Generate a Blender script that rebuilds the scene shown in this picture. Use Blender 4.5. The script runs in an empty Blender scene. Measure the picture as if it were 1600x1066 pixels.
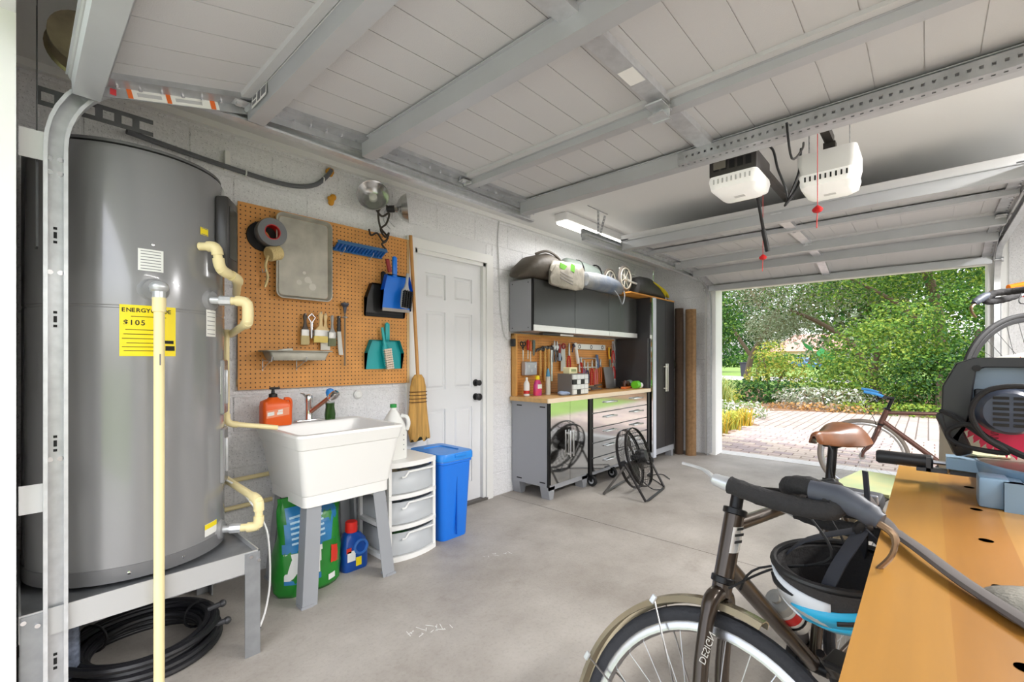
import bpy, bmesh, math, random
from mathutils import Vector, Matrix
sc = bpy.context.scene
C = sc.collection
PI = math.pi
rnd = random.Random(11)

# ---------------------------------------------------------------- camera
cam_d = bpy.data.cameras.new('camera')
cam_d.sensor_width = 36.0
cam_d.lens = 36.0*710/1600
cam_d.shift_y = 29/1600
cam_d.clip_start = 0.02
cam_d.clip_end = 400
cam = bpy.data.objects.new('camera', cam_d)
C.objects.link(cam)
cam.location = (0, 0, 1.22)
cam.rotation_euler = (PI/2, 0, math.radians(42.5)-PI/2)
sc.camera = cam

# ---------------------------------------------------------------- world, sun, exposure
world = bpy.data.worlds.new('sky')
sc.world = world
world.use_nodes = True
wn = world.node_tree
bg = wn.nodes['Background']
sky = wn.nodes.new('ShaderNodeTexSky')
sky.sky_type = 'NISHITA'
sky.sun_disc = False
sky.sun_elevation = math.radians(58)
sky.sun_rotation = math.radians(200)
sky.air_density = 1.0
sky.dust_density = 3.0
hs = wn.nodes.new('ShaderNodeHueSaturation')
hs.inputs['Saturation'].default_value = 0.35
wn.links.new(sky.outputs[0], hs.inputs['Color'])
wn.links.new(hs.outputs[0], bg.inputs['Color'])
bg.inputs['Strength'].default_value = 0.27
sun_d = bpy.data.lights.new('sun', 'SUN')
sun_d.energy = 1.15
sun_d.angle = math.radians(1.5)
sun_d.color = (1.0, 0.98, 0.95)
sun = bpy.data.objects.new('sun', sun_d)
C.objects.link(sun)
sun.rotation_euler = Vector((-0.30, 0.42, 1.0)).to_track_quat('Z', 'Y').to_euler()
sun.location = (-4, 4, 12)
vs = sc.view_settings
vs.view_transform = 'Standard'
vs.look = 'None'
vs.gamma = 1.0
vs.use_curve_mapping = False
vs.exposure = 1.2

# ---------------------------------------------------------------- helpers
def lin(c):
    return tuple(((x/255)/12.92 if x/255 <= .04045 else ((x/255+.055)/1.055)**2.4) for x in c)
MATS = {}
def M(name, col=(128, 128, 128), rough=.5, metal=0.0, var=None, bump=None, spec=.5, trans=0.0, alpha=1.0, emit=None, coat=0.0, col2=None, stretch=None):
    """procedural principled material; var=(scale, amount), bump=(scale, strength)"""
    if name in MATS: return MATS[name]
    m = bpy.data.materials.new(name); m.use_nodes = True
    nt = m.node_tree; b = nt.nodes['Principled BSDF']
    c = lin(col)+(1,)
    b.inputs['Base Color'].default_value = c
    b.inputs['Roughness'].default_value = rough
    b.inputs['Metallic'].default_value = metal
    b.inputs['Specular IOR Level'].default_value = spec
    b.inputs['Transmission Weight'].default_value = trans
    b.inputs['Alpha'].default_value = alpha
    b.inputs['Coat Weight'].default_value = coat
    if emit:
        b.inputs['Emission Color'].default_value = lin(emit[0])+(1,)
        b.inputs['Emission Strength'].default_value = emit[1]
    if var or bump:
        tc = nt.nodes.new('ShaderNodeTexCoord')
        src = tc.outputs['Object']
        if stretch:
            mp = nt.nodes.new('ShaderNodeMapping'); mp.inputs['Scale'].default_value = stretch
            nt.links.new(src, mp.inputs[0]); src = mp.outputs[0]
    if var:
        n = nt.nodes.new('ShaderNodeTexNoise'); n.inputs['Scale'].default_value = var[0]; n.inputs['Detail'].default_value = 5
        nt.links.new(src, n.inputs['Vector'])
        cr = nt.nodes.new('ShaderNodeValToRGB')
        a = var[1]
        cr.color_ramp.elements[0].position = .3; cr.color_ramp.elements[1].position = .7
        c2 = lin(col2)+(1,) if col2 else tuple(x*(1-a) for x in c[:3])+(1,)
        cr.color_ramp.elements[0].color = c2
        cr.color_ramp.elements[1].color = c if col2 else tuple(min(1, x*(1+a*.5)) for x in c[:3])+(1,)
        nt.links.new(n.outputs['Fac'], cr.inputs[0]); nt.links.new(cr.outputs[0], b.inputs['Base Color'])
    if bump:
        n2 = nt.nodes.new('ShaderNodeTexNoise'); n2.inputs['Scale'].default_value = bump[0]; n2.inputs['Detail'].default_value = 3
        nt.links.new(src, n2.inputs['Vector'])
        bp = nt.nodes.new('ShaderNodeBump'); bp.inputs['Strength'].default_value = bump[1]; bp.inputs['Distance'].default_value = .01
        nt.links.new(n2.outputs['Fac'], bp.inputs['Height']); nt.links.new(bp.outputs[0], b.inputs['Normal'])
    MATS[name] = m
    return m

def V(*a): return Vector(a)

class MB:
    """collects shapes, builds ONE mesh object"""
    def __init__(s): s.v = []; s.f = []; s.m = []
    def add(s, vs, fs, m=0, mat=None):
        o = len(s.v)
        s.v += [tuple(mat @ Vector(p)) if mat else tuple(p) for p in vs]
        for f in fs: s.f.append(tuple(i+o for i in f)); s.m.append(m)
        return s
    def box(s, c, d, rot=None, m=0):
        x, y, z = d[0]/2, d[1]/2, d[2]/2
        vs = [(-x,-y,-z),(x,-y,-z),(x,y,-z),(-x,y,-z),(-x,-y,z),(x,-y,z),(x,y,z),(-x,y,z)]
        fs = [(3,2,1,0),(4,5,6,7),(0,1,5,4),(1,2,6,5),(2,3,7,6),(3,0,4,7)]
        T = Matrix.Translation(c)
        if rot is not None: T = T @ (rot if isinstance(rot, Matrix) else euler(*rot))
        return s.add(vs, fs, m, T)
    def bb(s, a, b, m=0):
        return s.box([(a[i]+b[i])/2 for i in range(3)], [abs(b[i]-a[i]) for i in range(3)], None, m)
    def rbox(s, c, d, r=.01, seg=2, rot=None, m=0):
        bm = bmesh.new(); bmesh.ops.create_cube(bm, size=1)
        for v in bm.verts: v.co = Vector((v.co.x*d[0], v.co.y*d[1], v.co.z*d[2]))
        bmesh.ops.bevel(bm, geom=list(bm.edges), offset=r, segments=seg, affect='EDGES', profile=.5)
        bm.verts.index_update()
        T = Matrix.Translation(c)
        if rot is not None: T = T @ (rot if isinstance(rot, Matrix) else euler(*rot))
        s.add([v.co for v in bm.verts], [[v.index for v in f.verts] for f in bm.faces], m, T); bm.free(); return s
    def cyl(s, a, b, r, r2=None, n=16, m=0, cap=True):
        return s.tube([a, b], [r, r if r2 is None else r2], n, m=m, cap=cap)
    def tube(s, pts, r, n=8, closed=False, m=0, cap=True, flat=None, up=None):
        pts = [Vector(p) for p in pts]; k = len(pts)
        rr = r if isinstance(r, (list, tuple)) else [r]*k
        def tan(i):
            if closed: t = pts[(i+1) % k]-pts[i-1]
            else: t = pts[min(i+1, k-1)]-pts[max(i-1, 0)]
            return t.normalized() if t.length > 1e-9 else Vector((0, 0, 1))
        t0 = tan(0)
        u = Vector(up) if up else (Vector((0, 0, 1)) if abs(t0.z) < .9 else Vector((1, 0, 0)))
        nrm = (u-t0*u.dot(t0)).normalized()
        vs = []
        for i in range(k):
            t = tan(i)
            if up: nrm = Vector(up)
            q = nrm-t*nrm.dot(t)
            nrm = q.normalized() if q.length > 1e-6 else nrm
            bi = t.cross(nrm)
            for j in range(n):
                a = 2*PI*(j+(.5 if n == 4 else 0))/n
                vs.append(pts[i]+(nrm*math.cos(a)*(flat or 1)+bi*math.sin(a))*rr[i])
        fs = []
        for i in range(k if closed else k-1):
            for j in range(n):
                a0, a1 = i*n+j, i*n+(j+1) % n
                b0, b1 = ((i+1) % k)*n+j, ((i+1) % k)*n+(j+1) % n
                fs.append((a0, a1, b1, b0))
        if cap and not closed:
            fs.append(tuple(range(n-1, -1, -1))); fs.append(tuple(range((k-1)*n, k*n)))
        return s.add(vs, fs, m)
    def lathe(s, prof, n=24, m=0, mat=None, a0=0, a1=2*PI, cap=True):
        """prof: list of (r, z)"""
        full = abs(a1-a0-2*PI) < 1e-6
        k = n if full else n+1
        vs = []; fs = []
        for r_, z in prof:
            for j in range(k):
                a = a0+(a1-a0)*j/n
                vs.append((r_*math.cos(a), r_*math.sin(a), z))
        for i in range(len(prof)-1):
            for j in range(n):
                j2 = (j+1) % k
                fs.append((i*k+j, i*k+j2, (i+1)*k+j2, (i+1)*k+j))
        if cap and full:
            if prof[0][0] > 1e-5: fs.append(tuple(range(k-1, -1, -1)))
            if prof[-1][0] > 1e-5: fs.append(tuple(range((len(prof)-1)*k, len(prof)*k)))
        return s.add(vs, fs, m, mat)
    def loft(s, secs, m=0, mat=None, cap0=True, cap1=True):
        n = len(secs[0]); vs = [p for q in secs for p in q]; fs = []
        for i in range(len(secs)-1):
            for j in range(n):
                fs.append((i*n+j, i*n+(j+1) % n, (i+1)*n+(j+1) % n, (i+1)*n+j))
        if cap0: fs.append(tuple(range(n-1, -1, -1)))
        if cap1: fs.append(tuple(range((len(secs)-1)*n, len(secs)*n)))
        return s.add(vs, fs, m, mat)
    def prism(s, poly, h, m=0, mat=None):
        """poly in xy, extruded z 0..h"""
        return s.loft([[(x, y, 0) for x, y in poly], [(x, y, h) for x, y in poly]], m, mat)
    def ball(s, c, r, n=12, m=0, mat=None):
        r = (r, r, r) if not isinstance(r, (list, tuple)) else r
        T = Matrix.Translation(c) @ (mat or Matrix()) @ Matrix.Diagonal((r[0], r[1], r[2], 1))
        return s.lathe([(math.sin(PI*i/(n//2+2)), -math.cos(PI*i/(n//2+2))) for i in range(n//2+3)], n, m, T, cap=False)
    def torus(s, c, R_, r, axis='z', n=48, k=10, m=0, mat=None, sq=1.0):
        prof = [(R_+r*math.cos(2*PI*i/k), sq*r*math.sin(2*PI*i/k)) for i in range(k+1)]
        T = Matrix.Translation(c)
        if axis == 'y': T = T @ Matrix.Rotation(PI/2, 4, 'X')
        if axis == 'x': T = T @ Matrix.Rotation(PI/2, 4, 'Y')
        if mat: T = T @ mat
        return s.lathe(prof, n, m, T, cap=False)
    def build(s, name, mats, parent=None, smooth=35, loc=None):
        me = bpy.data.meshes.new(name)
        me.from_pydata(s.v, [], s.f)
        if not isinstance(mats, (list, tuple)): mats = [mats]
        for q in mats: me.materials.append(q)
        if len(mats) > 1: me.polygons.foreach_set('material_index', s.m)
        if smooth:
            me.polygons.foreach_set('use_smooth', [True]*len(me.polygons))
            me.set_sharp_from_angle(angle=math.radians(smooth))
        me.update()
        o = bpy.data.objects.new(name, me); C.objects.link(o)
        if parent: o.parent = parent
        if loc: o.location = loc
        return o

def euler(x, y, z):
    from mathutils import Euler
    return Euler((x, y, z)).to_matrix().to_4x4()
def tag(o, label=None, cat=None, group=None, kind=None):
    if label: o['label'] = label
    if cat: o['category'] = cat
    if group: o['group'] = group
    if kind: o['kind'] = kind
    return o
def T(name, label, cat, loc=(0, 0, 0), rz=0, group=None, rot=None):
    o = bpy.data.objects.new(name, None); C.objects.link(o)
    o.empty_display_size = .05
    o.location = loc; o.rotation_euler = rot if rot else (0, 0, rz)
    return tag(o, label, cat, group)
def struct(o): o['kind'] = 'structure'; return o
def dup(o, parent=None):
    c = o.copy(); C.objects.link(c)
    if parent: c.parent = parent
    for ch in list(o.children): dup(ch, c)
    return c
def rrect(w, d, r, z=0, n=4, cx=0, cy=0):
    pts = []
    for (sx, sy, a) in ((1, 1, 0), (-1, 1, PI/2), (-1, -1, PI), (1, -1, 1.5*PI)):
        for i in range(n+1):
            t = a+PI/2*i/n
            pts.append((cx+sx*(w/2-r)+r*math.cos(t), cy+sy*(d/2-r)+r*math.sin(t), z))
    return pts
def arc(c, r, a0, a1, n, plane='xz'):
    out = []
    for i in range(n+1):
        a = a0+(a1-a0)*i/n; p, q = r*math.cos(a), r*math.sin(a)
        out.append(V(c[0]+p, c[1], c[2]+q) if plane == 'xz' else V(c[0]+p, c[1]+q, c[2]) if plane == 'xy' else V(c[0], c[1]+p, c[2]+q))
    return out
def smoothpath(pts, k=6):
    """Catmull-Rom through pts"""
    P = [Vector(p) for p in pts]; out = []
    for i in range(len(P)-1):
        p0 = P[max(i-1, 0)]; p1 = P[i]; p2 = P[i+1]; p3 = P[min(i+2, len(P)-1)]
        for j in range(k):
            t = j/k
            out.append(.5*((2*p1)+(p2-p0)*t+(2*p0-5*p1+4*p2-p3)*t*t+(3*p1-p0-3*p2+p3)*t**3))
    out.append(P[-1]); return out
def textmesh(body, size, mat, parent, M4, name='lettering', bold=0.0, align='LEFT'):
    cu = bpy.data.curves.new('t', 'FONT'); cu.body = body; cu.size = size; cu.extrude = .0004; cu.offset = bold; cu.align_x = align
    to = bpy.data.objects.new('t', cu); C.objects.link(to)
    dg = bpy.context.evaluated_depsgraph_get()
    me = bpy.data.meshes.new_from_object(to.evaluated_get(dg))
    bpy.data.objects.remove(to); bpy.data.curves.remove(cu)
    me.materials.clear(); me.materials.append(mat)
    o = bpy.data.objects.new(name, me); C.objects.link(o); o.parent = parent
    o.matrix_local = M4
    return o
def face_mat(origin, right, up):
    """matrix whose x is right, y is up, z is out"""
    r_ = Vector(right).normalized(); u_ = Vector(up).normalized(); n_ = r_.cross(u_)
    m = Matrix((r_, u_, n_)).transposed().to_4x4(); m.translation = Vector(origin); return m

# ---------------------------------------------------------------- materials
galv = M('galvanised steel', (176, 178, 181), .36, .45, var=(14, .2))
galvl = M('bright zinc', (206, 208, 211), .3, .5, var=(30, .12))
doorpaint = M('garage door paint', (198, 198, 198), .5, bump=(220, .12))
strutpaint = M('white steel paint', (184, 186, 189), .4, .25, var=(5, .06))
wallp = M('white block paint', (234, 234, 236), .7, var=(55, .08), bump=(70, .55))
mortarp = M('painted mortar', (226, 226, 228), .8, bump=(90, .4))
def pits(m):
    nt = m.node_tree; b = nt.nodes['Principled BSDF']; src = b.inputs['Base Color'].links[0].from_socket
    tc = nt.nodes.new('ShaderNodeTexCoord'); n = nt.nodes.new('ShaderNodeTexNoise'); n.inputs['Scale'].default_value = 130; n.inputs['Detail'].default_value = 1
    nt.links.new(tc.outputs['Object'], n.inputs['Vector'])
    r = nt.nodes.new('ShaderNodeValToRGB'); r.color_ramp.elements[0].position = .30; r.color_ramp.elements[1].position = .38
    r.color_ramp.elements[0].color = (.62, .62, .63, 1); r.color_ramp.elements[1].color = (1, 1, 1, 1); nt.links.new(n.outputs['Fac'], r.inputs[0])
    mx = nt.nodes.new('ShaderNodeMixRGB'); mx.blend_type = 'MULTIPLY'; mx.inputs[0].default_value = 1
    nt.links.new(src, mx.inputs[1]); nt.links.new(r.outputs[0], mx.inputs[2]); nt.links.new(mx.outputs[0], b.inputs['Base Color'])
pits(wallp)
plaster = M('ceiling plaster', (226, 226, 224), .8, bump=(60, .08))
whitetrim = M('white trim paint', (236, 236, 234), .4)
doorwhite = M('door white paint', (232, 233, 235), .38)
black = M('black plastic', (24, 24, 26), .45)
blackm = M('black metal', (20, 20, 22), .35, .4)
rubber = M('black rubber', (26, 26, 28), .75)
chrome = M('chrome', (225, 225, 228), .08, 1.0)
steel = M('brushed steel', (190, 190, 192), .28, 1.0)
white = M('white plastic', (236, 236, 234), .35)
redp = M('red plastic', (200, 28, 30), .4)
paper = M('paper label', (236, 236, 232), .6)
ink = M('black ink', (18, 18, 18), .7)
pvc = M('cream pipe', (238, 222, 170), .35)
brass = M('brass', (190, 140, 60), .3, .9)
# ================================================================ STRUCTURE
XF, YL, YR, ZC = 6.05, 2.85, -1.9, 2.50
NY0, NY1 = -0.40, 2.00      # door opening in Y
DZ = 2.12

# floor: two concrete slabs with a control joint
concrete = M('garage concrete', (176, 172, 164), .55, var=(2.2, .22), bump=(120, .12))
def concrete_nodes(m):
    nt = m.node_tree; b = nt.nodes['Principled BSDF']
    tc = nt.nodes.new('ShaderNodeTexCoord')
    def noise(sc_, det, lo, hi, c0, c1):
        n = nt.nodes.new('ShaderNodeTexNoise'); n.inputs['Scale'].default_value = sc_; n.inputs['Detail'].default_value = det
        n.inputs['Roughness'].default_value = .65
        nt.links.new(tc.outputs['Object'], n.inputs['Vector'])
        r = nt.nodes.new('ShaderNodeValToRGB'); r.color_ramp.elements[0].position = lo; r.color_ramp.elements[1].position = hi
        r.color_ramp.elements[0].color = c0; r.color_ramp.elements[1].color = c1
        nt.links.new(n.outputs['Fac'], r.inputs[0]); return r
    a = noise(1.3, 6, .35, .68, lin((150, 143, 135))+(1,), lin((182, 176, 169))+(1,))
    d = noise(60, 4, .25, .5, (.78, .77, .76, 1), (1, 1, 1, 1))
    mx = nt.nodes.new('ShaderNodeMixRGB'); mx.blend_type = 'MULTIPLY'; mx.inputs[0].default_value = .7
    nt.links.new(a.outputs[0], mx.inputs[1]); nt.links.new(d.outputs[0], mx.inputs[2])
    e = noise(3.1, 8, .60, .72, (1, 1, 1, 1), (.80, .78, .76, 1))
    mx2 = nt.nodes.new('ShaderNodeMixRGB'); mx2.blend_type = 'MULTIPLY'; mx2.inputs[0].default_value = .8
    nt.links.new(mx.outputs[0], mx2.inputs[1]); nt.links.new(e.outputs[0], mx2.inputs[2])
    nt.links.new(mx2.outputs[0], b.inputs['Base Color'])
concrete_nodes(concrete)
fl = struct(MB().bb((-.25, YR-.2, -.15), (2.947, YL+.2, 0)).bb((2.953, YR-.2, -.15), (XF+.2, YL+.2, 0)).bb((-.25, YR-.2, -.2), (XF+.2, YL+.2, -.02)).build('floor', concrete, smooth=0))
# paint scuffs on the floor
scuff = M('white scuff', (226, 226, 222), .7)
for (px, py, n_) in ((1.26, 1.66, 18), (2.05, 1.98, 8)):
    mb = MB()
    for i in range(n_):
        t = i/n_*.16-.08
        x = px+t+rnd.uniform(-.02, .02); y = py-t*.5+rnd.uniform(-.025, .025)
        mb.box((x, y, .0008), (rnd.uniform(.01, .045), .003, .0008), (0, 0, rnd.uniform(0, 3)))
    mb.build('paint_scuff', scuff, fl, 0)

# left block wall: each block a part
def block_wall(name, along, x0, x1, fixed, sgn, holes=(), z1=ZC, thick=.18):
    """along 'x': wall plane y=fixed; blocks face -sgn side"""
    core = MB()
    root = None
    segs = []
    # backing with openings: vertical strips
    xs = sorted(set([x0, x1]+[h[0] for h in holes]+[h[1] for h in holes]))
    for a, b in zip(xs[:-1], xs[1:]):
        zs = [(0, z1)]
        for h in holes:
            if a >= h[0]-1e-6 and b <= h[1]+1e-6: zs = [(h[3], z1)] if h[2] <= 0 else [(0, h[2]), (h[3], z1)]
        for (za, zb) in zs:
            if along == 'x': core.bb((a, fixed+sgn*.004, za), (b, fixed+sgn*thick, zb))
            else: core.bb((fixed+sgn*.004, a, za), (fixed+sgn*thick, b, zb))
    root = struct(core.build(name, mortarp, None, 0))
    bh, bw, g = .2032, .4064, .005
    row = 0; z = 0.0; cache = {}
    while z < z1-.01:
        zt = min(z+bh, z1)
        x = x0-(bw/2 if row % 2 else 0)
        while x < x1-.005:
            a, b = max(x, x0), min(x+bw, x1)
            cells = [(a, b)]
            for h in holes:
                if zt > h[2]+.01 and z < h[3]-.01:
                    nc = []
                    for (p, q) in cells:
                        if q <= h[0] or p >= h[1]: nc.append((p, q))
                        else:
                            if p < h[0]: nc.append((p, h[0]))
                            if q > h[1]: nc.append((h[1], q))
                    cells = nc
            for (p, q) in cells:
                if q-p < .03: continue
                w_ = round(q-p-g, 4); hh = round(zt-z-g, 4)
                k = (w_, hh)
                if k not in cache:
                    mb = MB()
                    if along == 'x': mb.rbox((0, 0, 0), (w_, .03, hh), .005, 1)
                    else: mb.rbox((0, 0, 0), (.03, w_, hh), .005, 1)
                    o = mb.build('block', wallp, root, 30); cache[k] = o.data
                else:
                    o = bpy.data.objects.new('block', cache[k]); C.objects.link(o); o.parent = root
                cxy = (p+q)/2
                off = fixed+sgn*.015+rnd.uniform(-.0008, .0008)
                o.location = (cxy, off, (z+zt)/2) if along == 'x' else (off, cxy, (z+zt)/2)
            x += bw
        z += bh; row += 1
    return root
DX0, DX1 = 2.02, 2.77
block_wall('wall_left', 'x', 0.0, XF, YL, 1, holes=((DX0, DX1, 0, 2.06),))
block_wall('wall_far', 'y', NY1+.12, YL, XF, 1)
fw = struct(MB().bb((XF, YR, 0), (XF+.2, NY0-.1, ZC)).build('wall_far_right', plaster, None, 0))
# vertical board siding grooves on the far right wall
for i in range(13):
    MB().bb((XF-.012, NY0-.13-.11*i-.1, 0), (XF, NY0-.13-.11*i-.005, ZC)).build('board', wallp, fw, 0)
struct(MB().bb((XF, NY0-.12, DZ+.03), (XF+.2, NY1+.12, ZC)).build('wall_far_header', plaster, None, 0))
struct(MB().bb((-.2, NY1, 0), (0, YL+.2, ZC)).build('wall_near_left', whitetrim, None, 0))
struct(MB().bb((-.2, YR-.2, 0), (0, NY0, ZC)).build('wall_near_right', plaster, None, 0))
struct(MB().bb((-.2, NY0, DZ+.13), (0, NY1, ZC)).build('wall_near_header', plaster, None, 0))
struct(MB().bb((-.2, YR-.2, 0), (XF+.2, YR, ZC)).build('wall_right', plaster, None, 0))
struct(MB().bb((-.2, YR-.2, ZC), (XF+.2, YL+.2, ZC+.12)).build('ceiling', plaster, None, 0))
roof = M('roof soffit', (225, 225, 222), .7)
struct(MB().bb((-.7, YR-.6, ZC+.12), (XF+.62, YL+.6, ZC+.3)).build('roof', roof, None, 0))

# far opening: frame of jambs and head
tr = struct(MB().bb((XF-.02, NY1, 0), (XF+.22, NY1+.035, DZ)).build('trim_1', whitetrim, None, 0))
MB().bb((XF-.025, NY1+.035, 0), (XF, NY1+.13, ZC-.1)).build('casing', whitetrim, tr, 0)
tr = struct(MB().bb((XF-.02, NY0-.035, 0), (XF+.22, NY0, DZ)).build('trim_2', whitetrim, None, 0))
MB().bb((XF-.025, NY0-.12, 0), (XF, NY0-.035, ZC-.1)).build('casing', whitetrim, tr, 0)
struct(MB().bb((XF-.02, NY0, DZ-.005), (XF+.22, NY1, DZ+.03)).build('trim_3', whitetrim, None, 0))
# concrete sill at the far threshold
sill = M('pale sill concrete', (206, 204, 200), .7, var=(20, .1), bump=(150, .1))
struct(MB().bb((XF+.12, NY0-.04, -.12), (XF+.36, NY1+.04, .006)).build('trim_4', sill, None, 0))

# entry door in the left wall
d = T('door_1', None, None, (DX0, YL, 0)); struct(d); del_ = None
W = DX1-DX0
leaf = MB(); x0, x1 = .03, W-.03
yf = .035
cols = [(x0+.10, x0+.30), (x1-.30, x1-.10)]
rows = [(.18, .82), (.98, 1.60), (1.70, 1.90)]
# leaf made of stiles, rails and recessed ground
leaf.bb((x0, yf+.012, .012), (x1, yf+.045, 2.03))
xs = [x0, cols[0][0], cols[0][1], cols[1][0], cols[1][1], x1]
for i in (0, 2, 4): leaf.bb((xs[i], yf, .012), (xs[i+1], yf+.014, 2.03))
zz = [.012, rows[0][0], rows[0][1], rows[1][0], rows[1][1], rows[2][0], rows[2][1], 2.03]
for (ca, cb) in cols:
    for i in (0, 2, 4, 6): leaf.bb((ca, yf, zz[i]), (cb, yf+.014, zz[i+1]))
lo = leaf.build('door_leaf', doorwhite, d, 0)
for (ca, cb) in cols:
    for (ra, rb) in rows:
        mb = MB()
        w_, h_ = cb-ca-.03, rb-ra-.03
        T4 = Matrix.Translation(((ca+cb)/2, yf+.013, (ra+rb)/2)) @ Matrix.Rotation(PI/2, 4, 'X')
        mb.loft([rrect(w_, h_, .002, 0, 1), rrect(w_-.03, h_-.03, .002, .011, 1)], 0, T4)
        mb.build('panel', doorwhite, lo, 0)
fr = MB()
fr.bb((-.075, -.018, 0), (.0, .03, 2.06)).bb((.0, -.0, 0), (.03, .12, 2.06)).bb((W-.03, 0, 0), (W, .12, 2.06)).bb((W, -.018, 0), (W+.075, .03, 2.06)).bb((-.075, -.018, 2.06), (W+.075, .03, 2.135)).bb((0, 0, 2.03), (W, .12, 2.06))
fr.build('door_frame', whitetrim, d, 0)
for (zz_, r_) in ((1.02, .024), (.90, .03)):
    mb = MB()
    Rm = Matrix.Translation((x1-.06, yf, zz_)) @ Matrix.Rotation(PI/2, 4, 'X')
    mb.lathe([(.03, 0), (.03, .008), (.012, .012), (.012, .03), (r_, .04), (r_, .055), (r_*.6, .062), (0, .063)], 16, 0, Rm)
    mb.build('door_handle' if zz_ < 1 else 'deadbolt', black, d)
MB().bb((-.01, -.02, 0), (W+.01, .1, .02)).build('sill', M('dark sill', (90, 86, 82), .6), d, 0)

# ---------------------------------------------------------------- overhead garage doors
def cchannel(path, up, w=.055, d=.03, t=.004):
    """track profile swept along path: up = outward normal function"""
    pass
def sweep(mb, pts, normals, side, prof, m=0):
    """profile (a,b): a along side vector, b along normal"""
    secs = []
    for p, n_ in zip(pts, normals):
        secs.append([p+side*a+n_*b for a, b in prof])
    mb.loft(secs, m); return mb
TRP = [(0, -.028), (.04, -.028), (.04, -.018), (.036, -.018), (.036, -.024), (.004, -.024), (.004, .024), (.036, .024), (.036, .018), (.04, .018), (.04, .028), (0, .028)]

def garage_door(name, label, ox, sx, flip, tilt):
    """flat sections lie in z plane; local x runs from the bottom edge (at the opening) inwards.
       ox: world X of the opening plane; sx: +1 when inward is +X"""
    root = T(name, label, 'garage door', (ox, 0, 0))
    zp = 2.285
    L = [.13, .62, 1.20, 1.78, 2.36]
    ztab = [2.13, 2.255, zp, zp, zp]
    y0, y1 = NY0-.02, NY1+.02
    def P(x, y, z): return V(sx*x, y, z)
    for i in range(4):
        a, b = L[i]+.003, L[i+1]-.003; za, zb = ztab[i], ztab[i+1]
        mb = MB()
        ang = math.atan2(zb-za, b-a); ln = math.hypot(b-a, zb-za)
        T4 = Matrix.Translation((sx*a, 0, za)) @ (Matrix() if sx > 0 else Matrix.Rotation(PI, 4, 'Z')) @ Matrix.Rotation(-ang, 4, 'Y')
        s = 1 if sx > 0 else -1
        # backing sheet and raised planks between grooves
        def add(ax, ay, az, bx, by, bz, m=0):
            if s < 0: ay, by = -by, -ay
            t = MB().bb((ax, ay, az), (bx, by, bz)); mb.add(t.v, t.f, m, T4)
        add(0, y0, .004, ln, y1, .04)
        n = 17; w = (y1-y0)/n
        for j in range(n):
            add(.035, y0+j*w+.0018, .001, ln-.035, y0+(j+1)*w-.0018, .006)
        add(0, y0, -.014, .035, y1, .006); add(ln-.035, y0, -.014, ln, y1, .006)
        sec = mb.build('section', doorpaint, root, 0)
        # end and centre stiles
        st = MB()
        for ya, yb in ((y1-.07, y1), (y0, y0+.07)):
            mb2 = st
            lo_, hi_ = (ya, yb) if s > 0 else (-yb, -ya)
            t = MB().bb((.0, lo_, -.018), (ln, hi_, .001)).bb((0, (hi_ if (ya > 1) == (s > 0) else lo_)-.002, -.05), (ln, (hi_ if (ya > 1) == (s > 0) else lo_)+.002, .03))
            st.add(t.v, t.f, 0, T4)
        st.build('end_stile', galv, root, 0)
        cs = MB()
        ya, yb = .765, .835
        if s < 0: ya, yb = -yb, -ya
        t = MB().bb((.005, ya, -.03), (ln-.005, yb, .001)); cs.add(t.v, t.f, 0, T4)
        cso = cs.build('centre_stile', galvl, root, 0)
        # bolts along end stile
        bt = MB()
        k = 8
        for j in range(k):
            for yy in (y1-.018, y0+.018):
                yy2 = yy if s > 0 else -yy
                x_ = ln*(j+.5)/k
                t = MB().cyl((x_, yy2, -.018), (x_, yy2, -.026), .006, n=6); bt.add(t.v, t.f, 0, T4)
        bt.build('bolt_row', chrome, root, 30)['kind'] = 'stuff'
        # hinges at the joint
        if i:
            for yy in (y1-.035, .8, y0+.035):
                hb = MB()
                hb.box((sx*a, yy, za-.03), (.11, .05, .004)).cyl((sx*a, yy-.03, za-.036), (sx*a, yy+.03, za-.036), .008, n=8)
                hb.box((sx*(a+.035), yy, za-.036), (.02, .02, .012)).box((sx*(a-.035), yy, za-.036), (.02, .02, .012))
                hb.build('hinge', galvl, root, 30)
        # roller and its axle
        for yy, q in ((y1, 1), (y0, -1)):
            rb = MB()
            rb.cyl((sx*(a+.03), yy-.05*q, za-.03), (sx*(a+.03), yy+.06*q, za-.03), .006, n=8)
            rb.cyl((sx*(a+.03), yy+.05*q, za-.03), (sx*(a+.03), yy+.065*q, za-.03), .022, n=14)
            rb.build('roller', galvl, root, 30)
    # hat-section struts: (x, depth, width)
    for (x_, dp, wd, zt) in ((.155, .055, .075, 2.125), (.66, .075, .07, 2.255), (1.16, .07, .07, 2.27), (1.82, .03, .06, 2.27), (2.315, .07, .075, 2.27)):
        mb = MB()
        # U profile opening upward: two webs, a bottom, flanges
        t_ = .004
        x = sx*x_
        h = wd/2
        prof = [(-h-.012, 0), (-h, 0), (-h+.004, -dp), (h-.004, -dp), (h, 0), (h+.012, 0), (h+.012, t_), (h-.002, t_), (h-.008, -dp+t_), (-h+.008, -dp+t_), (-h+.002, t_), (-h-.012, t_)]
        secs = [[(x+p, yy, zt+q) for p, q in prof] for yy in (y0+.005, y1-.005)]
        mb.loft(secs)
        mb.build('strut', strutpaint, root, 30)
    # bottom rubber seal
    MB().tube([(sx*.125, y0, 2.125), (sx*.125, y1, 2.125)], .014, 8).build('seal', M('grey seal', (150, 150, 150), .6), root)
    return root
ndoor = garage_door('garage_door', 'raised white garage door overhead nearest the camera, with perforated steel angle', 0.0, 1, False, 0)
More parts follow.
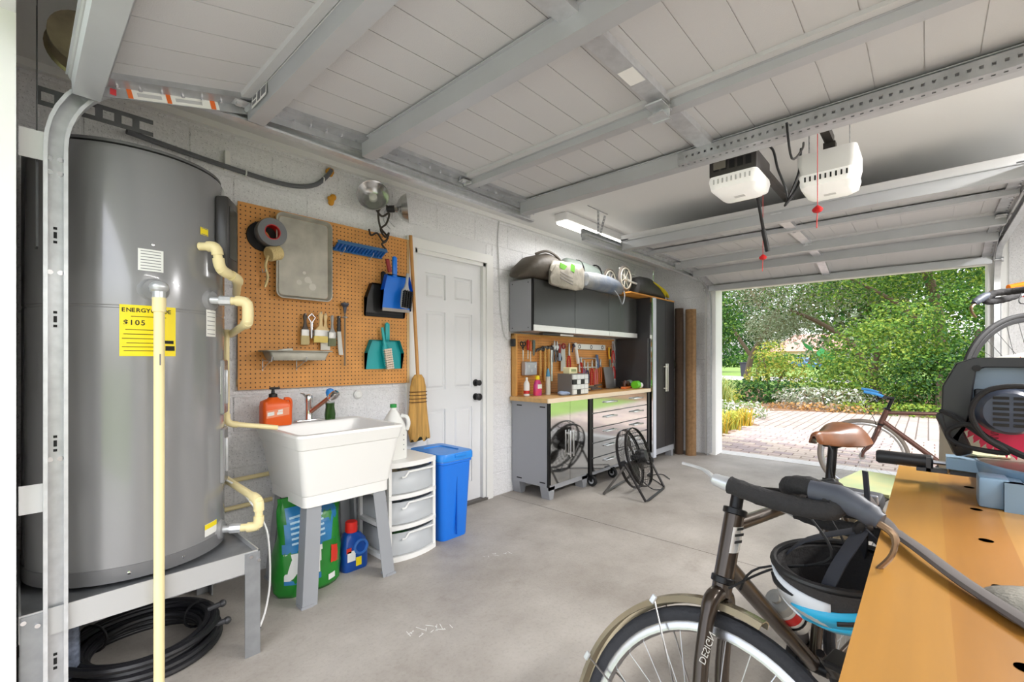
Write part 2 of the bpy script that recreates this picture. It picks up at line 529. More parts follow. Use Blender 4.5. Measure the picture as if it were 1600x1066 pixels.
fdoor = garage_door('garage_door', 'raised white garage door above the far opening onto the driveway', XF-.05, -1, False, 0)

# stickers on the near door's struts
def sticker(parent, o, r_, u_, w, h, lines, name='sticker', bgm=None):
    F = face_mat(o, r_, u_)
    mb = MB(); t = MB().bb((-w/2, -h/2, 0), (w/2, h/2, .0008)); mb.add(t.v, t.f, 0, F)
    s = mb.build(name, bgm or paper, parent, 0)
    for (lx, ly, lw, lh, mt) in lines:
        mb = MB(); t = MB().bb((lx*w-w/2, ly*h-h/2, .0008), ((lx+lw)*w-w/2, (ly+lh)*h-h/2, .0014)); mb.add(t.v, t.f, 0, F)
        mb.build('print', mt, s, 0)
    return s
greyink = M('grey print', (120, 120, 124), .7)
softink = M('soft print', (190, 190, 192), .7)
orange = M('orange print', (232, 110, 40), .6)
sticker(ndoor, (.622, 1.87, 2.222), (0, -1, 0), (.05, 0, 1), .15, .05, [(.05, .6, .25, .25, greyink), (.05, .2, .25, .25, greyink), (.4, .15, .2, .7, greyink), (.66, .2, .3, .6, greyink)])
sticker(ndoor, (1.52, .8, 2.2535), (0, -1, 0), (1, 0, 0), .06, .10, [(.08, .7, .85, .05, ink), (.08, .6, .85, .05, ink), (.2, .25, .6, .12, ink)])
sticker(ndoor, (.392, 2.0172, 2.163), (.969, 0, .247), (-.247, 0, .969), .28, .03, [(0, 0, .05, 1, orange), (.4, 0, .05, 1, orange), (.9, 0, .06, 1, orange), (.1, .3, .25, .4, softink), (.5, .3, .3, .4, softink)])
redprint = M('red print', (215, 60, 66), .6)
for i in range(3):
    MB().box((.17+.05*i, 2.0172, 2.106+.0125*i), (.016, .0015, .02)).build('red_mark', redprint, ndoor, 0)

# perforated angle bolted on the last strut
pa = MB()
xa, za = 2.30, 2.20
def perf_strip(mb, p0, along, across, length, width, pitch=.032, hole=.014, t=.0025):
    """strip with real square holes: made of small bars"""
    al = Vector(along).normalized(); ac = Vector(across).normalized(); nn = al.cross(ac)
    def bar(a0, a1, b0, b1):
        cc = Vector(p0)+al*(a0+a1)/2+ac*(b0+b1)/2
        m = Matrix((al, ac, nn)).transposed().to_4x4(); m.translation = cc
        q = MB().box((0, 0, 0), (a1-a0, b1-b0, t)); mb.add(q.v, q.f, 0, m)
    h0 = (width-hole)/2
    bar(0, length, 0, h0); bar(0, length, h0+hole, width)
    n = int(length/pitch)
    for i in range(n+1):
        a0 = i*pitch-(pitch-hole)/2 if i else 0
        bar(max(0, a0), min(length, i*pitch+(pitch-hole)/2), h0, h0+hole)
perf_strip(pa, (xa-.052, .93, za), (0, -1, 0), (0, 0, 1), 1.30, .055, .03, .011)
perf_strip(pa, (xa-.052, .93, za), (0, -1, 0), (1, 0, 0), 1.30, .05, .03, .011)
pa.build('perforated_angle', galv, ndoor, 0)
mb = MB().box((1.745, .8, 2.232), (.10, .07, .006)).box((1.77, .8, 2.21), (.006, .07, .05)).prism([(-.05, -.035), (.05, -.035), (.03, .035), (-.03, .035)], .006, 0, Matrix.Translation((1.75, .8, 2.19)))
mb.cyl((1.75, .77, 2.20), (1.75, .83, 2.20), .008, n=8)
mb.build('operator_bracket', galvl, ndoor, 30)

# ---------------------------------------------------------------- door tracks
def track(name, label, ox, sx, y, q, xend, zh=2.215, r=.32, x0=.085):
    root = T(name, label, 'door track', (ox+sx*x0, y, 0))
    side = V(0, -q, 0)      # opening faces the door
    pts, nr = [], []
    for z in (0.03, .6, 1.2, zh-r):
        pts.append(V(0, 0, z)); nr.append(V(sx, 0, 0))
    for i in range(1, 13):
        a = PI/2*i/12
        pts.append(V(sx*(r-r*math.cos(a)), 0, zh-r+r*math.sin(a))); nr.append(V(sx*math.cos(a), 0, -math.sin(a)))
    pts.append(V(sx*(xend-x0), 0, zh)); nr.append(V(0, 0, -1))
    mb = MB()
    prof = TRP if q*sx > 0 else [(a, b) for a, b in reversed(TRP)]
    sweep(mb, pts, nr, side, prof)
    mb.build('rail', galvl, root, 40)
    # back angle bolted to the jamb
    mb = MB().bb((-sx*.075, q*.004, 0.0), (sx*.02, q*.008, 1.75)).bb((-sx*.08, -q*.03, 0), (-sx*.075, q*.03, 1.75))
    if sx < 0: mb.build('jamb_angle', galv, root, 0)
    else:
        for z in (.25, .78, 1.9): MB().bb((-.08, q*.004, z-.045), (.02, q*.008, z+.045)).build('jamb_bracket', M('pale bracket', (226, 226, 226), .45), root, 0)
    bt = MB()
    for z in (.35, .9, 1.5, zh-r-.03, zh-r-.075):
        for dx in (-.012, .012): bt.cyl((sx*dx, -q*.004, z), (sx*dx, -q*.008, z), .008, n=8)
    bt.build('rivet_row', chrome, root)['kind'] = 'stuff'
    sl = MB()
    for z in (.25, .95, 1.35, 1.62):
        sl.box((sx*0, -q*.0048, z), (.008, .002, .02)).box((0, -q*.0048, z+.022), (.009, .002, .008)).box((0, -q*.0048, z-.022), (.009, .002, .008))
    sl.build('slot_row', ink, root, 0)['kind'] = 'stuff'
    # horizontal reinforcing angle
    mb = MB().bb((sx*(r-.05), q*.002, zh+.0), (sx*(xend-x0), q*.006, zh+.065)).bb((sx*(r-.05), q*.006, zh+.06), (sx*(xend-x0), -q*.02, zh+.065))
    mb.build('support_angle', galv, root, 0)
    # hanger to the ceiling
    hx = sx*(xend-x0-.25)
    mb = MB()
    perf_strip(mb, (hx, q*.008, zh-.02), (0, 0, 1), (1, 0, 0), ZC-zh+.015, .03)
    dv = V(-sx*.12, 0, ZC-zh-.01)
    perf_strip(mb, (hx, q*.014, zh-.01), dv, (1, 0, 0), dv.length, .03)
    perf_strip(mb, (hx-.15, q*.008, ZC-.006), (1, 0, 0), (0, 0, 1), .32, .03)
    mb.build('hanger', galv, root, 0)
    return root
track('door_track', 'galvanised curved door track in front of the grey water heater', 0.0, 1, NY1+.075, 1, 2.45)
track('door_track', 'curved door track left of the far opening, beside the rolled rugs', XF, -1, NY1+.075, 1, 2.95)
track('door_track', 'curved door track right of the far opening, behind the hung bicycle', XF, -1, NY0-.075, -1, 2.95)
track('door_track', 'overhead track carrying the right edge of the nearest raised door', 0.0, 1, NY0-.075, -1, 2.45)

# bearing plate, cable drum at the near left top
bpz = T('spring_bracket', 'dark slotted steel bearing plate with cable drum above the water heater', 'bracket', (.045, 2.15, 2.25))
mb = MB(); perf_strip(mb, (0, .0, -.40), (0, 0, 1), (0, -1, 0), .52, .07, .06, .04)
perf_strip(mb, (0, -.02, -.2), (1, 0, 0), (0, 0, 1), .30, .06, .05, .03); mb.box((.0, -.035, -.52), (.006, .05, .3))
dk = M('dark steel', (88, 88, 90), .5, .6, var=(20, .2))
mb.build('plate', dk, bpz, 0)
mb = MB().lathe([(.02, -.05), (.085, -.05), (.095, -.045), (.085, -.04), (.07, 0), (.07, .03), (.09, .035), (.09, .045), (.02, .045)], 28, 0, Matrix.Translation((.11, -.02, .04)) @ Matrix.Rotation(PI/2, 4, 'X'))
mb.build('drum', M('drum alloy', (150, 135, 112), .4, .7, var=(18, .3)), bpz)
MB().cyl((.11, -.9, .04), (.11, .08, .04), .0127, n=12).build('shaft', galv, bpz)

# wall line trim at the top of the left wall
struct(MB().bb((0, YL-.03, ZC-.035), (XF, YL, ZC)).build('trim_5', whitetrim, None, 0))
# ================================================================ ceiling gear
lightm = M('lit diffuser', (255, 252, 246), .5, emit=((255, 250, 240), 2.0))
def lamp(name, loc, size, power, parent, rot=(0, 0, 0)):
    l = bpy.data.lights.new(name, 'AREA'); l.shape = 'RECTANGLE'; l.size = size[0]; l.size_y = size[1]; l.energy = power; l.color = (1, .985, .97)
    o = bpy.data.objects.new(name, l); C.objects.link(o); o.location = loc; o.rotation_euler = rot; o.parent = parent; return o
def shoplight(label, x0, x1, y, power):
    t = T('ceiling_light', label, 'light', ((x0+x1)/2, y, ZC-.09))
    L_ = x1-x0
    MB().rbox((0, 0, .055), (L_, .13, .07), .006, 1).build('housing', white, t)
    MB().rbox((0, 0, .01), (L_-.02, .11, .03), .012, 2).build('diffuser', lightm, t)
    lamp('tube_glow', (0, 0, -.01), (L_-.04, .1), power, t)
    return t
shoplight('long white fluorescent ceiling light above the wall cabinets', 3.20, 4.40, 2.36, 5)
shoplight('added long white ceiling light, out of view along the right wall, to brighten the garage', 2.45, 3.65, -1.0, 60)  # added fill out of view, no known fixture; brightens the left wall
shoplight('second added white ceiling light, out of view above the right side of the bench, as fill', .5, 1.7, -1.3, 16)  # likewise an added, unseen fixture that lifts the interior brightness

def opener(label, loc, rail, dark):
    """rail=+1: drive rail runs +X"""
    t = T('garage_door_opener', label, 'door opener', loc); t.scale = (.86, .86, .86)
    body = M('opener dark case', (58, 54, 52), .5) if dark else M('opener white case', (226, 226, 224), .45)
    if dark:
        mb = MB().rbox((0, 0, .09), (.30, .27, .12), .015, 2)
        mb.build('case', body, t)
        for i in range(5): MB().box((-.152, -.09+.045*i, .09), (.004, .03, .05)).build('vent', ink, t, 0)
        MB().rbox((-.154, .07, .1), (.006, .07, .05), .002, 1).build('control_panel', M('olive panel', (120, 116, 104), .5), t)
    else:
        secs = [rrect(.30, .26, .03, .0, 3), rrect(.33, .29, .035, .07, 3), rrect(.33, .29, .035, .15, 3)]
        MB().loft(secs).build('case', body, t)
    # light cover
    secs = [rrect(.20, .20, .03, -.065, 4), rrect(.30, .26, .04, -.04, 4), rrect(.32, .28, .035, .01, 4), rrect(.31, .27, .03, .035, 4)]
    MB().loft(secs).build('light_cover', M('white lamp cover', (246, 246, 244), .3, emit=((255, 250, 240), .1)), t)
    for i in range(9):
        MB().box((-.163, -.1+.025*i, .0), (.004, .008, .028)).build('vent', ink if not dark else M('light slot', (205, 205, 205), .6), t, 0)
    F = face_mat((0.0, 0, -.0655), (0, -1, 0), (1, 0, 0))
    mb = MB(); q = MB().bb((-.03, -.02, 0), (.03, .02, .001)); mb.add(q.v, q.f, 0, F); mb.build('badge', M('pale badge', (220, 220, 218), .5), t, 0)
    # rail
    mb = MB().bb((rail*.0, -.022, .235), (rail*2.9, .022, .28)).bb((-.03, -.03, .12), (.03, .03, .24))
    mb.build('rail', M('opener rail', (74, 70, 66), .5, .4), t, 0)
    # hangers to ceiling
    mb = MB()
    for yy in (-.10, .10):
        perf_strip(mb, (-.05, yy, .15), (0, 0, 1), (1, 0, 0), (ZC-loc[2])/.86-.15, .03)
    perf_strip(mb, (-.05, -.16, (ZC-loc[2])/.86-.004), (0, 1, 0), (1, 0, 0), .32, .03)
    mb.build('hanger', galv, t, 0)
    return t
opener('dark garage door opener with a white lamp cover, left of the pair', (2.60, .74, 2.145), 1, True)
opener('white garage door opener with slotted lamp cover, right of the pair', (2.84, .375, 2.13), -1, False)

def pull(label, x, y, z0, z1):
    t = T('release_cord', label, 'cord', (x, y, z1))
    MB().tube([(0, 0, 0), (0, 0, z0-z1)], .0018, 5).build('rope', M('red cord', (205, 70, 66), .7), t)
    MB().lathe([(.004, .018), (.02, .004), (.022, -.002), (.016, -.012), (.006, -.016)], 12).build('handle', redp, t)
    MB().tube([(0, 0, -.015), (.004, .003, -.05), (-.004, .002, -.085)], .0022, 5).build('tail', MATS['red cord'], t)
pull('red release cord handle hanging left of the black pull bar', 3.06, .74, 2.34, 1.84)
pull('red release cord handle hanging below the white opener', 2.45, .37, 2.34, 1.90)

t = T('opener_arm', 'black steel door arm hanging below the dark opener', 'arm', (2.80, .74, 2.36))
MB().cyl((0, 0, 0), (.16, -.03, -.40), .009, n=8).build('rod', black, t)
MB().cyl((.15, -.028, -.38), (.20, -.04, -.50), .013, n=10).build('sleeve', black, t)
t = T('power_cord', 'black looped power cord dangling between the two openers', 'cord', (2.66, .55, 2.2))
MB().tube(smoothpath([(-.1, .08, .12), (-.04, .04, .1), (-.02, .02, 0), (.0, -.01, -.10), (.03, -.02, -.16), (.05, -.05, -.10), (.06, -.06, -.06), (.04, -.05, -.11), (.0, -.01, -.19), (.02, -.02, -.15), (.05, -.06, -.02), (.05, -.07, .1)], 6), .006, 6).build('cable', black, t)
tag(MB().tube(smoothpath([(2.24, .45, 2.24), (2.29, .44, 2.1), (2.45, .43, 2.19), (2.6, .45, 2.28)], 5), .005, 6).build('wire', black), 'thin black wire tied to the perforated angle in front of the openers', 'wire')

# ================================================================ left wall: water heater and plumbing
tankm = M('grey enamel', (140, 140, 142), .2, .15, coat=.4)
tx, ty, tr_ = .33, 2.43, .318
wh = T('water_heater', 'tall grey cylindrical water heater on a steel stand', 'water heater', (tx, ty, .43))
H = 1.57
MB().lathe([(.02, 0), (tr_-.01, 0), (tr_-.01, .04), (tr_, .045), (tr_, H*.62), (tr_-.002, H*.622), (tr_-.002, H*.626), (tr_, H*.628), (tr_, H-.03), (tr_-.01, H-.012), (tr_-.03, H-.004), (.02, H)], 72).build('tank', tankm, wh, 30)
MB().lathe([(tr_+.003, .0), (tr_+.003, .05), (tr_-.01, .055)], 72, cap=False).build('base_ring', M('dark grey band', (112, 112, 114), .3), wh)
MB().lathe([(.305, H-.004), (.305, H+.006), (.29, H+.012), (.02, H+.016)], 48).build('top_cap', M('dark cap', (96, 96, 98), .5), wh)
def tankpt(ang, z, out=0):
    return V((tr_+out)*math.cos(ang), (tr_+out)*math.sin(ang), z)
def tankF(ang, z, out=.002):
    n_ = V(math.cos(ang), math.sin(ang), 0); rr_ = V(-math.sin(ang), math.cos(ang), 0)
    return face_mat(tankpt(ang, z, out), rr_, (0, 0, 1))
def curved_label(name, ang, z, w, h, mt, parent, out=.0015):
    mb = MB(); k = 10; da = w/tr_
    vs, fs = [], []
    for i in range(k+1):
        a = ang-da/2+da*i/k
        for zz_ in (z-h/2, z+h/2): vs.append(tankpt(a, zz_, out))
    for i in range(k): fs.append((2*i, 2*i+2, 2*i+3, 2*i+1))
    mb.add(vs, fs); return mb.build(name, mt, parent)
A = lambda deg: math.radians(deg)
# angles: camera direction seen from tank is about -98 deg
yel = M('yellow label', (246, 222, 20), .5)
eg = curved_label('energy_label', A(-90), 1.325-.43, .165, .185, yel, wh)
def on_tank(parent, body, ang, z, size, bold=.0004):
    # letters one by one so they follow the drum
    x = 0
    cu_w = {'I': .35, '1': .5, ' ': .4}
    out = []
    for ch in body:
        w_ = size*{'E': .60, 'N': .74, 'R': .66, 'G': .74, 'Y': .64, 'U': .72, 'I': .34, 'D': .74, ' ': .4}.get(ch, .62)
        if ch != ' ':
            a = ang+(x+w_/2)/tr_
            textmesh(ch, size, ink, parent, tankF(a, z, .0018) @ Matrix.Translation((-w_/2, 0, 0)), 'lettering', bold)
        x += w_
on_tank(eg, 'ENERGYGUIDE', A(-90)-.077/tr_, 1.392-.43, .0205)
on_tank(eg, '$105', A(-90)-.072/tr_, 1.345-.43, .026)
for i, (dx, z, w_) in enumerate(((-.0, 1.376, .12), (-.03, 1.328, .1), (-.02, 1.312, .13), (-.02, 1.296, .14), (-.01, 1.28, .13), (-.02, 1.266, .14), (-.03, 1.252, .11))):
    curved_label('print_line', A(-90)+dx*.8/tr_, z-.43, w_*.85, .0028, M('label print', (110, 96, 20), .7), eg, .0022)
for (dx, z, w_, h_) in ((.065, 1.285, .04, .012), (.075, 1.262, .03, .018)): curved_label('print_block', A(-90)+dx*.85/tr_, z-.43, w_, h_, ink, eg, .0022)
for (nm, an, z, w_, h_, mt, ln) in (('data_label', -89, 1.585, .075, .08, paper, 7), ('rating_label', -47, 1.37, .06, .11, paper, 6), ('small_label', -54, 1.74, .04, .03, yel, 2), ('side_label', -30, 1.13, .05, .12, paper, 4), ('warning_label', -47, .52, .075, .05, paper, 0)):
    lb = curved_label(nm, A(an), z-.43, w_, h_, mt, wh)
    for i in range(ln): curved_label('print_line', A(an), z-.43+h_*(.4-.8*i/max(1, ln-1)), w_*.8, .0025, greyink, lb, .0022)
lb = [c for c in wh.children if c.name.startswith('warning_label')][0]
curved_label('yellow_band', A(-47), .534-.43, .075, .02, yel, lb, .0022)
# control panel on the right side
cp = MB()
Fc = tankF(A(-31), 1.755-.43, .0)
q = MB().rbox((0, 0, .02), (.14, .32, .05), .012, 2); cp.add(q.v, q.f, 0, Fc)
cpo = cp.build('control_box', M('charcoal cover', (52, 50, 50), .35), wh)
mb = MB(); q = MB().bb((-.05, -.1, .045), (.05, .12, .047)); mb.add(q.v, q.f, 0, Fc); mb.build('control_face', M('glossy black', (16, 16, 18), .12), cpo, 0)
# access panels
for z in (1.10, .80):
    mb = MB(); Fp = tankF(A(-24), z-.43, .0); q = MB().rbox((0, 0, .0), (.10, .24, .02), .006, 1); mb.add(q.v, q.f, 0, Fp); mb.build('access_panel', tankm, wh)
    mb = MB(); q = MB().rbox((0, 0, .012), (.02, .15, .012), .005, 2); mb.add(q.v, q.f, 0, Fp); mb.build('panel_handle', galvl, wh)
for (an, z) in ((-87.5, 1.477), (-47, 1.465), (-33, .485)):
    mb = MB(); Fp = tankF(A(an), z-.43, .0); mb.lathe([(.0, .012), (.036, .010), (.042, .0), (.05, -.004)], 24, 0, Fp, cap=False); mb.build('port_collar', M('collar grey', (140, 140, 142), .4), wh)
for an, z in ((-88, 1.645), (-100, .455), (-70, .455)):
    mb = MB(); Fp = tankF(A(an), z-.43, 0); mb.lathe([(.008, 0), (.006, .004), (0, .005)], 8, 0, Fp); mb.build('screw', chrome, wh)

# relief valve and its discharge pipe
rv = T('relief_pipe', 'cream plastic discharge pipe running down the front of the water heater', 'pipe', (tx, ty, 0))
n0 = V(math.cos(A(-87.5)), math.sin(A(-87.5)), 0)
p0 = n0*tr_+V(0, 0, 1.477); p1 = n0*(tr_+.075)+V(0, 0, 1.477)
MB().tube([p0, p1], .016, 12).ball(p1+V(0, 0, .003), (.03, .03, .022)).cyl(p1+V(0, 0, -.005), p1+V(0, 0, -.045), .02, n=14).build('valve', galvl, rv)
MB().cyl(p1+V(0, 0, -.035), p1+V(0, 0, -.085), .021, n=16).build('coupling', pvc, rv)
MB().cyl(p1+V(0, 0, -.07), (p1.x, p1.y, .02), .0165, n=16).build('pipe', pvc, rv)
mb = MB(); q = MB().bb((-.002, 0, 0), (.002, .04, .0006)); mb.add(q.v, q.f, 0, face_mat((p1.x, p1.y-.0168, 1.2), (1, 0, 0), (0, 0, 1))); mb.build('print', greyink, rv, 0)
# supply and return pipes
def piperun(label, pts, fit=True, r=.0165, nip=None, mt=None, name='water_pipe'):
    t = T(name, label, 'pipe', (0, 0, 0)); P = [Vector(p) for p in pts]
    t.location = P[0]
    Q = [p-P[0] for p in P]
    for a, b in zip(Q[:-1], Q[1:]): MB().cyl(a, b, r, n=14).build('pipe', mt or pvc, t)
    for i in range(1, len(Q)-1):
        d0 = (Q[i]-Q[i-1]).normalized(); d1 = (Q[i+1]-Q[i]).normalized()
        k = min(.045, (Q[i]-Q[i-1]).length*.5, (Q[i+1]-Q[i]).length*.5)
        a, b = Q[i]-d0*k, Q[i]+d1*k
        MB().tube([a]+[(1-s_)**2*(a+d0*k*.35)+2*s_*(1-s_)*Q[i]+s_*s_*(b-d1*k*.35) for s_ in (0, .25, .5, .75, 1)]+[b], r*1.3, 14).build('elbow', mt or pvc, t)
    if nip:
        d0 = (Q[1]-Q[0]).normalized(); MB().cyl(-d0*.05, d0*.0, r*.95, n=14).cyl(-d0*.012, d0*.03, r*1.25, n=8).build('nipple', galvl, t)
    return t
def wp(an, z, out): p = tankpt(A(an), z, out); return (p.x+tx, p.y+ty, p.z)
piperun('cream drain pipe stepping down from the upper port of the water heater', [wp(-58, 1.675, .0), wp(-56, 1.675, .065), wp(-54, 1.585, .07), wp(-38, 1.565, .08), (.70, 2.40, 1.53)])
piperun('cream hot water pipe elbow at the middle port of the water heater', [wp(-47, 1.465, .05), wp(-44, 1.465, .14), wp(-44, 1.375, .14), (.69, 2.45, 1.34)], nip=1)
piperun('cream cold water pipe elbow at the bottom port of the water heater', [wp(-33, .485, .05), wp(-33, .485, .15), wp(-33, .60, .15), (.66, 2.52, .665)], nip=1)
piperun('thin cream pipe from the water heater to the sink rim', [(.665, 2.42, 1.36), (.665, 2.42, .92), (.87, 2.36, .885)], r=.012)
for z, lb in ((.555, 'upper cream pipe stub along the block wall beside the sink'), (.405, 'lower cream pipe stub along the block wall beside the sink')):
    t = piperun(lb, [(.68, 2.80, z), (1.0, 2.80, z+.01)], r=.0125, name='wall_pipe')
    MB().cyl((.0, 0, 0), (.06, 0, .002), .017, n=12).cyl((.03, 0, 0), (.03, -.03, .02), .006, n=8).box((.03, -.035, .02), (.05, .008, .012)).build('valve', brass, t)

# steel stand
stand = T('steel_stand', 'low galvanised steel stand carrying the water heater', 'stand', (.36, 2.42, 0))
sg = M('stand grey steel', (158, 161, 165), .4, .6, var=(16, .15))
MB().bb((-.35, -.36, .385), (.32, .36, .41)).build('deck', sg, stand, 0)
for a, b in (((-.35, -.365, .345), (.325, -.36, .43)), ((-.35, .36, .345), (.325, .365, .43)), ((.32, -.365, .345), (.325, .365, .43)), ((-.355, -.365, .345), (-.35, .365, .43))):
    MB().bb(a, b).build('apron', M('pale steel edge', (196, 197, 198), .4, .5), stand, 0)
for sx_ in (-1, 1):
    for sy_ in (-1, 1):
        x_, y_ = (-.35 if sx_ < 0 else .325), sy_*.367
        MB().bb((x_-(.055 if sx_ > 0 else 0), y_-.003, 0), (x_+(0 if sx_ > 0 else .055), y_+.003, .425)).bb((x_-.003, y_-(.06 if sy_ > 0 else 0), 0), (x_+.003, y_+(.06 if sy_ < 0 else 0), .425)).build('leg', sg, stand, 0)
        bt = MB()
        for dz in (.39, .41): bt.cyl((x_-sx_*.02-(dz-.4)*1.5, y_-.004, dz), (x_-sx_*.02-(dz-.4)*1.5, y_-.009, dz), .007, n=8)
        bt.build('bolt_row', chrome, stand)['kind'] = 'stuff'

# coil of black hose
hc = T('hose_coil', 'coil of black garden hose on the floor under the stand', 'hose', (.36, 2.40, 0))
for j in range(15):
    R_ = .245-.013*(j % 6)+rnd.uniform(-.006, .006); z = .014+.022*(j//4)+.005*(j % 2)
    cx, cy = rnd.uniform(-.015, .015), rnd.uniform(-.015, .015)
    MB().tube([(cx+R_*1.05*math.cos(a), cy+R_*math.sin(a), z+.006*math.sin(2*a+j)) for a in [2*PI*i/40 for i in range(40)]], .0135, 8, closed=True).build('loop', M('black hose', (30, 30, 34), .45), hc)
for a in (.2, 2.4):
    MB().torus((.20*math.cos(a), .20*math.sin(a), .07), .055, .005, mat=Matrix.Rotation(a, 4, 'Z') @ Matrix.Rotation(PI/2, 4, 'X'), n=18, k=6).build('tie', black, hc)
MB().cyl((.22, -.02, .1), (.27, -.03, .11), .012, n=10).ball((.275, -.03, .11), .016).build('coupling', dk, hc)
MB().cyl((.22, -.08, .05), (.27, -.10, .06), .012, n=10).ball((.275, -.10, .06), .016).build('coupling', dk, hc)
# white cord with black tip hanging to the floor
t = T('white_cord', 'thin white cord with black tip hanging from the drain pipe to the floor', 'cord', (.68, 2.28, 0))
MB().tube(smoothpath([(-.02, .12, .66), (.02, .06, .62), (.08, .0, .5), (.11, -.02, .40), (.115, -.03, .2), (.09, -.05, .08), (.055, -.07, .012)], 6), .0045, 6).build('cable', white, t)
MB().cyl((.06, -.067, .02), (.05, -.073, .004), .006, n=8).build('tip', black, t)
MB().tube(smoothpath([(-.06, .15, .66), (-.04, .14, .665), (-.02, .12, .66)], 5), .006, 6).build('sheath', black, t)
# light steel box behind the track, lower left
t = T('paint_can', 'blue speckled tall tin beside the stand, behind the door track', 'tin', (.10, 2.36, 0))
MB().rbox((0, 0, .17), (.12, .12, .34), .015, 2).build('can', M('blue grey speckle', (128, 138, 160), .6, var=(60, .5)), t)
MB().rbox((0, 0, .345), (.125, .125, .02), .006, 1).build('lid', dk, t)
# conduit along the wall
t = T('grey_conduit', 'grey flexible conduit clipped across the block wall above the pegboard', 'conduit', (.6, 2.82, 2.27))
cp_ = smoothpath([(-.25, -.05, .02), (0, 0, .015), (.2, 0, .0), (.40, 0, -.01), (.55, 0, .0), (.66, 0, .04), (.73, .0, .11), (.765, .0, .165)], 6)
MB().tube(cp_, .0135, 10).build('cable', M('grey conduit', (96, 98, 102), .45), t)
for i in (14, 34): MB().torus(cp_[i], .016, .004, axis='x', n=14, k=6).build('clip', white, t)
MB().bb((.168, .0, -.01), (.192, .03, .09)).build('strap', white, t, 0)
foam = M('amber foam', (214, 152, 48), .8, bump=(60, .6))
for (x_, z_, lb) in ((1.365, 2.435, 'upper lump of amber expanding foam where the conduit enters the wall'), (1.37, 2.245, 'lower lump of amber expanding foam on the block wall')):
    mb = MB()
    for i in range(6): mb.ball((rnd.uniform(-.015, .015), rnd.uniform(-.01, .006), rnd.uniform(-.022, .022)), rnd.uniform(.012, .022), 8)
    o = mb.build('foam_lump', foam, None, 60); o.location = (x_, 2.84, z_); tag(o, lb, 'foam')
# ================================================================ pegboard over the sink
def peg_material(name, col):
    m = M(name, col, .55, var=(9, .14))
    nt = m.node_tree; b = nt.nodes['Principled BSDF']
    tc = nt.nodes.new('ShaderNodeTexCoord'); sp = nt.nodes.new('ShaderNodeSeparateXYZ'); nt.links.new(tc.outputs['Object'], sp.inputs[0])
    def math_(op, a, bv=None):
        n = nt.nodes.new('ShaderNodeMath'); n.operation = op
        if hasattr(a, 'node'): nt.links.new(a, n.inputs[0])
        else: n.inputs[0].default_value = a
        if bv is not None:
            if hasattr(bv, 'node'): nt.links.new(bv, n.inputs[1])
            else: n.inputs[1].default_value = bv
        return n.outputs[0]
    ax = math_('SUBTRACT', math_('FRACT', math_('DIVIDE', sp.outputs[0], .0254)), .5)
    az = math_('SUBTRACT', math_('FRACT', math_('DIVIDE', sp.outputs[2], .0254)), .5)
    d2 = math_('ADD', math_('MULTIPLY', ax, ax), math_('MULTIPLY', az, az))
    hole = math_('LESS_THAN', d2, .024)
    src = b.inputs['Base Color'].links[0].from_socket
    mx = nt.nodes.new('ShaderNodeMixRGB'); nt.links.new(hole, mx.inputs[0]); nt.links.new(src, mx.inputs[1]); mx.inputs[2].default_value = lin((70, 38, 14))+(1,)
    nt.links.new(mx.outputs[0], b.inputs['Base Color'])
    return m
pegm = peg_material('pegboard hardboard', (222, 156, 82))
t = T('pegboard', 'large brown pegboard on the block wall above the sink', 'pegboard', (.83, 2.82, 1.05))
MB().bb((0, 0, 0), (1.11, .006, 1.05)).build('board', pegm, t, 0)
for (a, b) in (((0, .006, .02), (1.11, .027, .06)), ((0, .006, .99), (1.11, .027, 1.03)), ((1.105, -.004, 0), (1.125, .027, 1.05))):
    MB().bb(a, b).build('batten', M('pine strip', (222, 190, 140), .6, var=(12, .1)), t, 0)
YP = 2.82
wire = galvl
def hook(x, z, parent, y=YP, l=.05):
    return MB().tube([(x, y, z+.02), (x, y-.004, z), (x, y-l, z), (x, y-l-.006, z+.012)], .0022, 6).build('hook', wire, parent)
# duct tape
t = T('tape_roll', 'roll of grey duct tape with red core hung on the pegboard', 'tape', (.985, YP-.045, 1.945))
Rt = Matrix.Rotation(PI/2, 4, 'X') @ Matrix.Rotation(.0, 4, 'Y')
MB().lathe([(.043, -.03), (.078, -.03), (.08, -.027), (.08, .027), (.078, .03), (.043, .03), (.043, -.03)], 36, 0, Rt, cap=False).build('tape', M('duct tape grey', (118, 120, 124), .45), t)
MB().lathe([(.043, -.03), (.043, .03), (.038, .03), (.038, -.03), (.043, -.03)], 32, 0, Rt, cap=False).build('core', redp, t)
t2 = T('black_tape_roll', 'roll of black tape behind the duct tape on the pegboard', 'tape', (.955, YP-.008, 1.925))
MB().lathe([(.04, -.008), (.084, -.008), (.084, .006), (.04, .006), (.04, -.008)], 32, 0, Rt, cap=False).build('tape', rubber, t2)
hook(0, .062, t2, .015, .07)
# twine
t = T('twine_bundle', 'cream bundle of twine with a frayed end on the pegboard', 'twine', (1.0, YP-.05, 1.83))
tw = M('cream twine', (226, 204, 150), .85, bump=(140, .5))
mb = MB()
for i in range(7):
    mb.torus((-.03+.01*i, 0, .0), .034, .008, axis='x', n=20, k=6, mat=Matrix.Rotation(.0, 4, 'Z'))
mb.cyl((-.035, 0, 0), (.035, 0, 0), .028, n=12); b_ = mb.build('ball', tw, t); b_.rotation_euler = (.2, -.35, .3)
MB().tube(smoothpath([(-.035, -.01, -.02), (-.045, 0, -.08), (-.03, .01, -.14), (-.045, .01, -.20)], 5), [.008]*15+[.004], 6).build('tail', tw, t)
hook(-.0, .03, t, .05)
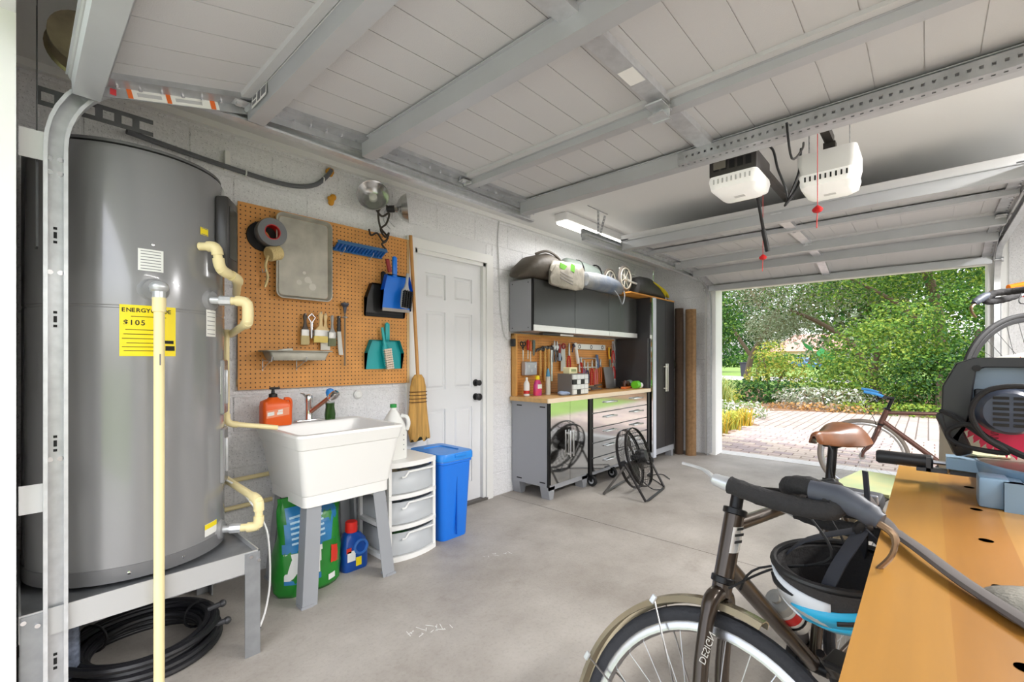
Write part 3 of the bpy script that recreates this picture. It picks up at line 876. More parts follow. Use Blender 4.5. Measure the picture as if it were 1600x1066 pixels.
# baking tray
al = M('weathered aluminium', (176, 172, 160), .5, .35, var=(9, .25), bump=(30, .1))
t = T('baking_tray', 'weathered aluminium baking tray leaning on the pegboard', 'tray', (1.18, YP-.03, 1.585))
Tm = Matrix.Rotation(PI/2, 4, 'X')
mb = MB().loft([rrect(.29, .46, .02, .0, 4, 0, .245), rrect(.29, .46, .02, .002, 4, 0, .245)], 0, Tm).build('sheet', al, t)
mb = MB().loft([rrect(.292, .462, .02, .001, 5, 0, .245), rrect(.325, .49, .035, .022, 5, 0, .245), rrect(.335, .50, .04, .022, 5, 0, .245), rrect(.335, .50, .04, .018, 5, 0, .245), rrect(.325, .49, .035, .017, 5, 0, .245), rrect(.296, .466, .02, -.003, 5, 0, .245)], 0, Tm, False, False); mb.build('rim', al, t)
for (x_, z_, r_) in ((.02, .12, .02), (-.03, .10, .016), (.05, .08, .022), (.0, .16, .01), (.035, .11, .012)):
    MB().lathe([(r_, 0), (0, .0006)], 14, 0, Matrix.Translation((x_, -.0025, z_)) @ Tm).build('paint_spot', M('pale paint spot', (206, 202, 192), .6), t)
# blue rack with pegs
t = T('blue_rack', 'blue slotted plastic rack on the pegboard right of the baking tray', 'rack', (1.365, YP-.055, 1.945), rot=(-.45, 0, 0))
bl = M('blue plastic', (30, 104, 190), .45)
for i in range(15):
    mb = MB().box((.012+.0235*i, 0, .0), (.012, .08, .014), (0, -.25, 0)); mb.build('bar', bl, t, 0)
MB().bb((0, -.042, -.012), (.35, -.036, .012)).bb((0, .036, -.012), (.35, .042, .012)).build('rail', M('dark blue plastic', (60, 110, 160), .5), t, 0)
for x_ in (.05, .25): hook(x_, -.035, t, .045, .06)
MB().tube(smoothpath([(.02, -.02, .02), (.08, 0, .022), (.16, 0, .03), (.2, .01, .06)], 5), .003, 6).build('brass_rod', brass, t)
# clamp lamps
def clamp_lamp(label, loc, rot, flip):
    t = T('clamp_lamp', label, 'lamp', loc, rot=rot)
    MB().lathe([(.022, -.02), (.03, 0), (.055, .012), (.082, .035), (.10, .07), (.104, .073), (.098, .069), (.08, .037), (.05, .015), (.024, .004), (.0, .003)], 36, cap=False).build('reflector', M('spun aluminium', (206, 206, 206), .22, .9), t)
    MB().lathe([(.012, .0), (.02, .012), (.03, .035), (.026, .055), (.0, .066)], 20).build('bulb', M('bulb glass', (225, 225, 218), .2), t)
    MB().lathe([(.0, -.075), (.02, -.073), (.024, -.05), (.024, -.018), (.02, -.012)], 18).build('socket', black, t)
    return t
l1 = clamp_lamp('aluminium clamp lamp whose bowl faces the room, above the pegboard', (1.615, 2.74, 2.285), (PI/2-.15, 0, -.55), 0)
l2 = clamp_lamp('aluminium clamp lamp turned sideways, above the pegboard corner', (1.80, 2.74, 2.275), (PI/2-.1, -.1, .95), 0)
mb = MB().tube(smoothpath([(0, 0, -.07), (.0, -.03, -.09), (.03, -.08, -.06), (.02, -.12, -.03)], 4), .004, 6).tube(smoothpath([(0, 0, -.07), (.02, -.06, -.1), (.0, -.11, -.08), (-.03, -.14, -.06)], 4), .004, 6); mb.build('clamp', galvl, l2)
t = T('lamp_cord', 'tangled dark cord of the clamp lamps hanging over the pegboard edge', 'cord', (1.71, 2.765, 2.25))
MB().tube(smoothpath([(-.05, .02, .0), (-.02, -.01, -.05), (.03, -.02, -.02), (.02, 0, -.09), (-.03, -.01, -.14), (.0, -.02, -.19), (.04, 0, -.15), (.02, .0, -.21), (-.02, -.01, -.24), (.02, 0, -.27)], 6), .007, 6).build('cable', M('dark brown cord', (52, 44, 38), .6), t)
MB().tube(smoothpath([(.05, .02, .02), (.0, -.02, .03), (-.04, 0, -.02), (-.02, .01, -.12), (.03, .0, -.18), (-.01, -.01, -.22), (-.05, 0, -.17), (-.09, .01, -.19), (-.1, .02, -.15)], 6), .007, 6).build('cable', MATS['dark brown cord'], t)
# dustpans
def dustpan(label, loc, w, h, mt, hl, brush=None, handle_off=0, rz=0, name='dustpan'):
    t = T(name, label, 'dustpan', loc, rz)
    o = [(-w*.38, h), (w*.38, h), (w*.5, h*.55), (w*.5, 0), (-w*.5, 0), (-w*.5, h*.55)]
    F = Matrix.Rotation(PI/2, 4, 'X')
    MB().prism(o, .004, 0, F).build('pan', mt, t, 0)
    k = len(o)
    mb = MB()
    for i in (5, 0, 1, 2):
        a, b = o[i], o[(i+1) % k]
        if i == 2: a, b = o[2], o[3]
        mb.add([(a[0], 0, a[1]), (b[0], 0, b[1]), (b[0], -.045 if i != 2 else -.02, b[1]), (a[0], -.045, a[1])], [(0, 1, 2, 3), (3, 2, 1, 0)])
    a, b = o[4], o[5]; mb.add([(a[0], 0, a[1]), (b[0], 0, b[1]), (b[0], -.045, b[1]), (a[0], -.02, a[1])], [(0, 1, 2, 3), (3, 2, 1, 0)])
    s = mb.build('rim', mt, t, 0); sm = s.modifiers.new('thick', 'SOLIDIFY'); sm.thickness = .003
    MB().rbox((handle_off, -.02, h+hl/2), (.036, .022, hl+.02), .009, 2).build('handle', mt, t)
    MB().torus((handle_off, -.02, h+hl), .012, .004, axis='y', n=16, k=6).build('hang_ring', mt, t)
    return t
bd = dustpan('black dustpan hung on the pegboard behind the blue one', (1.745, YP-.006, 1.52), .31, .22, M('black dustpan plastic', (36, 35, 36), .4), .08, handle_off=-.02)
MB().bb((-.15, -.012, -.004), (.15, -.003, .02)).build('lip', rubber, bd, 0)
bluep = M('vivid blue plastic', (22, 122, 232), .35)
b2 = dustpan('bright blue dustpan with a black hand brush on the pegboard', (1.80, YP-.06, 1.565), .235, .24, bluep, .12, handle_off=-.02)
MB().bb((-.11, -.012, -.01), (.11, -.004, .012)).build('lip', M('grey rubber lip', (170, 164, 158), .6), b2, 0)
def hand_brush(parent, x, y, z, h, w, body, bristle, rot):
    F = Matrix.Translation((x, y, z)) @ Matrix.Rotation(rot, 4, 'Y')
    mb = MB().loft([rrect(w*.8, .02, .008, -h/2, 3), rrect(w, .022, .01, -h*.3, 3), rrect(w, .022, .01, h*.2, 3), rrect(w*.5, .018, .008, h*.36, 3), rrect(.022, .016, .007, h*.55, 3), rrect(.02, .014, .006, h*.95, 3)], 0, F)
    b = mb.build('brush', body, parent)
    mb = MB()
    for i in range(4):
        for j in range(9):
            p = F @ V(-w*.36+w*.24*i, -.01, -h*.45+h*.075*j)
            q = F @ V(-w*.42+w*.28*i, -.038, -h*.47+h*.08*j)
            mb.cyl(p, q, .006, .008, n=6)
    mb.build('bristles', bristle, b)['kind'] = 'stuff'
hand_brush(b2, .045, -.055, .10, .17, .07, M('pale grey plastic', (176, 178, 180), .5), M('black bristle', (22, 22, 24), .8), .12)
MB().rbox((-.075, -.03, .30), (.028, .018, .09), .006, 2, (0, -.25, 0)).build('red_grip', M('maroon plastic', (146, 40, 42), .5), b2)
teal = M('teal plastic', (26, 166, 170), .38)
b3 = dustpan('teal dustpan with a pale bristle brush, low on the pegboard', (1.735, YP-.006, 1.155), .285, .20, teal, .11, handle_off=.02)
hand_brush(b3, .005, -.03, .10, .20, .05, teal, M('cream bristle', (226, 206, 186), .8), -.16)
# hanging brushes and scrapers
woodl = M('pale handle wood', (226, 196, 142), .5, var=(14, .12), stretch=(1, 1, .2))
ferr = M('ferrule tin', (170, 168, 164), .35, .8)
def brush(label, x, ztop, w, h, hm, bm_, hl, hw=.022, y=YP-.03, fm=None):
    t = T('paint_brush', label, 'brush', (x, y, ztop), group='brushes and scrapers on the pegboard')
    F = Matrix()
    MB().loft([rrect(.012, .010, .004, 0, 3), rrect(hw*1.15, .013, .005, -.02, 3), rrect(hw*.75, .012, .005, -hl*.45, 3), rrect(hw, .013, .005, -hl*.75, 3), rrect(w*.9, .014, .005, -hl, 3)], 0, F).build('handle', hm, t)
    MB().loft([rrect(w, .016, .004, -hl+.002, 3), rrect(w, .016, .004, -hl-.035, 3)]).build('ferrule', fm or ferr, t)
    MB().loft([rrect(w*.96, .014, .004, -hl-.033, 3), rrect(w*1.05, .016, .004, -hl-.05, 3), rrect(w*1.02, .006, .002, -hl-h, 3)]).build('bristles', bm_, t)
    MB().tube([(0, .03, -.006), (0, -.012, -.01), (0, -.016, 0)], .002, 5).build('hook', wire, t)
    return t
brush('narrow paint brush with dark handle and cream bristles, leftmost on the pegboard', 1.185, 1.50, .05, .09, M('dark handle', (66, 56, 48), .5), M('cream brush hair', (206, 188, 140), .8), .10)
brush('wide paint brush with pale wooden handle and yellow bristles on the pegboard', 1.275, 1.515, .085, .075, woodl, M('yellow hair', (232, 206, 120), .8), .115, .026, YP-.045)
brush('second wooden handled brush half hidden behind the wide one', 1.315, 1.51, .06, .12, woodl, M('white hair', (218, 214, 204), .8), .11, .024, YP-.02)
brush('slim grey handled brush with green tinted bristles on the pegboard', 1.355, 1.50, .05, .085, M('grey handle', (160, 160, 158), .5), M('greenish hair', (120, 124, 96), .8), .11, .018)
t = T('scraper', 'scraper with black and white handle hanging beside the paint brushes', 'scraper', (1.40, YP-.03, 1.50))
MB().loft([rrect(.02, .012, .005, 0, 3), rrect(.026, .014, .005, -.10, 3)]).build('handle', black, t)
MB().loft([rrect(.026, .014, .005, -.10, 3), rrect(.03, .012, .004, -.20, 3, .008), rrect(.03, .008, .003, -.25, 3, .014)]).build('blade', M('pale plastic', (208, 206, 200), .5), t)
MB().tube([(0, .03, -.01), (0, -.012, -.012), (0, -.016, 0)], .002, 5).build('hook', wire, t)
t = T('triangle_opener', 'bare wire triangle paint tool hanging between two brushes', 'tool', (1.225, YP-.03, 1.49))
MB().tube([(0, 0, .012), (.022, 0, -.012), (.004, 0, -.04), (.003, 0, -.14), (-.003, 0, -.14), (-.004, 0, -.04), (-.022, 0, -.012), (0, 0, .012)], .0035, 6).build('loop', steel, t)
MB().tube([(0, .03, -.0), (0, -.012, -.002), (0, -.016, .006)], .002, 5).build('hook', wire, t)
t = T('hose_wand', 'thin steel rod with dark knob hanging right of the brushes', 'rod', (1.44, YP-.03, 1.18))
MB().cyl((0, 0, 0), (0, 0, .35), .005, n=8).build('rod', M('grey rod', (120, 112, 102), .4, .7), t)
MB().lathe([(.006, .34), (.01, .36), (.012, .38), (.026, .395), (.026, .405), (0, .412)], 14).build('knob', M('blue grey knob', (74, 78, 92), .4), t)
MB().torus((0, 0, .315), .014, .0035, n=16, k=6).tube([(0, .03, .315), (0, -.02, .31)], .003, 5).build('hook', wire, t)
# paint tray on two wire brackets
t = T('roller_tray', 'dented metal paint tray on wire brackets at the bottom of the pegboard', 'tray', (1.115, YP-.08, 1.215))
secs = [rrect(.30, .10, .012, .0, 3), rrect(.345, .13, .014, .055, 3)]
mb = MB().loft(secs, 0, None, True, False).loft([rrect(.345, .13, .014, .055, 3), rrect(.375, .145, .016, .056, 3), rrect(.375, .145, .016, .05, 3)], 0, None, False, False)
o = mb.build('pan', al, t); s_ = o.modifiers.new('thick', 'SOLIDIFY'); s_.thickness = .002
for x_ in (-.16, .03):
    MB().tube([(x_, .08, .0), (x_, -.06, -.005), (x_, -.07, .02)], .003, 6).tube([(x_, .08, -.05), (x_, -.04, -.006)], .003, 6).cyl((x_, .076, .01), (x_, .076, -.06), .003, n=6).build('bracket', wire, t)
MB().rbox((-.07, -.02, .06), (.09, .03, .014), .006, 2, (0, -.1, .5)).build('wrapped_rag', M('crumpled white wrap', (226, 228, 220), .6), t)
hk = hook(0, 0, None); hk.location = (.955, 0, 1.72); tag(hk, 'empty wire hook left of the baking tray on the pegboard', 'hook')

# broom
t = T('broom', 'corn broom with long wooden handle leaning at the pegboard edge', 'broom', (2.005, 2.75, .64))
MB().cyl((-.02, 0, .42), (-.05, .05, 1.49), .0125, n=12).build('handle', M('broom handle', (206, 150, 84), .45, var=(8, .15)), t)
straw = M('broom straw', (206, 158, 84), .8, var=(60, .35), stretch=(1, 1, .06), bump=(90, .6))
prof = [(.028, .02, .47), (.05, .028, .44), (.066, .03, .38), (.07, .03, .28), (.08, .032, .18), (.09, .035, .06), (.085, .035, .0)]
secs = []
for (a, b, z) in prof:
    secs.append([(a*math.cos(2*PI*i/40)*(1+.03*math.sin(9*i))+(.02 if z < .1 else 0)*(1-z/.1 if z < .1 else 0)-.02, b*math.sin(2*PI*i/40), z+(rnd.uniform(-.02, .02) if z < .02 else 0)) for i in range(40)])
MB().loft(secs).build('bristles', straw, t, 60)
for z in (.27, .295, .32, .345):
    MB().tube([(-.02+.0735*math.cos(a), .034*math.sin(a), z) for a in [2*PI*i/28 for i in range(28)]], .003, 5, closed=True).build('binding', M('binding twine', (86, 50, 24), .7), t)

# ================================================================ sink
sk = T('utility_sink', 'white plastic utility sink on grey legs against the block wall', 'sink', (1.20, 2.49, 0))
pl = M('sink plastic', (238, 237, 234), .32)
w0, d0 = .60, .58
secs = [rrect(w0*.80, d0*.76, .03, .48, 4), rrect(w0*.80, d0*.76, .03, .535, 4), rrect(w0*.815, d0*.775, .03, .54, 4), rrect(w0*.93, d0*.92, .03, .775, 4), rrect(w0*.95, d0*.94, .03, .78, 4), rrect(w0*.985, d0*.985, .035, .825, 4), rrect(w0, d0, .035, .84, 4), rrect(w0*.985, d0*.985, .03, .852, 4), rrect(w0*.90, d0*.76, .035, .852, 4, 0, -.035), rrect(w0*.88, d0*.74, .035, .84, 4, 0, -.035), rrect(w0*.76, d0*.62, .05, .53, 4, 0, -.01), rrect(w0*.72, d0*.58, .05, .51, 4, 0, -.01)]
MB().loft(secs, 0, None, True, True).build('basin', pl, sk, 30)
lg = M('leg grey plastic', (150, 153, 158), .45)
for sx_ in (-1, 1):
    for sy_ in (-1, 1):
        x_, y_ = sx_*.215, sy_*.20
        mb = MB()
        def legsec(z, k): 
            cx, cy = x_+sx_*k, y_+sy_*k
            return [(cx, cy, z), (cx-sx_*.075*(1-z*.0), cy, z), (cx-sx_*.07, cy-sy_*.012, z), (cx-sx_*.012, cy-sy_*.012, z), (cx-sx_*.012, cy-sy_*.07, z), (cx, cy-sy_*.075, z)]
        a, b = legsec(0, .045), legsec(.49, .005)
        if sx_*sy_ > 0: a.reverse(); b.reverse()
        mb.loft([a, b]).box((x_+sx_*.02, y_+sy_*.02, .006), (.06, .06, .012))
        mb.build('leg', lg, sk, 0)
MB().cyl((0, 0, .46), (0, 0, .50), .035, n=18).tube(smoothpath([(0, 0, .46), (0, 0, .36), (0, .05, .31), (0, .1, .33), (0, .15, .36), (0, .26, .36)], 5), .02, 12).build('drain', M('grey drain', (200, 200, 198), .4), sk)
# faucet
fc = T('faucet', 'chrome single handle faucet with copper tinted pull-out spout behind the sink', 'faucet', (1.175, 2.715, .852))
MB().rbox((0, 0, .008), (.16, .05, .016), .007, 2).build('base_plate', chrome, fc)
MB().lathe([(.024, .01), (.02, .02), (.019, .11), (.022, .115), (.022, .15), (.016, .16), (0, .162)], 20).build('body', chrome, fc)
MB().tube([(-.02, 0, .15), (-.03, 0, .165), (-.05, 0, .17)], [.006, .006, .004], 8).build('lever', chrome, fc)
MB().tube([(0, 0, .05), (.03, -.05, .09), (.07, -.13, .15)], [.014, .012, .013], 12).build('spout', M('copper tint', (190, 140, 120), .2, .9), fc)
MB().lathe([(.0, .035), (.02, .03), (.026, .012), (.026, -.02), (.018, -.035), (0, -.036)], 18, 0, Matrix.Translation((.08, -.15, .155)) @ Matrix.Rotation(.9, 4, 'X') @ Matrix.Rotation(.3, 4, 'Y')).build('spray_head', chrome, fc)
# soap jug
t = T('soap_jug', 'orange hand cleaner jug with black pump on the sink corner', 'jug', (.985, 2.70, .852))
org = M('orange plastic', (242, 98, 24), .35)
MB().loft([rrect(.15, .085, .02, 0, 4), rrect(.155, .09, .022, .02, 4), rrect(.155, .09, .022, .11, 4), rrect(.13, .08, .022, .135, 4, -.01), rrect(.06, .05, .02, .15, 4, -.015), rrect(.045, .045, .02, .158, 4, -.015)]).build('body', org, t)
MB().tube(smoothpath([(.045, 0, .145), (.075, 0, .14), (.08, 0, .11), (.078, 0, .08)], 5), .010, 10).build('handle', org, t)
MB().lathe([(.022, .155), (.022, .175), (.01, .18), (.007, .205), (0, .206)], 16, 0, Matrix.Translation((-.015, 0, 0))).rbox((-.01, -.01, .208), (.055, .02, .012), .005, 2).build('pump', black, t)
F = face_mat((-.065, -.0462, .045), (1, 0, .12), (0, 0, 1))
mb = MB(); q = MB().bb((0, 0, 0), (.12, .042, .0008)); mb.add(q.v, q.f, 0, F); lb_ = mb.build('label', M('salmon label', (244, 150, 110), .5), t, 0)
for (a, b_, c_, d_) in ((.005, .012, .035, .02), (.055, .01, .03, .014), (.06, .026, .025, .01)):
    mb = MB(); q = MB().bb((a, b_, .0008), (a+c_, b_+d_, .0014)); mb.add(q.v, q.f, 0, F); mb.build('print', paper, lb_, 0)
# dish soap
t = T('dish_soap', 'green dish soap bottle with blue cap behind the faucet', 'bottle', (1.31, 2.725, .852))
MB().loft([rrect(.06, .036, .015, 0, 4), rrect(.064, .04, .016, .03, 4), rrect(.05, .036, .015, .08, 4), rrect(.055, .036, .015, .10, 4)]).build('body', M('dark green soap', (38, 74, 22), .15), t)
MB().loft([rrect(.055, .036, .015, .10, 4), rrect(.045, .032, .014, .125, 4), rrect(.024, .024, .01, .14, 4)]).build('clear_top', M('clear plastic', (220, 230, 226), .1, trans=.7), t)
MB().lathe([(.02, .14), (.026, .165), (.02, .185), (.008, .19), (0, .191)], 16).build('cap', M('blue cap', (40, 140, 226), .4), t)
tag(MB().lathe([(.03, 0), (.03, .012), (.02, .02), (0, .021)], 20, 0, Matrix.Translation((1.56, 2.848, .985)) @ Matrix.Rotation(PI/2, 4, 'X')).build('vent_cover', white), 'small white round cap on the block wall right of the faucet', 'cap')

# ---------------------------------------------------------------- beside the sink
# drawer tower
dt = T('drawer_tower', 'white three-drawer plastic tower between the sink and the blue bin', 'drawer tower', (1.675, 2.55, 0))
frost = M('frosted plastic', (226, 230, 234), .38, trans=.35, alpha=.85)
wt = M('tower white', (240, 240, 238), .35)
W_, D_ = .35, .36
def bow(z, k=.0, w=W_, dd=D_):
    pts = [(w/2, dd/2, z), (-w/2, dd/2, z)]
    for i in range(11):
        s_ = -1+2*i/10; pts.append((s_*w/2, -dd/2-.035*(1-s_*s_)-k, z))
    return pts
for z0, z1_ in ((0, .03), (.19, .215), (.375, .40), (.565, .595)):
    MB().loft([bow(z0), bow(z1_)]).build('shelf_frame', wt, dt, 30)
for sx_ in (-1, 1):
    for sy_ in (-1, 1):
        MB().box((sx_*(W_/2-.011), sy_*(D_/2-.012), .297), (.02, .022, .54)).build('post', wt, dt, 0)
for i, (z0, z1_) in enumerate(((.032, .188), (.217, .373), (.402, .562))):
    dr = MB()
    dr.loft([bow(z0+.004, 0, W_-.045, D_-.02), bow(z1_-.02, .0, W_-.045, D_-.02)], 0, None, True, False)
    o = dr.build('drawer', frost, dt, 30); s_ = o.modifiers.new('thick', 'SOLIDIFY'); s_.thickness = .003
    hp = []
    for s_ in [(-.5+.1*k) for k in range(11)]:
        hp.append((s_*.24+.02, -D_/2-.035*(1-(s_*.7)**2)+.006, z1_-.028-(.028 if s_ < -.3 else 0)))
    MB().tube(hp, .006, 6).build('pull', wt, o)
cont = [('cream cloth', (214, 200, 170)), ('grey things', (150, 160, 165)), ('green toy', (90, 150, 90))]
for i, (nm, cl) in enumerate(cont):
    z0 = (.402, .217, .032)[i]
    mb = MB()
    for k in range(7): mb.ball((rnd.uniform(-.09, .09), rnd.uniform(-.12, .06), z0+.055+rnd.uniform(-.005, .02)), (rnd.uniform(.03, .06), rnd.uniform(.03, .06), rnd.uniform(.02, .035)), 8)
    mb.build('contents', M(nm, cl, .8), dt, 60)['kind'] = 'stuff'
# jug on the tower
t = T('vinegar_jug', 'white gallon jug with green cap on top of the drawer tower', 'jug', (1.615, 2.50, .596))
MB().loft([rrect(.135, .135, .03, 0, 5), rrect(.14, .14, .035, .015, 5), rrect(.14, .14, .035, .17, 5), rrect(.135, .135, .05, .21, 5), rrect(.09, .09, .04, .265, 5), rrect(.045, .045, .02, .30, 5), rrect(.035, .035, .016, .305, 5), rrect(.034, .034, .016, .33, 5)]).build('body', M('milky plastic', (234, 234, 230), .4), t)
MB().tube(smoothpath([(.035, -.035, .27), (.06, -.06, .26), (.068, -.068, .22), (.06, -.06, .18)], 5), .012, 10).build('handle', MATS['milky plastic'], t)
MB().lathe([(.021, .32), (.021, .342), (0, .343)], 20).build('cap', M('green cap', (40, 150, 70), .4), t)
for z in (.06, .09, .12, .15): MB().box((.03, -.0705, z), (.006, .001, .006)).build('mark', greyink, t, 0)
# blue bin
bb_ = T('trash_bin', 'tall blue plastic trash bin with lid beside the white door', 'trash bin', (2.03, 2.54, 0))
bp_ = M('bin blue', (24, 118, 226), .34)
MB().loft([rrect(.23, .30, .04, 0, 5), rrect(.235, .305, .04, .01, 5), rrect(.27, .36, .045, .515, 5), rrect(.285, .375, .045, .52, 5), rrect(.285, .375, .045, .535, 5)]).build('body', bp_, bb_)
MB().loft([rrect(.28, .37, .045, .533, 5), rrect(.28, .37, .045, .542, 5)]).build('liner', M('pale liner', (206, 222, 240), .5), bb_)
lidm = M('lid blue', (30, 134, 226), .34)
MB().loft([rrect(.30, .39, .05, .54, 5), rrect(.30, .39, .05, .575, 5), rrect(.29, .38, .05, .588, 5), rrect(.17, .22, .03, .59, 5), rrect(.165, .215, .03, .583, 5), rrect(.05, .06, .01, .583, 5)]).build('lid', lidm, bb_)
MB().rbox((.01, -.195, .57), (.10, .015, .022), .005, 2).build('lid_latch', lidm, bb_)
MB().bb((-.004, -.175, .03), (.0, -.16, .5)).build('seam', M('seam blue', (16, 92, 190), .4), bb_, 0)
# fertiliser bag
fb = T('fertilizer_bag', 'crumpled green and blue plant food bag under the sink', 'bag', (1.06, 2.47, 0))
grn = M('bag green', (36, 130, 44), .3, var=(6, .25), bump=(12, .5))
blu = M('bag blue', (42, 120, 176), .3, var=(8, .2), bump=(12, .4))
def bagsec(w, dd, z, sh=0, n=36):
    out = []
    for i in range(n):
        a = 2*PI*i/n
        x_ = math.copysign(abs(math.cos(a))**.6, math.cos(a))*w/2; y_ = math.copysign(abs(math.sin(a))**.75, math.sin(a))*dd/2
        out.append((x_+.008*math.sin(5*a+z*20)+sh, y_+.006*math.cos(7*a+z*33), z))
    return out
mb = MB().loft([bagsec(.30, .16, .0), bagsec(.34, .20, .03), bagsec(.34, .20, .10), bagsec(.33, .19, .2), bagsec(.32, .16, .3, .01), bagsec(.32, .11, .38, .01), bagsec(.33, .05, .44, .015), bagsec(.33, .012, .475, .02), bagsec(.32, .006, .50, .01)])
mb.build('sack', grn, fb, 60)
def bagfront(name, poly, mt, off=.004):
    """patch on the bag front following its bulge"""
    zs = [0, .03, .10, .2, .3, .38, .44, .475, .5]; ds = [.16, .20, .20, .19, .16, .11, .05, .012, .006]
    def dep(z):
        for i in range(8):
            if zs[i] <= z <= zs[i+1]: return (ds[i]+(ds[i+1]-ds[i])*(z-zs[i])/(zs[i+1]-zs[i]))/2
        return .01
    bm = bmesh.new()
    x0 = min(p[0] for p in poly); x1 = max(p[0] for p in poly); z0 = min(p[1] for p in poly); z1_ = max(p[1] for p in poly)
    nx, nz = 10, 10
    from mathutils.geometry import intersect_point_line
    def ins(x, z):
        c_ = False; j = len(poly)-1
        for i in range(len(poly)):
            if (poly[i][1] > z) != (poly[j][1] > z) and x < (poly[j][0]-poly[i][0])*(z-poly[i][1])/(poly[j][1]-poly[i][1])+poly[i][0]: c_ = not c_
            j = i
        return c_
    g = {}
    vs, fs = [], []
    nx, nz = 24, 24
    for i in range(nx+1):
        for k in range(nz+1):
            x = x0+(x1-x0)*i/nx; z = z0+(z1_-z0)*k/nz
            g[i, k] = len(vs)
            s_ = min(.98, abs(x)/.17); y = -dep(z)*(1-s_**3.2)**.5-off
            vs.append((x, y, z))
    for i in range(nx):
        for k in range(nz):
            if ins(x0+(x1-x0)*(i+.5)/nx, z0+(z1_-z0)*(k+.5)/nz): fs.append((g[i, k], g[i+1, k], g[i+1, k+1], g[i, k+1]))
    return MB().add(vs, fs).build(name, mt, fb, 60)
bagfront('blue_panel', [(-.15, .23), (.12, .25), (.155, .43), (.02, .46), (-.12, .45)], blu)
bagfront('white_panel', [(-.145, .09), (.02, .10), (.04, .24), (-.145, .225)], M('bag white', (222, 224, 222), .35), .005)
bagfront('red_logo', [(.085, .13), (.14, .12), (.13, .21), (.09, .22)], M('bag red', (206, 52, 36), .35), .006)
bagfront('blue_stripe', [(-.145, .075), (.03, .07), (.03, .10), (-.145, .095)], blu, .0055)
bagfront('label_block', [(.07, .04), (.11, .045), (.11, .075), (.07, .07)], M('bag white', (222, 224, 222), .35), .006)
for k in range(6): bagfront('print_line', [(-.11, .27+.025*k), (.06, .285+.025*k), (.06, .295+.025*k), (-.11, .28+.025*k)], M('pale blue print', (170, 206, 226), .4), .006)
# detergent
t = T('detergent_bottle', 'blue laundry detergent bottle with red cap under the sink', 'bottle', (1.335, 2.49, 0))
db = M('detergent blue', (20, 74, 158), .3)
MB().loft([rrect(.15, .09, .03, 0, 5), rrect(.16, .10, .035, .015, 5), rrect(.16, .10, .035, .11, 5), rrect(.14, .09, .035, .17, 5), rrect(.10, .07, .03, .205, 5, -.01), rrect(.05, .05, .022, .22, 5, -.01)]).build('body', db, t)
MB().torus((.025, -.048, .13), .038, .009, axis='y', n=24, k=8).build('grip', M('detergent light blue', (52, 110, 190), .3), t)
MB().lathe([(.034, .215), (.036, .225), (.034, .27), (.03, .275), (0, .276)], 22, 0, Matrix.Translation((-.01, 0, 0))).build('cap', M('red cap', (232, 44, 36), .4), t)
for (x_, z_, w_, h_, mt) in ((-.035, .09, .05, .06, paper), (.01, .05, .035, .05, yel), (-.05, .125, .03, .03, M('bag red', (206, 52, 36), .35))):
    MB().rbox((x_, -.0505, z_), (w_, .002, h_), .0008, 1).build('label', mt, t, 0)
# ================================================================ cabinets
cabg = M('cabinet grey', (160, 162, 167), .4, .2)
cabd = M('cabinet charcoal', (66, 66, 69), .38, .3)
inox = M('polished stainless', (205, 205, 203), .07, 1.0)
alum = M('aluminium trim', (214, 214, 214), .25, .85)
woodt = M('counter wood', (214, 170, 110), .45, var=(7, .15), stretch=(.3, 4, 4))
edgew = M('counter edge', (232, 214, 188), .45)
CX0, CX1, CY = 3.10, 5.00, 2.42     # base run; front plane y=CY
# base unit 1: two door
b1 = T('base_cabinet', 'grey base cabinet with two mirror steel doors under the wooden counter', 'cabinet', (CX0, CY, 0))
MB().bb((0, .01, .11), (.62, .42, .845)).build('body', cabg, b1, 0)
MB().bb((.0, -.004, .11), (.02, .011, .845)).bb((.60, -.004, .11), (.62, .011, .845)).build('face_frame', blackm, b1, 0)
for i in (0, 1):
    dr = MB().bb((.022+.29*i, -.014, .13), (.022+.29*i+.287, .009, .842)).build('door', inox, b1, 0)
    x_ = .305+.04*(-1 if i == 0 else 1)*.6
    MB().rbox((x_, -.04, .46), (.016, .012, .24), .004, 2).bb((x_-.006, -.036, .36), (x_+.006, -.013, .375)).bb((x_-.006, -.036, .545), (x_+.006, -.013, .56)).build('handle', alum, dr)
MB().bb((.0, .0, .08), (.62, .012, .128)).build('toe_rail', cabg, b1, 0)
for (x_, y_) in ((0, 0), (.52, 0), (0, .33), (.52, .33)):
    MB().prism([(0, 0), (.10, 0), (.075, -.11), (.025, -.11)], .09, 0, Matrix.Translation((x_, y_+.09, .11)) @ Matrix.Rotation(PI/2, 4, 'X')).build('foot', cabg, b1, 0)
for (y_, z_) in ((.06, .80), (.33, .80), (.06, .14), (.33, .14)): MB().bb((-.002, y_-.03, z_), (.001, y_+.03, z_+.01)).build('slot', ink, b1, 0)
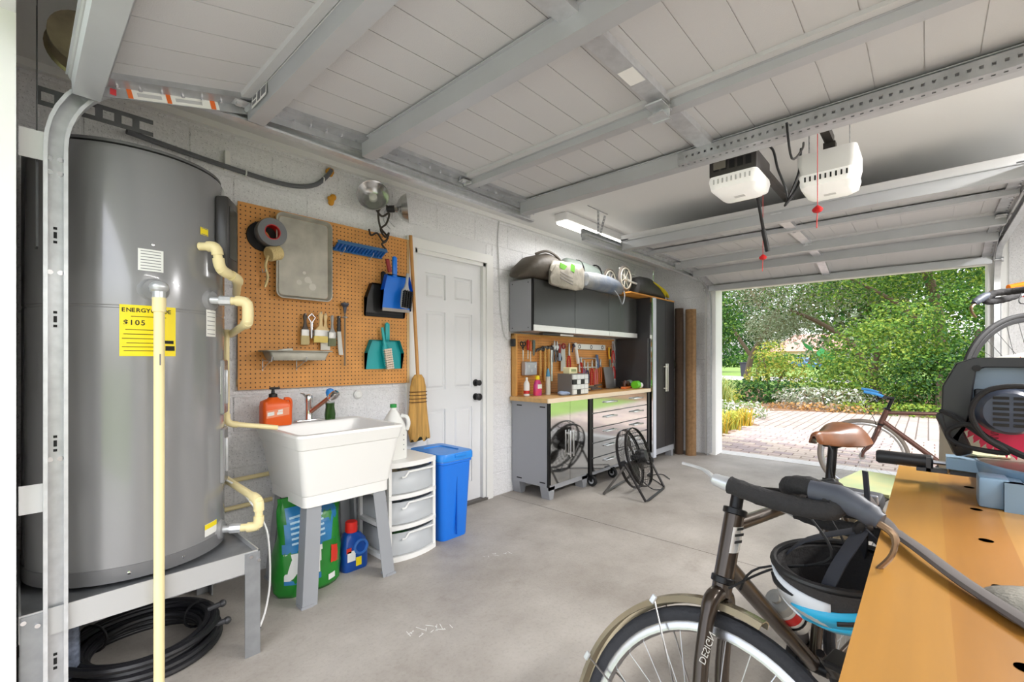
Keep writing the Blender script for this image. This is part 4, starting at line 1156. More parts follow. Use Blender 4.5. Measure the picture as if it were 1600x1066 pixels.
# base unit 2: drawers on casters
b2c = T('drawer_cabinet', 'rolling black-framed cabinet with two columns of mirror steel drawers', 'cabinet', (CX0+.62, CY, 0))
W2 = CX1-CX0-.62
MB().bb((.03, .01, .11), (W2-.03, .42, .845)).build('body', cabg, b2c, 0)
for xx in (0, W2-.05): MB().bb((xx, -.02, .06), (xx+.05, .40, .845)).build('post', blackm, b2c, 0)
colx = [(.06, .06+(W2-.12)/2-.005), (.06+(W2-.12)/2+.005, W2-.06)]
rows_ = [(.70, .842), (.555, .695), (.41, .55), (.265, .405), (.13, .26)]
for ci, (xa_, xb_) in enumerate(colx):
    for (za_, zb_) in rows_:
        o = MB().bb((xa_, -.014-(.01 if ci == 0 else 0), za_+.002), (xb_, .009, zb_-.003)).build('drawer', inox, b2c, 0)
        cxm = (xa_+xb_)/2+.03
        MB().rbox((cxm, -.045, zb_-.05), (.22, .012, .016), .004, 2).bb((cxm-.10, -.04, zb_-.055), (cxm-.085, -.013, zb_-.045)).bb((cxm+.085, -.04, zb_-.055), (cxm+.10, -.013, zb_-.045)).build('handle', alum, o)
MB().bb((.05, .0, .09), (W2-.05, .012, .128)).build('toe_rail', cabg, b2c, 0)
for (x_, y_) in ((.03, -.03), (W2-.03, -.03), (.03, .36), (W2-.03, .36), (.45, -.01)):
    mb = MB().lathe([(.0, -.014), (.03, -.014), (.05, -.012), (.05, .012), (.03, .014), (0, .014)], 24, 0, Matrix.Translation((x_, y_, .05)) @ Matrix.Rotation(PI/2, 4, 'Y'))
    o = mb.build('caster', rubber, b2c)
    MB().cyl((x_-.017, y_, .05), (x_+.017, y_, .05), .026, n=18).build('wheel_disc', galvl, o)
    MB().box((x_+.02, y_, .075), (.004, .03, .06)).box((x_-.02, y_, .075), (.004, .03, .06)).build('fork', blackm, o, 0)
# counter
ct = T('counter_top', 'wooden counter top running over the mirror steel base cabinets', 'counter', (CX0-.04, CY-.03, .846))
MB().bb((0, .006, 0), (CX1-CX0+.04, .44, .036)).build('slab', woodt, ct, 0)
MB().bb((0, -.004, -.002), (CX1-CX0+.04, .006, .037)).build('front_edge', edgew, ct, 0)
ZT = .884
# wall cabinet
wc = T('wall_cabinet', 'grey wall cabinet with three charcoal doors above the tool pegboard', 'cabinet', (3.06, 2.56, 1.475))
WL = 1.92
MB().bb((0, .012, 0), (WL, .27, .46)).build('body', cabg, wc, 0)
for i in range(3):
    w_ = WL/3
    dr = MB().bb((i*w_+.003, -.006, .055), ((i+1)*w_-.003, .014, .457)).build('door', M('charcoal gloss', (78, 79, 78), .22, .5), wc, 0)
    MB().bb((i*w_+.003, -.016, .0), ((i+1)*w_-.003, .014, .052)).build('handle', M('bright strip', (232, 232, 230), .3, .4), dr, 0)
MB().bb((-.001, -.006, 0), (.012, .014, .46)).build('edge_strip', blackm, wc, 0)
for (y_, z_) in ((.05, .43), (.24, .43), (.05, .03), (.24, .03)): MB().cyl((-.002, y_, z_), (.001, y_, z_), .005, n=8).build('plug', ink, wc)
t = T('light_bar', 'slim under-cabinet light bar below the wall cabinet', 'light', (3.55, 2.66, 1.472))
MB().rbox((0, 0, -.012), (.5, .05, .022), .004, 1).build('housing', dk, t); MB().bb((.02, -.027, -.022), (.24, -.02, -.004)).build('lens', white, t, 0)
# tall locker
tl = T('tall_cabinet', 'tall charcoal locker cabinet with steel trim beside the rolled rugs', 'cabinet', (5.03, 2.40, 0))
MB().bb((0, .012, .13), (.64, .43, 1.95)).build('body', cabd, tl, 0)
MB().bb((.0, -.012, .13), (.04, .012, 1.95)).build('steel_strip', inox, tl, 0)
MB().bb((.042, -.02, .06), (.10, .012, 1.95)).build('light_stile', M('pale stile', (214, 218, 228), .35), tl, 0)
for i in (0, 1):
    dr = MB().bb((.105+.265*i, -.012, .15), (.105+.265*i+.26, .012, 1.945)).build('door', M('black door', (52, 52, 55), .3, .5), tl, 0)
    x_ = .355+(.025 if i else -.025)
    MB().rbox((x_, -.04, 1.0), (.016, .012, .34), .004, 2).bb((x_-.006, -.036, .86), (x_+.006, -.012, .875)).bb((x_-.006, -.036, 1.125), (x_+.006, -.012, 1.14)).build('handle', M('ivory handle', (226, 222, 210), .35, .4), dr)
MB().bb((0, -.004, .08), (.64, .012, .148)).build('toe_rail', cabg, tl, 0)
for (x_, y_) in ((0, 0), (.56, 0), (0, .34), (.56, .34)):
    MB().prism([(0, 0), (.08, 0), (.06, -.13), (.02, -.13)], .08, 0, Matrix.Translation((x_, y_+.08, .13)) @ Matrix.Rotation(PI/2, 4, 'X')).build('foot', cabg, tl, 0)

# second pegboard with frame
pb = T('tool_pegboard', 'wood framed brown pegboard above the counter, hung with tools', 'pegboard', (3.09, 2.835, ZT))
PW, PH = 1.80, .57
MB().bb((0, 0, 0), (PW, .006, PH)).build('board', peg_material('pegboard amber', (222, 156, 82)), pb, 0)
for a, b in (((-.0, -.05, 0), (.02, .01, PH)), ((0, -.03, PH-.012), (PW, .01, PH+.006))): MB().bb(a, b).build('frame', M('frame pine', (214, 158, 84), .5, var=(9, .12)), pb, 0)
tag(MB().bb((5.0-.015, 2.42, ZT), (5.028, 2.83, 1.47)).build('side_panel', cabd, None, 0), 'charcoal end panel between the tool pegboard and the tall locker', 'panel')
YT = 2.80
TH, CT, ST = math.radians(42.5), math.cos(math.radians(42.5)), math.sin(math.radians(42.5))
def at(u, v, Y):
    """point of the plane y=Y seen at photo pixel (u, v); used to measure the tool board"""
    r_ = (u-800)/710; k = Y/(ST-r_*CT)
    return ((CT+r_*ST)*k, Y, 1.22+(562-v)/710*k)
G_T = 'hand tools on the tool pegboard'
def tl_at(name, label, cat, u, v, y=YT):
    x_, _, z_ = at(u, v, y); z_ = min(z_, ZT+PH-.02)
    t = T(name, label, cat, (x_, y, z_), group=G_T)
    MB().tube([(0, .035, .004), (0, -.014, .0), (0, -.018, .008)], .002, 5).build('hook', wire, t)
    return t
redg = M('red grip', (190, 30, 34), .4); greyg = M('grey grip', (120, 124, 128), .4); greeng = M('green grey grip', (92, 108, 104), .4); yelg = M('yellow grip', (226, 176, 40), .4); orgg = M('orange grip', (206, 108, 48), .45); blueg = M('navy grip', (50, 62, 96), .4); lilac = M('lilac grip', (140, 110, 150), .4)
hamw = M('hammer wood', (216, 168, 92), .5, var=(10, .12))
def pliers(label, u, v, col, L_=.2, jaws=.06, name='pliers'):
    t = tl_at(name, label, 'pliers', u, v)
    MB().loft([rrect(.012, .014, .004, .03, 2), rrect(.026, .014, .005, -.01, 2), rrect(.03, .016, .006, -jaws, 2)]).cyl((0, -.01, -jaws+.01), (0, .01, -jaws+.01), .012, n=12).build('jaws', steel, t)
    for q in (-1, 1):
        MB().tube(smoothpath([(q*.008, 0, -jaws), (q*.02, 0, -jaws-.04), (q*.026, 0, -jaws-.09), (q*.022, 0, -L_)], 4), [.007]*4+[.009]*9, 8).build('handle', col, t)
    return t
def screwdriver(label, u, v, col, L_=.2, shaft=.09):
    t = tl_at('screwdriver', label, 'screwdriver', u, v)
    MB().lathe([(.006, .012), (.014, 0), (.015, -.04), (.011, -.07), (.014, -L_+shaft), (.006, -L_+shaft-.006)], 10).build('handle', col, t)
    MB().cyl((0, 0, -L_+shaft), (0, 0, -L_), .0035, n=6).build('shaft', steel, t)
def hammer(label, u, v, L_, headw):
    t = tl_at('hammer', label, 'hammer', u, v)
    MB().loft([rrect(.018, .024, .006, .0, 3), rrect(.02, .026, .008, -L_*.4, 3), rrect(.028, .03, .01, -L_*.8, 3), rrect(.026, .028, .01, -L_, 3)]).build('handle', hamw, t)
    MB().cyl((-headw*.4, 0, .0), (headw*.45, 0, .0), .014, n=12).cyl((headw*.45, 0, 0), (headw*.6, 0, 0), .019, n=12).tube([(-headw*.35, 0, 0), (-headw*.6, 0, -.006), (-headw*.75, 0, -.03)], [.013, .01, .004], 8).build('head', dk, t)
def scissors(label, u, v, hm):
    t = tl_at('scissors', label, 'scissors', u, v)
    for q in (-1, 1):
        MB().torus((q*.018, 0, -.02), .018, .006, axis='y', n=18, k=6).tube([(q*.014, 0, -.038), (-q*.004, 0, -.08)], .006, 6).build('handle', hm, t)
        MB().prism([(-.006, 0), (.006, 0), (q*.001, -.12)], .003, 0, Matrix.Translation((q*.004, .002*q, -.075)) @ Matrix.Rotation(PI/2, 4, 'X')).build('blade', steel, t, 0)
scissors('scissors with black finger loops at the left end of the tool board', 817, 534, black)
screwdriver('red handled screwdriver beside the black scissors', 825, 533, redg, .17)
screwdriver('short orange handled screwdriver beside the red one', 829, 535, orgg, .20, .12)
t = tl_at('rasp', 'grey-green handled rasp left of the hammers', 'rasp', 834, 533)
MB().loft([rrect(.03, .02, .008, .01, 3), rrect(.034, .02, .008, -.06, 3), rrect(.026, .014, .005, -.075, 3), rrect(.02, .008, .002, -.14, 3)]).build('body', greeng, t)
hammer('short wooden hammer with thick pale handle on the tool board', 844, 546, .26, .09)
hammer('claw hammer with slim pale handle, middle of the three hammers', 851.5, 543, .33, .09)
hammer('long handled hammer nearest the steel square on the tool board', 857, 544, .36, .10)
t = tl_at('steel_square', 'long bright steel square hanging right of the hammers', 'square', 862, 540)
MB().bb((-.014, -.002, -.36), (.014, .002, 0)).bb((-.014, -.002, -.03), (.13, .002, 0)).build('blade', galvl, t, 0)
pliers('grey snips with bright blades beside the steel square', 866, 537, greyg, .19)
pliers('small dark grey pliers right of the grey snips', 870, 538, dk, .17)
t = tl_at('putty_knife', 'putty knife with dark red handle on the tool board', 'putty knife', 874.5, 538)
MB().loft([rrect(.028, .018, .007, 0, 3), rrect(.03, .018, .007, -.07, 3), rrect(.02, .014, .005, -.09, 3)]).build('handle', M('maroon plastic', (146, 40, 42), .5), t)
MB().prism([(-.012, 0), (.012, 0), (.04, -.05), (.04, -.08), (-.04, -.08), (-.04, -.05)], .002, 0, Matrix.Translation((0, 0, -.09)) @ Matrix.Rotation(PI/2, 4, 'X')).build('blade', M('blue steel', (140, 146, 170), .35, .7), t, 0)
t = tl_at('hand_saw', 'broad steel saw blade with dark handle on the tool board', 'saw', 880, 541)
MB().prism([(-.035, .0), (.03, .0), (.045, -.26), (-.045, -.26)], .002, 0, Matrix.Rotation(PI/2, 4, 'X')).build('blade', M('saw steel', (176, 172, 172), .35, .7), t, 0)
MB().torus((0, -.006, -.0), .025, .009, axis='y', n=18, k=6).build('handle', M('maroon plastic', (146, 40, 42), .5), t)
pliers('large pliers with fat red grips right of the saw blade', 889, 541, redg, .30, .10)
t = tl_at('caulking_gun', 'white caulking gun slanting under the spirit level', 'caulking gun', 896, 536)
MB().cyl((0, -.02, .0), (.06, -.02, -.22), .018, n=14).build('barrel', white, t); MB().box((-.012, -.02, -.03), (.05, .02, .02), (0, .4, 0)).tube([(-.0, -.02, .0), (-.04, -.02, -.06), (-.05, -.02, -.1)], .006, 6).build('trigger', blueg, t)
# spirit level
xa_, _, za_ = at(898, 535, YT); xb_, _, _ = at(945, 539, YT)
t = T('spirit_level', 'long white spirit level with three round vials on the tool board', 'level', (xa_, YT, 1.36), group=G_T)
MB().rbox(((xb_-xa_)/2, 0, 0), (xb_-xa_, .022, .06), .003, 1).build('body', M('level white', (226, 226, 224), .35, .2), t)
for k in (.12, .5, .88): MB().lathe([(.022, -.012), (.022, .013), (.014, .013), (.014, .0), (0, .0)], 18, 0, Matrix.Translation(((xb_-xa_)*k, 0, 0)) @ Matrix.Rotation(PI/2, 4, 'X')).build('vial', black, t)
MB().tube([(.1, .04, .032), (.1, -.014, .03)], .002, 5).build('hook', wire, t)
# hacksaw-like coping saw with blue handle
xa_, _, za_ = at(905, 551, YT); xb_, _, _ = at(931, 556, YT)
t = T('hacksaw', 'hacksaw with straight frame and blue grip below the spirit level', 'saw', (xa_, YT, 1.235), group=G_T)
Lh = xb_-xa_
MB().tube([(0, 0, -.1), (0, 0, 0), (Lh, 0, 0), (Lh, 0, -.05)], .006, 8).build('frame', galvl, t); MB().bb((0, -.002, -.108), (Lh, .001, -.095)).build('blade', steel, t, 0)
MB().loft([rrect(.035, .024, .01, .04, 3), rrect(.05, .026, .011, -.04, 3, .01), rrect(.04, .024, .01, -.11, 3, .02)], 0, Matrix.Translation((Lh+.02, 0, 0))).build('grip', M('blue grip', (74, 96, 140), .4), t)
MB().tube([(.1, .04, .008), (.1, -.014, .004)], .002, 5).build('hook', wire, t)
pliers('upright red handled bar clamp in the pliers row', 907.5, 562, redg, .16, .03)
for i, (u, v, c_, L_, nm) in enumerate(((905, 573, orgg, .17, 'orange handled pliers at the left of the pliers row'), (913, 567, lilac, .22, 'lilac handled pliers in the pliers row'), (918, 570, blueg, .21, 'navy handled pliers in the pliers row'), (925, 567, redg, .27, 'long red handled pliers in the middle of the pliers row'), (931.5, 568, M('pink grip', (214, 110, 120), .4), .25, 'pink handled pliers in the pliers row'), (938, 565, orgg, .24, 'orange leather pliers pouch end of the row'))):
    pliers(nm, u, v, c_, L_)
t = tl_at('utility_knife', 'yellow and black utility knife at the right end of the tool board', 'knife', 952, 543)
MB().loft([rrect(.03, .02, .007, 0, 3), rrect(.046, .022, .008, -.04, 3), rrect(.04, .02, .007, -.12, 3, .01), rrect(.03, .018, .006, -.14, 3, .01)]).build('body', yelg, t)
MB().bb((-.004, -.013, -.11), (.02, -.009, -.02)).build('slider', black, t, 0)
screwdriver('long thin screwdriver below the yellow knife', 953, 563, greeng, .24, .17)
for i, (u, v, lb) in enumerate(((958, 541, 'upper red clamp at the right edge of the tool board'), (959, 566, 'lower red clamp at the right edge of the tool board'))):
    pliers(lb, u, v, redg, .2, .05)
# outlet box plate
x_, _, z_ = at(827, 576, YT)
t = T('electrical_box', 'grey metal electrical box low on the tool board', 'box', (x_, YT, z_))
MB().rbox((0, 0, 0), (.17, .06, .13), .008, 1).build('box', M('light grey metal', (186, 190, 196), .4, .4), t)
for dx in (-.04, 0, .05): MB().rbox((dx, -.032, .02 if dx else -.02), (.022, .006, .03), .002, 1).build('knockout', galvl, t)
tag(MB().rbox((3.07, 2.80, 1.375), (.03, .05, .07), .006, 1).build('wall_switch', black), 'small black switch on the wall left of the tool board', 'switch')

# ---------------------------------------------------------------- on the counter
t = T('white_bottle', 'slim white squeeze bottle with red print on the counter', 'bottle', (3.19, 2.74, ZT))
MB().lathe([(.026, 0), (.028, .006), (.028, .11), (.02, .13), (.012, .14), (.012, .17), (.0, .172)], 18).build('body', white, t); MB().lathe([(.0285, .02), (.0285, .05)], 18, cap=False).build('band', redp, t)
t = T('purple_bottle', 'pink and purple cleaner bottle with yellow cap on the counter', 'bottle', (3.30, 2.70, ZT))
MB().loft([rrect(.085, .05, .02, 0, 4), rrect(.09, .055, .022, .03, 4), rrect(.085, .05, .02, .10, 4), rrect(.05, .04, .016, .14, 4), rrect(.03, .03, .012, .15, 4)]).build('body', M('pink purple', (196, 70, 150), .35, col2=(226, 60, 90), var=(18, .3)), t)
MB().lathe([(.02, .148), (.022, .16), (.018, .185), (0, .186)], 16).build('cap', yel, t); MB().rbox((0, -.028, .085), (.06, .003, .04), .001, 1).build('label', paper, t, 0)
t = T('caulk_tube', 'clear caulk tube with blue nozzle standing on the counter', 'tube', (3.46, 2.70, ZT))
MB().lathe([(.024, 0), (.024, .17), (.012, .18)], 16).build('body', M('translucent tube', (206, 206, 196), .35), t); MB().lathe([(.021, .17), (.018, .2), (.008, .25), (0, .252)], 14).build('nozzle', M('blue nozzle', (80, 150, 190), .4), t)
o = MB()
for i in range(8): o.ball((rnd.uniform(-.1, .1), rnd.uniform(-.03, .03), .018), (.05, .03, rnd.uniform(.012, .022)), 8)
o = o.build('work_gloves', M('grey blue cloth', (150, 166, 196), .9), None, 60); o.location = (3.48, 2.53, ZT); tag(o, 'crumpled grey-blue cloth lying on the front of the counter', 'cloth')
# organizer
og = T('parts_organizer', 'grey parts organizer with small white drawers on the counter', 'organizer', (3.66, 2.55, ZT))
MB().bb((-.14, -.08, 0), (.14, .08, .20)).build('case', M('organizer grey', (112, 110, 108), .5), og, 0)
for i in range(4):
    for j in range(4):
        o = MB().bb((-.128+.065*i, -.094, .008+.047*j), (-.128+.065*i+.06, -.075, .008+.047*j+.043)).build('drawer', black if (i, j) in ((0, 2), (2, 2), (1, 0)) else M('clear drawer', (222, 226, 226), .25), og, 0)
t = T('small_box', 'pale yellow card box on top of the parts organizer', 'box', (3.63, 2.56, ZT+.2)); MB().rbox((0, 0, .03), (.13, .08, .06), .004, 1).build('carton', M('pale yellow card', (238, 232, 186), .6), t); MB().bb((-.04, -.0415, .02), (.04, -.04, .045)).build('print', M('olive print', (150, 160, 110), .6), t, 0)
t = T('wrench_pile', 'heap of loose wrenches and bits on the counter', 'tools', (4.12, 2.66, ZT))
for i in range(9):
    a = rnd.uniform(-.6, .6); x_, y_ = rnd.uniform(-.2, .2), rnd.uniform(-.06, .08)
    dxy = V(math.cos(a), math.sin(a), 0)*.07
    MB().tube([V(x_, y_, .012+.006*i)-dxy, V(x_, y_, .012+.006*i)+dxy], .008, 6).torus(V(x_, y_, .012+.006*i)+dxy*1.2, .014, .006, n=12, k=5).build('wrench', dk if i % 3 else M('tan rod', (190, 160, 120), .5), t)
t = T('steel_plate', 'grey steel plate leaning at the back right of the counter', 'plate', (4.70, 2.76, ZT))
MB().box((0, 0, .125), (.20, .006, .25), (-.16, 0, 0)).build('sheet', M('grey plate', (150, 148, 146), .4, .6), t, 0); MB().box((0, -.03, .004), (.2, .05, .006)).build('lip', MATS['grey plate'], t, 0)
t = T('hand_plane', 'brown wood and iron hand plane at the right of the counter', 'plane', (4.78, 2.58, ZT), rz=.2)
MB().rbox((0, 0, .012), (.24, .06, .024), .004, 1).build('sole', orgg, t); MB().tube(smoothpath([(-.08, 0, .02), (-.085, 0, .06), (-.06, 0, .09)], 4), .014, 8).build('tote', M('dark plane wood', (70, 40, 26), .4), t); MB().ball((.07, 0, .05), (.02, .02, .028)).box((0, 0, .05), (.10, .045, .03), (0, .5, 0)).build('frog', M('dark plane wood', (70, 40, 26), .4), t)
t = T('tape_dispenser', 'bright green roll and white spool at the right end of the counter', 'roll', (4.88, 2.50, ZT))
MB().cyl((-.06, 0, .045), (.02, 0, .045), .044, n=22).build('green_roll', M('lime green', (100, 190, 40), .45), t); MB().cyl((.025, -.01, .035), (.07, -.01, .035), .034, n=20).build('spool', white, t)
t = T('flashlight', 'black and grey flashlight lying at the back of the counter end', 'flashlight', (4.88, 2.64, ZT))
MB().cyl((-.12, 0, .05), (.06, -.0, .05), .03, n=18).box((-.03, 0, .012), (.2, .05, .024)).build('barrel', black, t); MB().lathe([(.03, 0), (.045, .02), (.045, .05), (.0, .051)], 20, 0, Matrix.Translation((.05, 0, .05)) @ Matrix.Rotation(PI/2, 4, 'Y')).build('head', M('grey green', (120, 134, 126), .4), t)

# ---------------------------------------------------------------- on top of the cabinets
ZW = 1.936
t = T('garment_bag', 'dark brown folded duffel bag on top of the wall cabinet', 'bag', (3.26, 2.66, ZW))
bagm = M('brown nylon', (80, 72, 62), .6, bump=(14, .5), var=(7, .2))
def blob(secdefs, mt, name, parent, seed=0, n=28, amp=.012):
    r0 = random.Random(seed); secs = []
    ph = [r0.uniform(0, 6) for _ in range(4)]
    for (x_, y_, z_, a_, b_) in secdefs:
        secs.append([(x_+amp*.6*math.sin(3*t_+ph[0]), y_+a_*math.copysign(abs(math.cos(t_))**.8, math.cos(t_))*(1+amp*3*math.sin(4*t_+ph[1]+x_*9)), z_+b_*math.copysign(abs(math.sin(t_))**.8, math.sin(t_))*(1+amp*3*math.sin(5*t_+ph[2]+x_*13))) for t_ in [2*PI*i/n for i in range(n)]])
    return MB().loft(secs).build(name, mt, parent, 60)
blob([(-.32, .0, .02, .05, .02), (-.26, 0, .06, .12, .055), (-.12, 0, .11, .15, .11), (.05, 0, .135, .155, .132), (.16, 0, .13, .155, .125), (.30, .01, .12, .15, .115), (.40, .02, .09, .12, .085), (.43, .02, .06, .06, .04)], bagm, 'body', t, 1)
MB().tube(smoothpath([(-.1, -.05, .235), (.0, -.1, .27), (.12, -.12, .24), (.2, -.13, .18)], 5), .012, 6).build('strap', bagm, t)
t = T('plastic_bag', 'printed clear plastic bag hanging over the wall cabinet front', 'bag', (3.42, 2.49, ZW-.06))
blob([(-.20, .0, .08, .012, .06), (-.15, 0, .12, .03, .11), (.0, -.005, .13, .035, .125), (.18, 0, .13, .035, .125), (.30, .01, .14, .03, .12), (.36, .02, .15, .012, .08)], M('silver plastic', (176, 170, 158), .3, var=(9, .35), bump=(14, .9)), 'body', t, 3, amp=.02)
for (x_, z_, w_, h_) in ((-.05, .19, .10, .05), (.1, .2, .06, .07)): MB().box((x_, -.036, z_), (w_, .006, h_), (0, .2, 0)).build('print', M('lime print', (110, 180, 60), .5), t, 0)
for k in range(3): MB().box((.0, -.041, .12-.028*k), (.2, .004, .01), (0, .2, 0)).build('print_line', M('grey text', (150, 146, 142), .5), t, 0)
t = T('rolled_blanket', 'rolled grey-green sleeping bag behind on top of the wall cabinet', 'roll', (4.05, 2.74, ZW+.0))
blob([(-.30, 0, .16, .05, .14), (-.26, 0, .16, .09, .16), (.0, 0, .165, .095, .165), (.3, 0, .155, .09, .155), (.52, 0, .13, .085, .13), (.56, 0, .12, .04, .08)], M('grey green nylon', (128, 138, 132), .55, bump=(16, .4)), 'roll', t, 4)
for x_ in (-.05, .3): MB().tube([(x_, .1*math.cos(a), .165+.168*math.sin(a)) for a in [2*PI*i/24 for i in range(24)]], .009, 6, closed=True).build('strap', rubber, t)
t = T('denim_roll', 'folded blue-grey denim bundle on top of the wall cabinet', 'bundle', (4.02, 2.56, ZW))
blob([(-.22, 0, .08, .04, .05), (-.20, 0, .085, .09, .08), (.0, 0, .09, .1, .088), (.25, 0, .09, .1, .088), (.42, 0, .08, .1, .078), (.52, 0, .055, .08, .05), (.54, 0, .05, .05, .03)], M('denim', (104, 116, 136), .85, bump=(40, .3), col2=(150, 150, 146), var=(5, .2)), 'bundle', t, 5)
MB().tube(smoothpath([(.3, -.09, .02), (.33, -.12, -.04), (.4, -.125, -.12), (.46, -.12, -.03), (.5, -.09, .04)], 5), .006, 6).build('strap', greyg, t)
# plank
tag(MB().box((5.10, 2.50, 1.958), (1.15, .22, .016), (0, 0, 0)).build('plank', M('orange plank', (218, 150, 66), .5, var=(6, .15)), None, 0), 'thin orange plank lying across the tops of the cabinets', 'plank')
# push cart folded with wheels
pc = T('golf_trolley', 'folded white-framed trolley with spoked wheels on top of the cabinets', 'trolley', (4.62, 2.56, 1.966))
for (dx, dy, R_) in ((-.02, -.06, .15), (-.08, .10, .14)):
    w = MB().torus((dx, dy, R_+.01), R_-.02, .016, axis='y', n=32, k=8, mat=None).build('tyre', M('grey tyre', (120, 112, 104), .7), pc)
    MB().torus((dx, dy-.012, R_+.01), R_-.036, .008, axis='y', n=32, k=6).build('rim', M('ivory plastic', (226, 220, 206), .4), w)
    mb = MB()
    for i in range(7):
        a = 2*PI*i/7; mb.cyl((dx, dy, R_+.01), (dx+(R_-.036)*math.cos(a), dy, R_+.01+(R_-.036)*math.sin(a)), .005, n=6)
    mb.cyl((dx, dy-.02, R_+.01), (dx, dy+.02, R_+.01), .022, n=12); mb.build('spokes', M('ivory plastic', (226, 220, 206), .4), w)
MB().tube(smoothpath([(-.08, -.02, .28), (.0, -.06, .16), (.15, -.08, .13), (.4, -.08, .12), (.6, -.06, .07)], 5), .011, 8).tube(smoothpath([(.25, .02, .12), (.25, .02, .25), (.48, .0, .23), (.62, 0, .16), (.56, 0, .10)], 5), .008, 8).build('frame', white, pc)
t = T('black_bag', 'black rubber mat bag with yellow straps at the right end of the plank', 'bag', (5.12, 2.50, 1.967))
blob([(-.30, 0, .09, .07, .08), (-.24, 0, .11, .10, .108), (-.05, 0, .115, .11, .112), (.15, 0, .095, .10, .09), (.35, 0, .05, .08, .048), (.45, 0, .03, .04, .025)], M('black bag cloth', (58, 58, 58), .6, bump=(14, .4)), 'body', t, 8)
for x_, k in ((.2, .0), (.3, .02)): MB().tube(smoothpath([(x_-.22, -.09, .17-k), (x_-.08, -.11, .13-k), (x_+.05, -.10, .085-k), (x_+.17, -.06, .04)], 5), .02, 8, flat=.4).build('strap', M('yellow strap', (214, 196, 40), .5), t)
MB().tube(smoothpath([(.44, -.06, .02), (.46, -.09, -.02), (.455, -.10, -.10), (.46, -.10, -.14)], 4), .008, 6).build('cord', black, t)
tag(MB().tube(smoothpath([(5.678, 2.42, 1.25), (5.682, 2.40, 1.2), (5.682, 2.39, 1.15), (5.682, 2.41, 1.1)], 4), .012, 6).build('key_lanyard', M('dark lanyard', (40, 42, 30), .7)), 'dark lanyard hanging at the side of the tall locker', 'lanyard')

# ---------------------------------------------------------------- rolled rugs in the corner
rugm = M('brown rug backing', (140, 108, 74), .9, var=(30, .2), bump=(90, .4))
def rug(label, x, y, h, r_, mt, tiltx, name='rolled_rug'):
    t = T(name, label, 'rug', (x, y, 0), rot=(0, tiltx, 0))
    pts = []; n = 80
    for i in range(n):
        a = i*2*PI*2.6/n; q = r_*(.35+.65*i/n); pts.append((q*math.cos(a), q*math.sin(a)))
    inner = [(p[0]*.93, p[1]*.93) for p in reversed(pts)]
    vs = []; fs = []
    N = len(pts)
    for z in (0, h):
        vs += [(p[0], p[1], z) for p in pts]+[(p[0]*.9, p[1]*.9, z) for p in pts]
    for i in range(N-1):
        fs += [(i, i+1, 2*N+i+1, 2*N+i), (N+i+1, N+i, 3*N+i, 3*N+i+1), (i, N+i, N+i+1, i+1), (2*N+i, 2*N+i+1, 3*N+i+1, 3*N+i)]
    fs += [(N-1, 2*N-1, 4*N-1, 3*N-1), (0, 2*N, 3*N, N)]
    MB().add(vs, fs).build('roll', mt, t, 50)
    return t
rug('brown rolled rug standing in the corner, nearest the far opening', 5.83, 2.235, 1.86, .075, rugm, 0)
rug('darker rolled rug standing in the corner beside the tall locker', 5.80, 2.375, 1.88, .06, M('dark rug', (74, 56, 42), .9, var=(30, .2)), 0)

tag(MB().tube(smoothpath([(2.93, 2.842, 2.46), (2.915, 2.842, 2.3), (2.93, 2.842, 2.0), (2.945, 2.842, 1.7), (2.99, 2.842, 1.47), (3.03, 2.842, 1.40)], 6), .005, 6).build('wall_cable', M('painted cable', (206, 206, 206), .5)), 'thin painted cable running down the wall left of the wall cabinet', 'cable')
# ================================================================ floor fan
fan = T('floor_fan', 'black wire drum floor fan tilted up in front of the steel drawers', 'fan', (3.86, 2.00, 0), rz=math.radians(8))
FT = Matrix.Translation((0, 0, .315)) @ Matrix.Rotation(-PI/2-.30, 4, 'X')     # local z = blowing direction (+y)
def fmb(build):
    t_ = MB(); build(t_); o = MB(); o.add(t_.v, t_.f, 0, FT); return o
gm = M('dark wire', (46, 44, 44), .35, .6)
def guard(z, bulge, R_=.265, rings=7):
    def f(mb):
        for i in range(1, rings+1):
            q = R_*i/rings; zz_ = z+bulge*(1-(i/rings)**2)
            mb.tube([(q*math.cos(a), q*math.sin(a), zz_) for a in [2*PI*k/36 for k in range(36)]], .0015 if i < rings else .005, 5, closed=True)
        for k in range(30):
            a = 2*PI*k/30
            mb.tube([(q*math.cos(a), q*math.sin(a), z+bulge*(1-(q/R_)**2)) for q in (.05, .12, .19, R_)], .0012, 4)
    return f
fmb(guard(.055, .03)).build('front_guard', gm, fan)
fmb(guard(-.055, -.03)).build('rear_guard', gm, fan)
def band(mb):
    mb.lathe([(.268, -.05), (.272, -.05), (.272, -.03), (.268, -.03), (.268, -.05)], 48, cap=False)
    mb.lathe([(.268, .03), (.272, .03), (.272, .05), (.268, .05), (.268, .03)], 48, cap=False)
    for k in range(12):
        a = 2*PI*k/12; mb.cyl((.268*math.cos(a), .268*math.sin(a), -.055), (.268*math.cos(a), .268*math.sin(a), .055), .003, n=5)
fmb(band).build('drum_band', gm, fan)
fmb(lambda mb: mb.lathe([(0, -.12), (.05, -.115), (.06, -.09), (.06, -.03), (.03, -.02), (.03, .03), (0, .035)], 24)).build('motor', black, fan)
